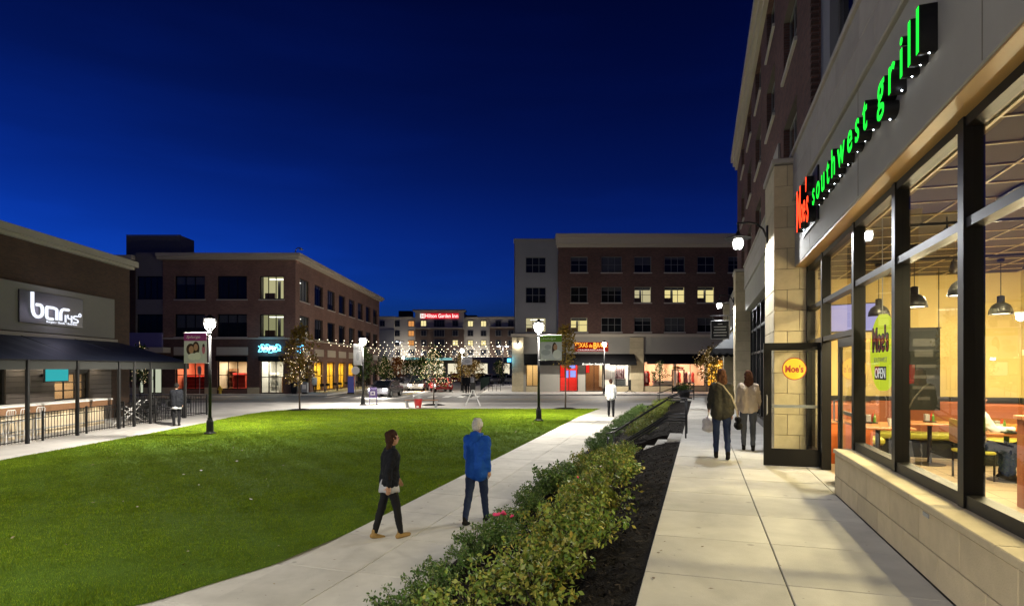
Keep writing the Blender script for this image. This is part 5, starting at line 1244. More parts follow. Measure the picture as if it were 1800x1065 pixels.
# leaning white folding rack
e = bthing('folding_rack', 'white folding rack leaning open behind the picket fence', 'rack', (2.4, -4.0, -.8)); g = bz(2.4, -4)
for dy in (-.25, .25):
    obj('side_rail', MB().tube([(2.0,-4.4+dy,g), (2.5,-3.3+dy,g+1.0)], .018, 5), M['whitemetal'], e); obj('side_rail', MB().tube([(2.6,-3.0+dy,g+.02), (2.0,-4.0+dy,g+.75)], .018, 5), M['whitemetal'], e)
for k in range(4): obj('cross_bar', MB().tube([(2.05+.12*k,-4.65+.27*k,g+.1+.24*k), (2.05+.12*k,-4.15+.27*k,g+.1+.24*k)], .012, 5), M['whitemetal'], e)
# ================================================================ STREET LAMPS
LAMPE = 1250
def lamp_post(x, y, lab, H=4.5, e=LAMPE, spill=.30, z=None, col=(1,.93,.80)):
    z = gz(y)+.02 if z is None else z
    L = thing('street_lamp', lab, 'street lamp', (x, y, z), 0, 'black post-top lamps around the lawn')
    k = H/4.5
    m = MB(); m.lathe([(.0,0),(.21,0),(.21,.03),(.15,.07),(.13,.10),(.12,.45),(.105,.50),(.085,.53),(.08,.60),(.0,.60)], n=16); obj('base', m, M['black'], L, smooth=False)
    m = MB(); m.cyl((0,0,.5), (0,0,3.78*k), .062, .048, n=14); m.lathe([(.05,3.70*k),(.075,3.72*k),(.075,3.78*k),(.05,3.80*k),(.04,3.88*k),(0,3.88*k)], n=14); obj('pole', m, M['black'], L, smooth=True)
    zt = 3.86*k
    m = MB(); m.tube([(0,0,zt-.02), (-.10,0,zt+.02), (-.20,0,zt+.16), (-.245,0,zt+.34), (-.235,0,zt+.46)], .024, 7); m.tube([(0,0,zt-.02), (.10,0,zt+.02), (.20,0,zt+.16), (.245,0,zt+.34), (.235,0,zt+.46)], .024, 7); obj('yoke', m, M['black'], L, smooth=True)
    m = MB(); m.lathe([(0,zt+.62),(.05,zt+.61),(.08,zt+.56),(.23,zt+.47),(.245,zt+.44),(.22,zt+.44),(0,zt+.46)], n=20); obj('cap', m, M['black'], L, smooth=True)
    m = MB(); m.lathe([(0,zt+.08),(.05,zt+.10),(.11,zt+.17),(.15,zt+.28),(.165,zt+.39),(.16,zt+.435)], n=20); obj('globe', m, M['glow'], L, smooth=True)
    l = bpy.data.lights.new('lamp_light', 'SPOT'); l.energy = e*1.7; l.color = col; l.shadow_soft_size = .12; l.spot_size = R(168); l.spot_blend = .35
    lo = bpy.data.objects.new('lamp_light', l); COL.objects.link(lo); lo.parent = L; lo.location = (0, 0, zt+.27)
    l2 = bpy.data.lights.new('lamp_spill', 'POINT'); l2.energy = e*spill; l2.color = col; l2.shadow_soft_size = .12; lo2 = bpy.data.objects.new('lamp_spill', l2); COL.objects.link(lo2); lo2.parent = L; lo2.location = (0, 0, zt+.25)
    return L
def banner(x, y, z0, z1, w_, side, lab, topc, word, wordc, blobs, base, rz=0):
    """cloth banner on two short arms; side = +1 right of pole, -1 left"""
    B = thing('street_banner', lab, 'banner', (x, y, z0), rz)
    u0 = .07 if side > 0 else -.07 - w_; u1 = u0 + w_; H = z1 - z0
    obj('cloth', MB().box(u0, u1, -.006, .006, 0, H), M[base], B)
    obj('top_band', MB().box(u0, u1, -.010, -.0065, H*.74, H), M[topc], B)
    place_text('lettering', word, wordc, B, lambda u, d, z: (u, -.010-d, z), u0 + w_*.10, H*.81, .003, .2, .001, 1, width=w_*.62, height=H*.11, shear=.3)
    for (a, b, ra, rb, mt, dd) in blobs:
        m = MB(); n = 20; cx, cz = u0 + a*w_, b*H
        A = [(cx + ra*w_*math.cos(t), -.0066-dd, cz + rb*H*math.sin(t)) for t in np.linspace(0, 2*math.pi, n+1)[:-1]]; C = [(p[0], -.0062, p[2]) for p in A]
        m.add(A + C, [tuple(range(n))] + [(i, (i+1) % n, n+(i+1) % n, n+i) for i in range(n)]); obj('print_shape', m, M[mt], B)
    for z in (-.02, H+.02): obj('arm', MB().cyl((0,0,z), (u1 if side > 0 else u0, 0, z), .014, n=6), M['whitemetal'], B)
    return B
for nm, c in (('b_purple', (.30,.03,.22)), ('b_green', (.16,.33,.03)), ('b_base', (.62,.62,.66)), ('b_hair', (.05,.02,.015)), ('b_skin', (.50,.26,.17)), ('b_pink', (.6,.15,.25)), ('b_shirt', (.8,.78,.76)), ('b_grey', (.42,.43,.48))): M[nm] = mat(nm, c, .8, var=.05)
x1, y1 = ground_at(369, 763)
lamp_post(x1, y1, 'black street lamp on the left edge of the lawn carrying a purple banner', 4.45, e=2400, spill=.07)
banner(x1, y1-.09, PZ(637, y1), PZ(586, y1), .84, -1, 'purple and white printed banner on the left lawn lamp post', 'b_purple', 'Splurge', 'white',
       [(.30,.45,.20,.20,'b_hair',.0), (.32,.44,.11,.13,'b_skin',.001), (.52,.48,.16,.24,'b_hair',.0003), (.52,.52,.09,.12,'b_skin',.0015), (.38,.20,.20,.12,'b_shirt',.0008), (.58,.22,.16,.13,'b_shirt',.0012), (.86,.45,.07,.16,'b_pink',.0005), (.86,.58,.05,.06,'b_hair',.0018)], 'b_base')
x2, y2 = ground_at(947, 740)
lamp_post(x2, y2, 'black street lamp at the right end of the lawn carrying a green banner', 4.55, e=2300)
banner(x2, y2-.09, PZ(632, y2), PZ(590, y2), .95, 1, 'green and grey printed banner on the right lawn lamp post', 'b_green', 'Indulge', 'white',
       [(.66,.42,.12,.30,'b_hair',.0), (.70,.52,.09,.13,'b_skin',.001), (.78,.22,.20,.20,'b_shirt',.0008), (.25,.30,.22,.12,'b_grey',.0003), (.35,.52,.16,.10,'b_grey',.0006)], 'b_base')
x3, y3 = ground_at(638, 712)
lamp_post(x3, y3, 'black street lamp beside the purple newspaper box', 4.38, e=2000, spill=.5)
banner(x3, y3-.09, PZ(641, y3), PZ(606, y3), .75, -1, 'pale banner seen nearly edge-on beside the newspaper box lamp', 'b_grey', 'Indulge', 'white', [(.5,.4,.2,.2,'b_grey',.0)], 'b_base', rz=R(62))
lamp_post(PX(1071, 52), 54.9, 'black street lamp in front of the red restaurant sign', 5.0, z=-.6)
lamp_post(PX(812, 62), 62, 'black street lamp with white banner at the middle of the far street', 4.6, z=-.6)
banner(PX(812, 62), 61.9, PZ(640.5, 62), PZ(627, 62), 1.0, 1, 'white banner on the far street lamp', 'b_base', 'Indulge', 'b_grey', [(.5,.4,.3,.25,'b_grey',.0)], 'b_base')
lamp_post(PX(711, 95), 94, 'black street lamp farthest down the street before the hotel', 4.6, z=-.74)
lamp_post(-9.2, 4.6, 'black street lamp on the near lawn edge left of the camera', 4.5, e=860)
lamp_post(F(-3.0, -4).x, F(-3.0, -4).y, 'added fill lamp on a black post, unseen behind the camera beside the lower walk', 4.5, e=1120, spill=.6, z=-1.02)  # unseen post added as fill light for the foreground walk and bed
lamp_post(-14.9, 12.5, 'added fill lamp on a black post, out of view on the left walk before the bar patio', 4.5, e=560)  # out-of-view post added to even out the light over the lawn
# parking-lot light poles
for i, (px, py, Y, lb) in enumerate(((703,600,120,'left'), (884,608,80,'right'))):
    e = thing('light_pole', 'tall thin parking lot light pole at the %s of the string lights' % lb, 'light pole', (PX(px, Y), Y, -.74), 0)
    h = PZ(py, Y) + .74; obj('pole', MB().cyl((0,0,0), (0,0,h), .09, .06, n=8), M['black'], e); m = MB(); m.cbox(-.9, -.2, -.15, .15, h-.05, h+.08, .02); m.cbox(.2, .9, -.15, .15, h-.05, h+.08, .02); obj('heads', m, M['black'], e)
    obj('lens', MB().box(-.8, -.3, -.17, -.10, h-.08, h-.052).box(.3, .8, -.17, -.10, h-.08, h-.052), M['led'], e); point('pole_light', (0, -.3, h-.4), 900, (1,.95,.88), .3, e)
# ================================================================ STRING LIGHTS
bm_ = MB().sph((0,0,0), .034, 6, 4).mesh('bulb'); bm_.materials.append(M['bulb'])
ends = [((XS+.3, 56, 4.6), (-.2, 60.8, 4.5)), ((XS+.3, 61.5, 4.5), (-.2, 64.5, 4.3)), ((XS+.3, 67, 4.35), (-.2, 67.5, 4.1)), ((XS+.3, 72.5, 4.15), (-.2, 71.5, 3.9)), ((XS+.3, 78, 3.95), (-.2, 76.5, 3.75)), ((XS+.3, 84, 3.75), (-.2, 82, 3.55)), ((XS+.3, 61.8, 4.3), (-.2, 74, 3.95)), ((XS+.3, 74, 4.0), (-.2, 62.8, 4.4))]
for i, (a, b) in enumerate(ends):
    a = (XS+.3, a[1], a[2]) if i == 0 else a
    e = thing('string_light', ('nearest', 'second', 'third', 'fourth', 'fifth', 'farthest', 'rising diagonal', 'falling diagonal')[i] + ' strand of warm bulbs strung across the street', 'string lights', (a[0], a[1], a[2]), 0, 'bulb strands over the street')
    n = 27; A, B = Vector(a), Vector(b); sag = .22 if i < 6 else .3; P = []
    for k in range(n+1):
        q = k/n; p = A.lerp(B, q) - A; p.z -= sag*4*q*(1-q); P.append(p)
    obj('wire', MB().tube(P, .012, 4), M['black'], e)
    for k in range(1, n): obj('bulb', bm_, None, e, P[k] - Vector((0,0,.08 + .02*math.sin(k*3.1+i))))
    for q in (.2, .5, .8):
        p = A.lerp(B, q) - A; p.z -= sag*4*q*(1-q) + .3; l = point('strand_light', p, 22, (1,.8,.5), .3, e)
# ================================================================ TREES
def leaf_cloud(n, fn, size, rng=RNG, droop=0.0):
    C = np.array([fn() for _ in range(n)]); U = rng.normal(size=(n,3)); U /= np.linalg.norm(U, axis=1)[:,None]
    W = rng.normal(size=(n,3)); W -= (W*U).sum(1)[:,None]*U; W /= np.linalg.norm(W, axis=1)[:,None]
    sz = size*rng.uniform(.6, 1.25, n)[:,None]; Nn = np.cross(U, W)
    V = np.stack([C - U*sz*.9, C + W*sz*.5 + Nn*sz*.12, C + U*sz, C - W*sz*.5 + Nn*sz*.12], 1).reshape(-1, 3)
    return V
def leaf_mesh(name, V): return mesh_np(name, V, np.arange(len(V)).reshape(-1, 4))
M['leafgold'] = leafmat('golden_leaf', [(.10,.055,.008), (.20,.12,.015), (.15,.12,.02), (.26,.15,.03)])
M['leafgreen'] = leafmat('green_tree_leaf', [(.02,.05,.01), (.045,.085,.015), (.07,.10,.02)])
M['leaforange'] = leafmat('orange_leaf', [(.20,.06,.008), (.30,.10,.015), (.22,.09,.01)])
M['bark'] = mat('bark', (.06,.045,.035), .9, var=.25, vscale=12)
FB = MB().sph((0,0,0), .5, 5, 3)
def tree(lab, x, y, z, H, R_, trunk, leafm, nleaf, nfairy, shape='oval', leafsize=.10, ring=True, fairy_to=1.0, tr=.05):
    T = thing('street_tree', lab, 'tree', (x, y, z), random.uniform(0, 6), None)
    rnd = random.Random(int(abs(x*37)+abs(y*91)))
    m = MB(); m.tube([(0,0,0),(.02,.01,trunk*.5),(0,.02,trunk),(.02,0,H*.75),(0,0,H*.95)], [tr,tr*.85,tr*.75,tr*.4,tr*.15], 7); tk = obj('trunk', m, M['bark'], T, smooth=True)
    tips = []; m = MB(); nb = 16
    for k in range(nb):
        q = (k+.5)/nb; zb = trunk*.85 + (H-trunk)*q*.8; a = k*2.4 + rnd.uniform(-.4,.4)
        w_ = (math.sin(math.pi*min(1, .18+q*.85))**.8 if shape == 'oval' else (1.05-q))*R_*rnd.uniform(.75, 1.1); zt = zb + (.55 if shape == 'oval' else .15)*w_ + rnd.uniform(0,.2)
        p0, p1, p2 = Vector((0,0,zb)), Vector((w_*.5*math.cos(a), w_*.5*math.sin(a), zb+(zt-zb)*.6)), Vector((w_*math.cos(a+.15), w_*math.sin(a+.15), zt))
        m.tube([p0,p1,p2], [tr*.3,tr*.2,.006], 5); tips.append((p0,p1,p2))
    obj('branches', m, M['bark'], T)
    def fn():
        p0, p1, p2 = rnd.choice(tips); q = rnd.random()**.6; p = p0.lerp(p1, q*2) if q < .5 else p1.lerp(p2, q*2-1); s = R_*.16
        return (p.x+rnd.gauss(0,s), p.y+rnd.gauss(0,s), p.z+rnd.gauss(0,s*1.1))
    if nleaf: obj('crown', leaf_mesh('crown', leaf_cloud(nleaf, fn, leafsize)), M[leafm], T)
    if nfairy:
        m = MB()
        for _ in range(int(nfairy*.55)):
            p = fn()
            if p[2] > trunk*.6 + (H-trunk*.6)*fairy_to: continue
            r = .017; o = len(m.v); m.v += [(p[0]+dx*r, p[1]+dy*r, p[2]+dz*r) for dx,dy,dz in ((1,0,0),(-1,0,0),(0,1,0),(0,-1,0),(0,0,1),(0,0,-1))]
            m.f += [(o+a,o+b,o+c) for a,b,c in ((0,2,4),(2,1,4),(1,3,4),(3,0,4),(2,0,5),(1,2,5),(3,1,5),(0,3,5))]
        f = obj('fairy_lights', m, M['fairy'], T); f['kind'] = 'stuff'
        point('fairy_glow', (0,0,trunk+(H-trunk)*.4), 14, (1,.72,.4), .6, T)
    if ring: obj('mulch_ring', MB().lathe([(0,.07),(.45,.055),(.75,.0)], n=20), M['soil'], T)
    return T
xa, ya = ground_at(527, 721)
tree('young golden tree wound with fairy lights at the far left corner of the lawn', xa, ya, gz(ya)+.02, 5.5, 1.0, 1.6, 'leafgold', 1500, 240, fairy_to=.55)
xb, yb = ground_at(994, 719)
tree('slender sparse yellow tree behind the green banner lamp', xb, yb, gz(yb)+.02, 5.6, .8, 2.6, 'leafgold', 800, 0)
xc, yc = ground_at(762, 712)
tree('small tree covered in fairy lights behind the bench', xc, yc, gz(yc)+.02, 4.1, 1.25, 1.45, 'leafgreen', 600, 520, 'cone')
for (px, Y, H, R_, lm, nl, nf, shp, lb) in ((677,74,4.3,1.3,'leafgreen',1300,330,'cone','green tree with fairy lights left of the orange tree by the far street'), (702,82,4.2,1.6,'leaforange',1500,200,'oval','orange autumn tree with fairy lights by the far street'), (724,80,4.0,1.4,'leafgreen',1300,320,'oval','green tree with fairy lights right of the orange tree by the far street'),
    (743,76,4.2,1.3,'leafgreen',1500,60,'oval','dark green tree beside the far street'), (811,70,5.0,1.3,'leafgold',1000,460,'cone','tall lit tree under the white banner on the far street'), (834,74,3.6,1.5,'leafgold',800,420,'oval','low rounded lit tree beside the parked cars'),
    (878,92,4.0,1.3,'leafgreen',900,150,'oval','small lit tree left of the apartment block corner'), (641,63,5.2,1.1,'leafgreen',1300,20,'oval','green tree close to the office building side wall'), (1251,46,4.6,1.3,'leafgold',1100,420,'oval','gold tree wound with fairy lights beyond the grey awnings'),
    (246,49,5.0,.9,'leafgreen',800,260,'cone','narrow lit tree seen over the bar awning'), (1160,57.5,3.4,.95,'leafgreen',300,420,'cone','small tree of fairy lights in front of the right-hand shop windows'), (662,88,4.4,1.4,'leafgreen',900,260,'cone','lit tree at the far end of the office building')):
    tree(lb, PX(px, Y), Y, -.6, H, R_, 1.3, lm, nl, nf, shp, .13, ring=False)
# ================================================================ SHRUBS IN THE BED
M['shrubgreen'] = leafmat('shrub_green', [(.04,.09,.018), (.075,.15,.03), (.11,.18,.045), (.20,.24,.08)], .42)
M['shrubyellow'] = leafmat('shrub_yellow', [(.09,.17,.03), (.16,.25,.045), (.26,.31,.065), (.36,.30,.06)], .45)
M['shrubmix'] = leafmat('shrub_mixed', [(.06,.12,.018), (.14,.19,.03), (.22,.25,.05), (.30,.24,.045)], .45)
M['petal'] = mat('pink_petal', (.75,.05,.18), .6); M['petalw'] = mat('pale_petal', (.75,.68,.66), .6)
def shrub_proto(lm, n, R_, H, ls, seed):
    rnd = random.Random(seed); T = thing('shrub', '', 'shrub', (0,0,0), 0, 'shrubs in the sloping planting bed')
    stems = []; m = MB()
    for k in range(24):
        a = rnd.uniform(0, 6.28); r = R_*rnd.uniform(.15, 1)**.6; h = H*rnd.uniform(.55, 1.0)*(1-.35*(r/R_)**2)
        p0, p1, p2 = Vector((rnd.uniform(-.05,.05), rnd.uniform(-.05,.05), -.03)), Vector((r*.45*math.cos(a), r*.45*math.sin(a), h*.6)), Vector((r*math.cos(a), r*math.sin(a), h))
        m.tube([p0,p1,p2], [.007,.005,.002], 4); stems.append((p0,p1,p2))
    obj('stems', m, M['bark'], T)
    def fn():
        p0, p1, p2 = rnd.choice(stems); q = .25 + .8*rnd.random()**.7
        p = p0.lerp(p1, min(1, q*2)) if q < .5 else p1.lerp(p2, q*2-1); s = R_*.085
        return (p.x+rnd.gauss(0,s), p.y+rnd.gauss(0,s), max(.01, p.z+rnd.gauss(0,s*.8)))
    obj('foliage', leaf_mesh('foliage', leaf_cloud(n, fn, ls)), M[lm], T)
    T.location = (0, 0, -50); return T
PR = {'g': [shrub_proto('shrubgreen', 1500, .37, .42, .024, s) for s in (1, 2)], 'y': [shrub_proto('shrubyellow', 1350, .38, .47, .025, s) for s in (3, 4)], 'm': [shrub_proto('shrubmix', 1350, .38, .45, .025, s) for s in (5, 6)]}
firstuse = {}
fl_mesh = MB()
for k in range(6):
    a = k*1.047; fl_mesh.sph((.016*math.cos(a), .016*math.sin(a), 0), (.018,.018,.014), 6, 4)
fl_mesh.sph((0,0,.012), (.016,.016,.014), 6, 4); flm = fl_mesh.mesh('flower'); flm.materials.append(M['petal'])
flw = fl_mesh.mesh('flower'); flw.materials.append(M['petalw'])
rnd = random.Random(11); cnt = 0; SH = []
def put_shrub(kind, t, s, sc_, lab, flowers=0, white=False):
    P = PR[kind][rnd.randrange(2)]
    o = P if P.name not in firstuse else copy_tree(P); firstuse[P.name] = 1
    v = F(t, s, bedz(t, s)); o.location = v; o.rotation_euler = (0, 0, rnd.uniform(0, 6.28)); o.scale = (sc_*rnd.uniform(.9,1.1), sc_*rnd.uniform(.9,1.1), sc_*rnd.uniform(.88,1.15)); o['label'] = lab
    for k in range(flowers):
        a = rnd.uniform(0, 6.28); r = rnd.uniform(0, .16); obj('flower', flw if white else flm, None, o, (r*math.cos(a), r*math.sin(a), .46 + rnd.uniform(-.02,.05)), (rnd.uniform(-.5,.5), rnd.uniform(-.5,.5), 0))
G1 = {'g': 'low dark green rose bush in the row along the lower walk', 'y': 'yellowing shrub in the upper row of the planting bed', 'm': 'green and yellow shrub in the upper row of the planting bed'}
ONES = 'first second third fourth fifth sixth seventh eighth ninth tenth eleventh twelfth thirteenth fourteenth fifteenth sixteenth seventeenth eighteenth nineteenth'.split()
def ordinal(n):
    if n < 20: return ONES[n-1]
    t_ = {2: ('twentieth','twenty'), 3: ('thirtieth','thirty'), 4: ('fortieth','forty'), 5: ('fiftieth','fifty'), 6: ('sixtieth','sixty')}[n//10]
    return t_[0] if n % 10 == 0 else t_[1] + '-' + ONES[n % 10 - 1]
nth = [0]
s = 2.6; i = 0
while s < 33:
    if not (14.5 < s < 17.0):
        nth[0] += 1; fl = (0, False)
        put_shrub('g', -2.98 + rnd.uniform(-.10,.10), s, rnd.uniform(.85, 1.05), 'low green rose bush with bright pink flowers beside the lower walk' if fl[0] else ordinal(nth[0]) + ' low dark green rose bush from the camera along the lower walk', *fl)
    s += rnd.uniform(.50, .68); i += 1
nth[0] = 0
s = 2.4; i = 0
while s < 33:
    if not (14.6 < s < 16.9):
        nth[0] += 1; kd = 'm' if rnd.random() < .45 else 'y'; fl = (3, True) if i in (9,) else (1, False) if i == 7 else (0, False)
        lab = 'yellowing shrub with a few pale flowers in the upper row' if fl[1] else 'yellowing shrub with a single pink bloom in the upper row' if fl[0] else ordinal(nth[0]) + {'y': ' shrub from the camera in the upper bed row, mostly yellowing', 'm': ' shrub from the camera in the upper bed row, mixed green and yellow'}[kd]
        put_shrub(kd, -1.80 + rnd.uniform(-.24,.24), s, rnd.uniform(.85, 1.15), lab, *fl)
    s += rnd.uniform(.72, 1.15); i += 1
put_shrub('g', -2.62, 7.9, 1.0, 'low green rose bush with bright pink flowers beside the lower walk', 7)
for (t, s, k, sc_, lab) in ((-1.25, 4.7, 'm', 1.25, 'tall mixed shrub leaning over the bare mulch nearest the camera'), (-1.2, 6.2, 'y', 1.3, 'tall yellow shrub second nearest over the bare mulch'), (-1.2, 7.5, 'm', 1.3, 'tall mixed shrub third along the bare mulch'), (-1.3, 9.9, 'y', 1.25, 'tall yellow shrub farthest out on the bare mulch'), (-2.45, 3.3, 'm', .8, 'mixed green shrub nearest the camera between the two rows'), (-2.75, 11.6, 'g', 1.5, 'tallest leafy green shrub beside the lower walk'), (-2.2, 12.4, 'm', 1.3, 'large mixed shrub below the near handrail'), (-1.7, 12.0, 'y', 1.2, 'large yellow-green shrub just before the steps'), (-1.35, 8.0, 'g', .55, 'small isolated green shrub on the bare mulch'), (-2.4, 13.3, 'm', 1.2, 'broad mixed shrub touching the near handrail'), (-1.9, 13.6, 'm', 1.1, 'dense shrub hard against the steps')):
    put_shrub(k, t, s, sc_, lab)
# ================================================================ SMALL STREET THINGS
def gpt(px, py): x, y = ground_at(px, py); return x, y, gz(y)
M['boxpurple'] = mat('purple_enamel', (.10,.06,.22), .4); M['kioskblue'] = mat('blue_enamel', (.04,.06,.35), .4); M['redenamel'] = mat('red_enamel', (.42,.02,.02), .4); M['hyd'] = mat('hydrant_yellow', (.6,.42,.03), .5)
x, y, z = gpt(656, 711)
e = thing('newspaper_box', 'purple newspaper box on four legs beside the street lamp', 'newspaper box', (x, y, z), R(12))
obj('cabinet', MB().cbox(-.25,.25,-.22,.22,.45,1.05,.02), M['boxpurple'], e); obj('window', MB().box(-.17,.12,-.226,-.221,.62,.86), M['white'], e); obj('sloped_top', MB().prism([(-.24,1.05),(.24,1.05),(.20,1.12),(-.20,1.12)], 1, -.21, .21), M['boxpurple'], e)
for sx in (-1,1):
    for sy in (-1,1): obj('leg', MB().box(sx*.22-.02, sx*.22+.02, sy*.19-.02, sy*.19+.02, .03, .45), M['boxpurple'], e)
obj('foot_plate', MB().box(-.32,.32,-.26,.26,0,.03), M['black'], e); obj('emblem', MB().box(-.10,.05,-.229,-.227,.68,.80), M['boxpurple'], e)
Y = 52.6; 
e = thing('information_kiosk', 'tall blue information kiosk on the far pavement corner', 'kiosk', (PX(617, 55), 55.0, -.6), R(8)); obj('pillar', MB().cbox(-.28,.28,-.16,.16,.12,1.65,.03), M['kioskblue'], e); obj('plinth', MB().cbox(-.32,.32,-.2,.2,0,.12,.01), M['black'], e); obj('red_edge', MB().box(.282,.30,-.14,.14,.4,1.5), M['redenamel'], e)
e = thing('stop_sign', 'back of an octagonal stop sign on a thin post', 'sign', (PX(625, 55.4), 55.4, -.6)); obj('post', MB().cyl((0,0,0),(0,0,2.55),.03,n=6), M['grey'], e)
obj('plate', MB().prism([(.4*math.cos(a+.3927), 2.15+.4*math.sin(a+.3927)) for a in np.arange(8)*math.pi/4], 1, -.05, -.035), M['whitemetal'], e)
x, y = PX(387, 54.9), 54.9
e = thing('fire_hydrant', 'yellow fire hydrant on the far pavement', 'fire hydrant', (x, y, -.6)); obj('barrel', MB().lathe([(.16,0),(.16,.05),(.11,.07),(.11,.48),(.15,.50),(.15,.55),(.12,.64),(.05,.72),(.03,.78),(0,.78)], n=14), M['hyd'], e, smooth=True)
for sx in (-1,1): obj('nozzle', MB().cyl((sx*.10,0,.40),(sx*.20,0,.40),.055,n=10), M['hyd'], e)
for i, (px, Yk, lb) in enumerate(((518,54.75,'black bin-like newspaper box left of the corner'), (536,54.75,'grey newspaper box with white front at the corner'))):
    e = thing('newspaper_box', lb, 'newspaper box', (PX(px, Yk), Yk, -.6)); obj('cabinet', MB().cbox(-.28,.28,-.2,.2,.15,1.05,.02), M['black' if i == 0 else 'grey'], e); obj('base', MB().cbox(-.22,.22,-.15,.15,0,.15,.01), M['black'], e); obj('window', MB().box(-.18,.18,-.206,-.201,.45,.85), M['white' if i else 'dark'], e)
xb_, yb_, zb_ = gpt(741, 716)
e = thing('park_bench', 'backless bench with wooden top and grey legs at the far lawn edge', 'bench', (xb_, yb_, zb_)); w2_ = PX(770, yb_)-PX(741, yb_)
for k in range(4): obj('slat', MB().cbox(-w2_, w2_, -.20+.11*k, -.10+.11*k, .42, .46, .006), M['wood'], e)
for sx in (-1,1): obj('leg', MB().prism([(sx*w2_*.86-.05,0),(sx*w2_*.86+.05,0),(sx*w2_*.92+.05,.42),(sx*w2_*.92-.05,.42)], 1, -.18, .20), M['grey'], e)
e = thing('litter_bin', 'red tapered litter bin with grey lid in front of the bench', 'litter bin', (PX(735, yb_-.5), yb_-.5, gz(yb_-.5))); obj('body', MB().lathe([(0,0),(.17,0),(.25,.52),(.25,.54)], n=18), M['redenamel'], e, smooth=True); obj('lid', MB().lathe([(.25,.545),(.29,.56),(.29,.72),(.24,.76),(0,.76)], n=18), M['grey'], e); obj('white_mark', MB().cbox(-.07,.07,-.205,-.195,.05,.13,.003), M['white'], e)
x, y, z = gpt(831, 713)
e = thing('sign_trestle', 'white A-frame trestle with a dark top board on the far walk', 'trestle', (x, y, z)); 
for sy in (-.12, .25): obj('leg', MB().tube([(-.46,sy,0),(0,.05,1.05)], .03, 5).tube([(.46,sy,0),(0,.05,1.05)], .03, 5), M['whitemetal'], e)
obj('top_board', MB().cbox(-.16,.16,-.0,.10,1.0,1.45,.01), M['black'], e); obj('cross_brace', MB().tube([(-.25,.05,.45),(.25,.05,.45)], .02, 5), M['whitemetal'], e)
e = thing('menu_stand', 'black framed menu board on a splayed floor stand outside the restaurant', 'menu stand', (PX(1107, 57), 57, -.6)); obj('board', MB().cbox(-.12,.12,-.03,.03,.3,1.25,.01), M['black'], e); obj('menu', MB().box(-.08,.08,-.036,-.031,.5,1.15), M['postertext'], e)
for sx in (-1,1): obj('foot', MB().tube([(0,0,.32),(sx*.55,-.2,.02)], .02, 5).tube([(0,0,.32),(sx*.3,.25,.02)], .02, 5), M['black'], e)
e = thing('host_stand', 'black framed stand topped with red and yellow flowers before the shop window', 'stand', (PX(1192, 56), 56, -.6)); hw = .55
for sx in (-1,0,1): obj('post', MB().box(sx*hw-.05, sx*hw+.05, -.05, .05, 0, 2.15), M['black'], e)
obj('shelf', MB().cbox(-hw-.05, hw+.05, -.2, .2, 2.152, 2.22, .01), M['black'], e); obj('cross_panel', MB().box(-hw, hw, .051, .07, .15, .6), M['black'], e)
V = leaf_cloud(220, lambda: (random.uniform(-.5,.1), random.uniform(-.15,.15), 2.28+random.uniform(0,.25)), .06); obj('yellow_flowers', leaf_mesh('yellow_flowers', V), M['leafgold'], e)
V = leaf_cloud(180, lambda: (random.uniform(-.1,.5), random.uniform(-.15,.15), 2.26+random.uniform(0,.18)), .06); M['redpetal'] = mat('red_petal', (.6,.04,.02), .6); obj('red_flowers', leaf_mesh('red_flowers', V), M['redpetal'], e)
# planter near the far steps
v = F(-.9, 36.9); e = thing('planter', 'dark leafy planter at the far end of the raised pavement', 'planter', (v.x, v.y, 0)); obj('pot', MB().lathe([(0,0),(.28,0),(.36,.45),(.33,.45),(.30,.40),(0,.40)], n=18), M['black'], e); obj('foliage', leaf_mesh('foliage', leaf_cloud(500, lambda: (random.gauss(0,.22), random.gauss(0,.22), .62+random.gauss(0,.13)), .06)), M['leafgreen'], e)
# street railing with green fabric by the apartment corner
e = thing('street_railing', 'thin black railing with dark green fabric panel beside the street corner', 'railing', (PX(862, 62), 62, -.6)); x0_, x1_ = PX(845,62)-PX(862,62), PX(880,62)-PX(862,62)
for k in range(6): obj('post', MB().cyl((x0_+(x1_-x0_)*k/5,0,0), (x0_+(x1_-x0_)*k/5,0,1.05), .025, n=6), M['black'], e)
for h in (.5, 1.03): obj('rail', MB().cyl((x0_,0,h), (x1_,0,h), .02, n=6), M['black'], e)
M['gfab'] = mat('green_fabric', (.02,.04,.03), .85); obj('fabric_panel', MB().prism([(x0_,.05),(x0_,1.3),(x0_+.9,1.5),(x0_+.85,.75)], 1, -.06, -.04), M['gfab'], e)
for i, px in enumerate((350, 236)):
    e = thing('parking_sign', ('grey street sign seen behind the purple banner post', 'grey street sign behind the bar patio')[i], 'sign', (PX(px, 53.6+.9), 54.6, -.6)); obj('post', MB().cyl((0,0,0),(0,0,2.6),.03,n=6), M['grey'], e); obj('plate', MB().cbox(-.17,.17,-.05,-.03,1.8,2.5,.005), M['grey'], e)
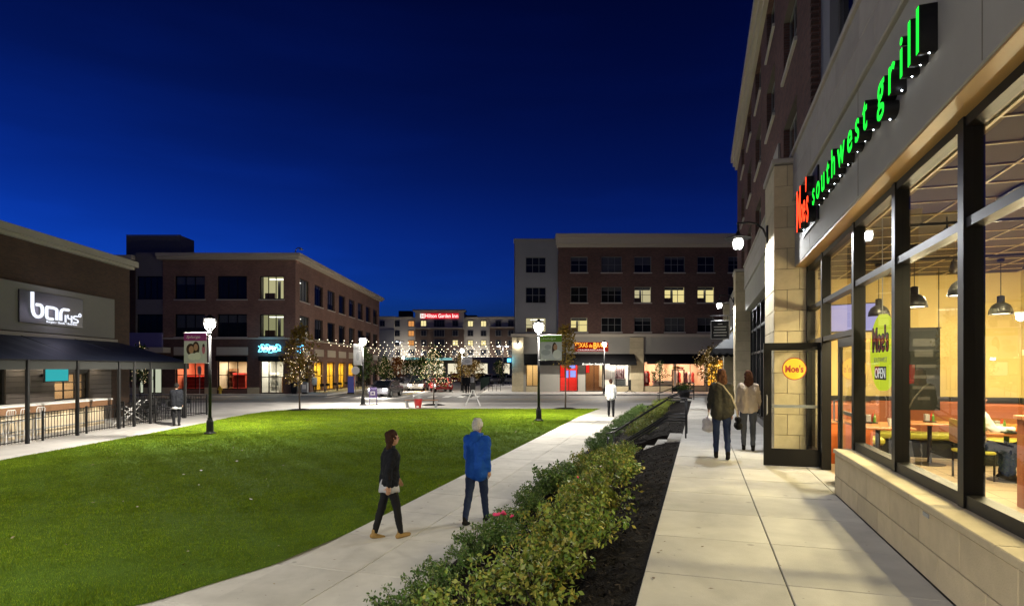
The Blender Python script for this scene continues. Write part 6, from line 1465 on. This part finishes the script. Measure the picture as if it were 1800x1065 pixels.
# ================================================================ CARS
M['carglass'] = mat('car_glass', (.01,.012,.014), .08, spec=.8); M['tyre'] = mat('tyre', (.012,.012,.012), .9); M['rim'] = mat('rim', (.35,.35,.36), .35, metal=.8)
M['head'] = emit('headlight', (1,.95,.82), 30); M['tail'] = emit('taillight', (1,.02,.01), 6); M['lampoff'] = mat('lamp_clear', (.5,.5,.5), .2); M['tailoff'] = mat('lamp_red', (.25,.01,.01), .3)
def loft_body(prof, w_, inset):
    m = MB(); n = len(prof); xs = [(-w_/2, inset), (-w_/2+.10, .0), (w_/2-.10, .0), (w_/2, inset)]
    cy = sum(p[0] for p in prof)/n; cz = sum(p[1] for p in prof)/n
    for x, i in xs: m.v += [(x, p[0]+(cy-p[0])*i*.12, p[1]+(cz-p[1])*i) for p in prof]
    for k in range(3): m.f += [(k*n+i, k*n+(i+1) % n, (k+1)*n+(i+1) % n, (k+1)*n+i) for i in range(n)]
    m.f += [tuple(range(n))[::-1], tuple(3*n+i for i in range(n))]; return m
def car(lab, x, y, z, rz, col, suv=False, lights=False, grp=None):
    key = 'paint_%.2f_%.2f_%.2f' % col
    if key not in M: M[key] = mat('car_paint', col, .25, metal=.3, spec=.6)
    T = thing('car', lab, 'car', (x, y, z), rz, grp); h = 1.72 if suv else 1.45
    lower = [(-2.2,.30),(-2.25,.55),(-2.18,.80),(-1.3,.92),(1.2,.95),(2.1,.90),(2.22,.62),(2.18,.30)]; obj('body', loft_body(lower, 1.82, .18), M[key], T, smooth=False)
    cab = [(-1.35,.91),(-.55,h-.03),(.2,h),(1.2,h-.05),(1.75 if not suv else 2.05,.93)]; obj('cabin', loft_body(cab, 1.50, .06), M[key], T)
    gl = obj('windscreen', MB().add([(-.62,-1.30,.97),(.62,-1.30,.97),(.56,-.62,h-.10),(-.56,-.62,h-.10)], [(0,1,2,3)]), M['carglass'], T, (0,-.03,.012))
    yr = 1.74 if not suv else 2.03; obj('rear_window', MB().add([(-.6,yr,1.0),(.6,yr,1.0),(.54,yr-.44,h-.14),(-.54,yr-.44,h-.14)], [(0,1,2,3)]), M['carglass'], T, (0,.03,.01))
    for sx in (-1,1):
        for a in (((-1.12,.97),(-.52,h-.12),(.10,h-.10),(.10,.97)), ((.18,.97),(.18,h-.10),(1.05,h-.14),(1.45,.97))): obj('side_window', MB().add([(sx*(.757 if q[1] < 1.1 else .745), q[0], q[1]) for q in a], [(0,1,2,3)]), M['carglass'], T)
        obj('wing_mirror', MB().cbox(sx*.92-.08, sx*.92+.08, -1.02, -.90, .95, 1.08, .02), M[key], T)
        for wy in (-1.38, 1.35):
            wh = obj('wheel', MB().cyl((sx*.72,wy,.33), (sx*.92,wy,.33), .33, n=16), M['tyre'], T); obj('rim', MB().cyl((sx*.922,wy,.33), (sx*.932,wy,.33), .20, n=12), M['rim'], wh)
        obj('headlight', MB().cbox(sx*.62-.17, sx*.62+.17, -2.25, -2.12, .60, .76, .02), M['head'] if lights in ('head', True) else M['lampoff'], T)
        obj('taillight', MB().cbox(sx*.66-.16, sx*.66+.16, 2.12, 2.235, .66, .84, .02), M['tail'] if lights in ('tail', True) else M['tailoff'], T)
        if lights in ('head', True): point('beam', (sx*.62, -2.7, .66), 260, (1,.93,.8), .1, T)
        if lights == 'tail': point('tail_glow', (sx*.66, 2.6, .75), 14, (1,.05,.02), .1, T)
    obj('number_plate', MB().box(-.26,.26,2.225,2.235,.50,.62), M['white'], T)
    return T
car('dark car with blazing headlights turning at the crosswalk', PX(676, 52), 52.6, -.735, R(-6), (.05,.05,.06), False, 'head')
car('dark sport utility car with headlights approaching on the far street', PX(733, 66), 67, -.735, 0, (.06,.055,.05), True, 'head')
car('red car with glowing tail lights driving away on the far street', PX(778, 66), 64, -.735, R(18), (.30,.02,.02), False, 'tail')
for i, (px, Y, rz, c, suv, lb) in enumerate(((803,98,180,(.10,.015,.02),True,'maroon sport utility car parked at the left of the lot row'), (822,100,180,(.03,.03,.035),False,'black parked car between the maroon car and the lit tree'), (845,99,0,(.05,.055,.06),True,'charcoal car parked right of the lit tree'), (858,101,0,(.03,.035,.04),False,'black car parked second right of the lit tree'), (872,99,0,(.25,.26,.28),False,'silver car parked in the middle of the right row'), (885,100,0,(.05,.05,.055),True,'dark car parked next to the apartment corner'), (897,98,0,(.30,.30,.31),False,'pale car parked hardest against the apartment corner'), (860,114,0,(.35,.02,.02),False,'red car in the rear parking row'), (746,112,90,(.55,.55,.56),False,'white car parked side-on by the hotel lot'), (765,118,90,(.2,.2,.21),False,'grey car parked side-on by the hotel lot'), (690,108,90,(.06,.06,.07),True,'dark car parked behind the orange tree'))):
    car(lb, PX(px, Y), Y, -.74, R(rz), c, suv, False, 'cars parked before the hotel')
# ================================================================ PEOPLE
_ctex = bpy.data.textures.new('cloth_folds', 'CLOUDS'); _ctex.noise_scale = .085; _ctex.noise_depth = 3
def remesh(mb, name, vox, smooth=3, folds=0.0):
    me = mb.mesh(name); o = bpy.data.objects.new(name, me); COL.objects.link(o)
    r = o.modifiers.new('r', 'REMESH'); r.mode = 'VOXEL'; r.voxel_size = vox
    s = o.modifiers.new('s', 'SMOOTH'); s.factor = .5; s.iterations = smooth
    if folds:
        d = o.modifiers.new('d', 'DISPLACE'); d.texture = _ctex; d.strength = folds; d.mid_level = .5
    dg = bpy.context.evaluated_depsgraph_get(); out = bpy.data.meshes.new_from_object(o.evaluated_get(dg)); bpy.data.objects.remove(o)
    out.name = name; out.polygons.foreach_set('use_smooth', [True]*len(out.polygons)); return out
def cap(m, p, q, r0, r1, n=10):
    m.cyl(p, q, r0, r1, n); m.sph(p, r0, n, 8); m.sph(q, r1, n, 8); return m
for nm, c in (('skin', (.42,.24,.16)), ('hairdark', (.045,.022,.015)), ('hairblack', (.012,.01,.009)), ('hairwhite', (.62,.60,.56)), ('hairbrown', (.10,.045,.025)), ('denim', (.022,.032,.075)), ('denimgrey', (.07,.075,.09)), ('blacktrouser', (.012,.012,.014)), ('blueparka', (.015,.085,.42)), ('darkjacket', (.011,.012,.016)), ('whiteshirt', (.72,.72,.70)), ('greytop', (.40,.40,.42)), ('olivejacket', (.045,.042,.033)), ('creamtop', (.52,.43,.33)), ('tanboot', (.28,.18,.07)), ('blackshoe', (.012,.011,.010)), ('bagwhite', (.75,.70,.68)), ('orangeshirt', (.6,.14,.03)), ('eyewhite', (.03,.025,.02)), ('lip', (.35,.12,.10))):
    M[nm] = mat(nm, c, .8 if nm != 'skin' else .55, spec=.12 if nm != 'skin' else .4, var=.10, vscale=14, coord='obj')
def person(lab, loc, rz, H=1.75, legs=((.25,.05),(-.25,.35)), arms=((-.3,.3,.08),(.3,.4,.08)), lean=.03, top='darkjacket', bottom='denim', hair='hairdark', hairlen='short', shoes='blackshoe', topfat=.028, hem=.82, female=False, seated=False, hat=None, hemcol=None, group=None, vox=.012, hood=False):
    k = H/1.75; T = thing('person', lab, 'person', loc, rz, group)
    sw = .160 if female else .176; hipw = .095
    pz = .93; dz = 0.0
    J = {}
    ends = []
    for sd, (a, b) in zip((-1, 1), legs):
        hp = Vector((sd*hipw, 0, pz-.02)); kn = hp + Vector((0, math.sin(a), -math.cos(a)))*.43; an = kn + Vector((0, math.sin(a-b), -math.cos(a-b)))*.42
        J[sd] = [hp, kn, an]; ends.append(an.z)
    drop = min(ends) - .075 if not seated else min(ends) - .075
    sh = Vector((0, 0, -drop))
    up = lambda z: Vector((0, lean*(z-.9)*2, z))
    body = MB(); topm = MB(); bot = MB(); shoe = [MB(), MB()]
    tf = topfat
    def T_(p): return Vector(p) + sh
    # torso
    for x in (-.055, .055):
        cap(body, T_((x,0,pz)), T_(up(1.08)+Vector((x*.8,0,0))), .115, .105); cap(body, T_(up(1.08)+Vector((x*.8,0,0))), T_(up(1.30)+Vector((x*1.25,0,0))), .105, .115)
        cap(topm, T_(up(hem)+Vector((x*1.15,0,0))), T_(up(1.10)+Vector((x*1.05,0,0))), .118+tf, .108+tf); cap(topm, T_(up(1.10)+Vector((x*1.05,0,0))), T_(up(1.32)+Vector((x*1.3,0,0))), .108+tf, .112+tf)
        cap(bot, T_((x,0,pz+.10)), T_((x*1.2,0,pz-.04)), .112, .122)
    cap(body, T_(up(1.41)+Vector((-sw+.03,0,0))), T_(up(1.41)+Vector((sw-.03,0,0))), .058, .058); cap(topm, T_(up(1.40)+Vector((-sw+.02,0,0))), T_(up(1.40)+Vector((sw-.02,0,0))), .066+tf*.6, .066+tf*.6)
    hc = T_(up(1.635)+Vector((0,.015,0)))
    cap(body, T_(up(1.42)), hc-Vector((0,.015,.10)), .058, .05); cap(topm, T_(up(1.42)), T_(up(1.475)), .075, .066)
    body.sph(hc, (.073,.093,.112), 16, 12); body.sph(hc+Vector((0,.022,-.075)), (.055,.066,.055), 12, 8); body.sph(hc+Vector((0,.098,-.018)), (.013,.02,.024), 8, 6)
    body.sph(hc+Vector((0,.088,-.062)), (.026,.012,.010), 8, 6)
    for sd in (-1, 1): body.sph(hc+Vector((sd*.075,-.005,-.01)), (.012,.022,.032), 8, 6)
    # arms
    for sd, (a, b, out) in zip((-1, 1), arms):
        s0 = T_(up(1.40)+Vector((sd*sw,0,0))); d1 = Vector((sd*math.sin(out), math.sin(a)*math.cos(out), -math.cos(a)*math.cos(out))); el = s0 + d1*.28
        d2 = Vector((sd*math.sin(out)*.3, math.sin(a+b), -math.cos(a+b))).normalized(); wr = el + d2*.25
        cap(body, s0, el, .048, .040); cap(body, el, wr, .040, .028); cap(topm, s0, el, .058+tf*.55, .048+tf*.5); cap(topm, el, el+d2*.235, .048+tf*.5, .036+tf*.35)
        side = d2.cross(Vector((1,0,0))).normalized(); pe = wr + d2*.085
        cap(body, wr+d2*.02+side*.018, pe+side*.022, .020, .020, 8); cap(body, wr+d2*.02-side*.018, pe-side*.022, .020, .020, 8)
        for f in range(4):
            o_ = side*(-.03+.02*f); L = (.062,.072,.068,.052)[f]; bend = (d2 + Vector((-sd*.25,0,0)) + Vector((0,0,0))).normalized()
            cap(body, pe+o_, pe+o_+bend*L*.5, .0095, .009, 6); b2 = (d2*.8 + Vector((-sd*.6,0,0))).normalized(); cap(body, pe+o_+bend*L*.5, pe+o_+bend*L*.5+b2*L*.5, .009, .008, 6)
        th = wr + d2*.03 + side*.03; cap(body, th, th+(d2*.6+side*.7).normalized()*.055, .011, .009, 6)
        J[('w', sd)] = pe
    # legs
    for sd in (-1, 1):
        hp, kn, an = [p + sh for p in J[sd]]
        cap(body, hp, kn, .082, .055); cap(body, kn, an, .053, .036); cap(bot, hp, kn, .098, .070 if not female else .066); cap(bot, kn, an+Vector((0,0,.03)), .068, .056 if not female else .050)
        pitch = legs[0 if sd < 0 else 1][0]-legs[0 if sd < 0 else 1][1]; fd = Vector((0, math.cos(max(-.6,min(.3,pitch))*.8), math.sin(max(-.6,min(.3,pitch))*.8)))
        hl = an + Vector((0,-.035,-.045)); cap(body, hl, hl+fd*.15, .03, .026); sh_ = shoe[0 if sd < 0 else 1]; cap(sh_, hl+Vector((0,-.012,0)), hl+fd*.10, .042, .040); cap(sh_, hl+fd*.10, hl+fd*.185+Vector((0,0,-.006)), .040, .032); cap(sh_, an+Vector((0,-.01,.03)), hl+fd*.03, .046, .042)
    def fin(mb): mb.v = [(x*k, y*k, z*k) for x, y, z in mb.v]; return mb
    obj('body', remesh(fin(body), 'body', vox*.8, 2), M['skin'], T)
    obj('top', remesh(fin(topm), 'top', vox, 4, .038), M[top], T); obj('trousers', remesh(fin(bot), 'trousers', vox, 4, .026), M[bottom], T); [obj('shoe', remesh(fin(q), 'shoe', vox, 2), M[shoes], T) for q in shoe]
    if hood:
        hd = MB(); hd.sph(T_(up(1.47)+Vector((0,-.085,0))), (.105,.062,.085), 14, 10); hd.sph(T_(up(1.43)+Vector((0,-.11,0))), (.08,.045,.075), 12, 8); hd.tube([T_(up(1.49)+Vector((.085*math.cos(a),.085*math.sin(a)+.005,0))) for a in np.arange(12)*math.pi/6], .024, 7, closed=True)
        obj('hood', remesh(fin(hd), 'hood', vox, 3, .02), M[top], T)
    if hemcol:
        hm = MB()
        c_ = T_((0,0,hem)); hm.lathe([(.150,.06),(.176,.0),(.196,-.10),(.206,-.155),(.196,-.155),(.186,-.10),(.166,0),(.140,.06)], (0,0,0), 24)
        hm.v = [(x*1.02 + c_.x + .006*math.sin(9*math.atan2(y, x)), y*.82 + c_.y, z + c_.z + .012*math.sin(5*math.atan2(y, x))) for x, y, z in hm.v]
        obj('shirt_hem', fin(hm), M[hemcol], T, smooth=True)
    hm = MB(); hm.sph(hc+Vector((0,-.014,.022)), (.086,.100,.108), 14, 10); 
    if hairlen == 'short': hm.sph(hc+Vector((0,-.045,-.02)), (.078,.062,.085), 12, 8)
    else:
        hm.sph(hc+Vector((0,-.045,-.04)), (.095,.07,.12), 12, 8); hm.sph(hc+Vector((0,-.05,-.13)), (.10,.055,.11), 12, 8)
        if hairlen == 'long': hm.sph(hc+Vector((0,-.07,-.22)), (.095,.05,.10), 12, 8)
    # keep the face clear
    hm2 = remesh(fin(hm), 'hair', vox*.8, 1, .06)
    obj('hair', hm2, M[hair], T, (0, -.012*k, .006*k))
    ey = MB()
    for sd in (-1, 1): ey.sph((hc+Vector((sd*.030,.086,.0)))*k, .0095*k, 8, 6)
    obj('eyes', ey, M['eyewhite'], T); obj('mouth', MB().sph((hc+Vector((0,.099,-.062)))*k, (.02*k,.006*k,.005*k), 8, 6), M['lip'], T)
    return T, J, sh, k
def lowp(px, py): x, y = ground_at(px, py); return (x, y, gz(y)+.032)
D = math.pi
# walkers on the lower walk
p = lowp(838, 921); person('person in a bright blue parka with white hair walking away on the lower walk', p, R(-20), 1.80, ((-.24,.12),(.24,.06)), ((.12,.35,.10),(-.22,.5,.10)), .02, 'blueparka', 'denim', 'hairwhite', 'short', 'blackshoe', .026, .84, hood=True)
p = lowp(684, 948); person('person in a dark jacket with pale hem and tan boots walking on the lower walk', p, R(-62), 1.70, ((-.22,.06),(.24,.10)), ((.25,.25,.20),(-.35,.3,.20)), .03, 'darkjacket', 'blacktrouser', 'hairdark', 'bob', 'tanboot', .030, .92, True, hemcol='greytop')
p = lowp(1074, 733); person('person in a white shirt and black trousers walking toward the restaurant', p, R(-4), 1.76, ((.18,.05),(-.12,.15)), ((.1,.7,.12),(-.1,.7,.12)), .02, 'whiteshirt', 'blacktrouser', 'hairdark', 'short', 'blackshoe', .028, .88)
# two women on the raised pavement
v = F(.385, 12.0); wz = -TH + R(4)
_, J, sh, k = person('person in an olive jacket and blue jeans carrying a white bag on the raised pavement', (v.x, v.y, 0), wz, 1.68, ((.12,.04),(-.16,.22)), ((.15,.75,.16),(-.10,.25,.10)), .02, 'olivejacket', 'denim', 'hairbrown', 'bob', 'blackshoe', .030, .88, True)
def W(loc, rz, q): c, s = math.cos(rz), math.sin(rz); return Vector((loc[0] + q[0]*c - q[1]*s, loc[1] + q[0]*s + q[1]*c, loc[2] + q[2]))
q = (J[('w',-1)])*k; bp = W((v.x, v.y, 0), wz, q)
e = thing('shopping_bag', 'white plastic shopping bag hanging from the olive-jacketed walker hand', 'bag', (bp.x, bp.y, bp.z-.42), wz); m = MB(); m.sph((0,0,.15), (.12,.15,.16), 12, 8); m.sph((0,0,.08), (.13,.16,.09), 12, 8); cap(m, (0,0,.2), (0,0,.36), .06, .02)
obj('sack', remesh(m, 'sack', .012, 3, .05), M['bagwhite'], e); obj('handle', MB().tube([(0,-.03,.34),(0,-.03,.43),(0,.03,.43),(0,.03,.34)], .006, 5), M['bagwhite'], e)
e = thing('shoulder_bag', 'dark shoulder bag with pale strap on the olive-jacketed walker', 'bag', W((v.x,v.y,0), wz, (.30*k,-.06,.55*k)), wz); obj('pouch', remesh(cap(cap(MB(), (0,-.1,.10), (0,.1,.10), .07, .07), (0,-.09,.22), (0,.09,.22), .055, .055), 'pouch', .012, 3, .02), M['blackshoe'], e)
M['strap'] = mat('pale_strap', (.5,.42,.28), .7); obj('strap', MB().tube([(-.01,-.02,.26),(-.05,-.11,.45),(-.13,-.155,.65),(-.28,-.14,.86),(-.37,-.06,.91)], .014, 6), M['strap'], e)
v = F(.96, 13.4); person('person in a cream top and grey jeans with long brown hair on the raised pavement', (v.x, v.y, 0), -TH + R(-3), 1.64, ((.05,.03),(-.06,.12)), ((-.05,.25,.14),(.15,.8,.2)), .02, 'creamtop', 'denimgrey', 'hairbrown', 'long', 'blackshoe', .028, .92, True)
# left walker by the fence
p = lowp(310, 749); person('person in a dark jacket walking beside the patio fence', p, R(14), 1.72, ((.02,.02),(.10,.15)), ((.2,.5,.1),(-.1,.3,.1)), .02, 'darkjacket', 'blacktrouser', 'hairblack', 'short', 'blackshoe', .05, .84, hemcol='greytop')
# far walkers near the lit trees
for i, (px, Y, top, lb) in enumerate(((816,57,'darkjacket','far person in a dark jacket standing left under the white banner'), (822,56.5,'darkjacket','far person in black beside the white trestle'), (829,57.5,'greytop','far person in a grey top right of the pair under the banner'), (553,58,'whiteshirt','far person in a white shirt by the yellow-lit side window'))):
    person(lb, (PX(px, Y), Y, -.6), R(180 if i % 2 else 10), 1.74, ((.1,.05),(-.1,.15)), ((.1,.3,.1),(-.1,.3,.1)), .02, top, 'blacktrouser', 'hairdark', 'short', 'blackshoe', .04, .84, vox=.022, group='people on the far street')
# seated diners
sit = dict(legs=((1.50,1.50),(1.45,1.52)), arms=((.5,1.1,.12),(.6,1.0,.12)), lean=.04, seated=True)
def dchair(t, s, rz, lab):
    v = F(t, s); c = thing('dining_chair', lab, 'chair', (v.x, v.y, 0.003), -TH + rz, 'dining chairs in the restaurant')
    obj('seat', MB().cbox(-.22,.22,-.22,.22,.40,.45,.015), M['lime'], c); obj('backrest', MB().cbox(-.21,.21,-.25,-.215,.55,.92,.012), M['wood'], c)
    for sx in (-1,1):
        for sy in (-1,1): obj('leg', MB().cyl((sx*.19,sy*.2,0), (sx*.19,sy*.2,.92 if sy < 0 else .40), .016, n=6), M['black'], c)
dchair(4.02, 10.9, -D/2, 'dining chair of the pale-shirted diner left of the table'); v = F(4.02, 10.9); person('seated diner in a pale shirt at the table behind the window mullion', (v.x, v.y, .003), -TH - D/2, 1.70, top='whiteshirt', bottom='denim', hair='hairdark', **sit)
dchair(4.9, 10.9, D/2, 'dining chair of the orange-shirted diner right of the table'); v = F(4.9, 10.9); person('seated diner in an orange shirt at the right edge of the picture', (v.x, v.y, .003), -TH + D/2, 1.72, top='orangeshirt', bottom='denim', hair='hairblack', **sit)
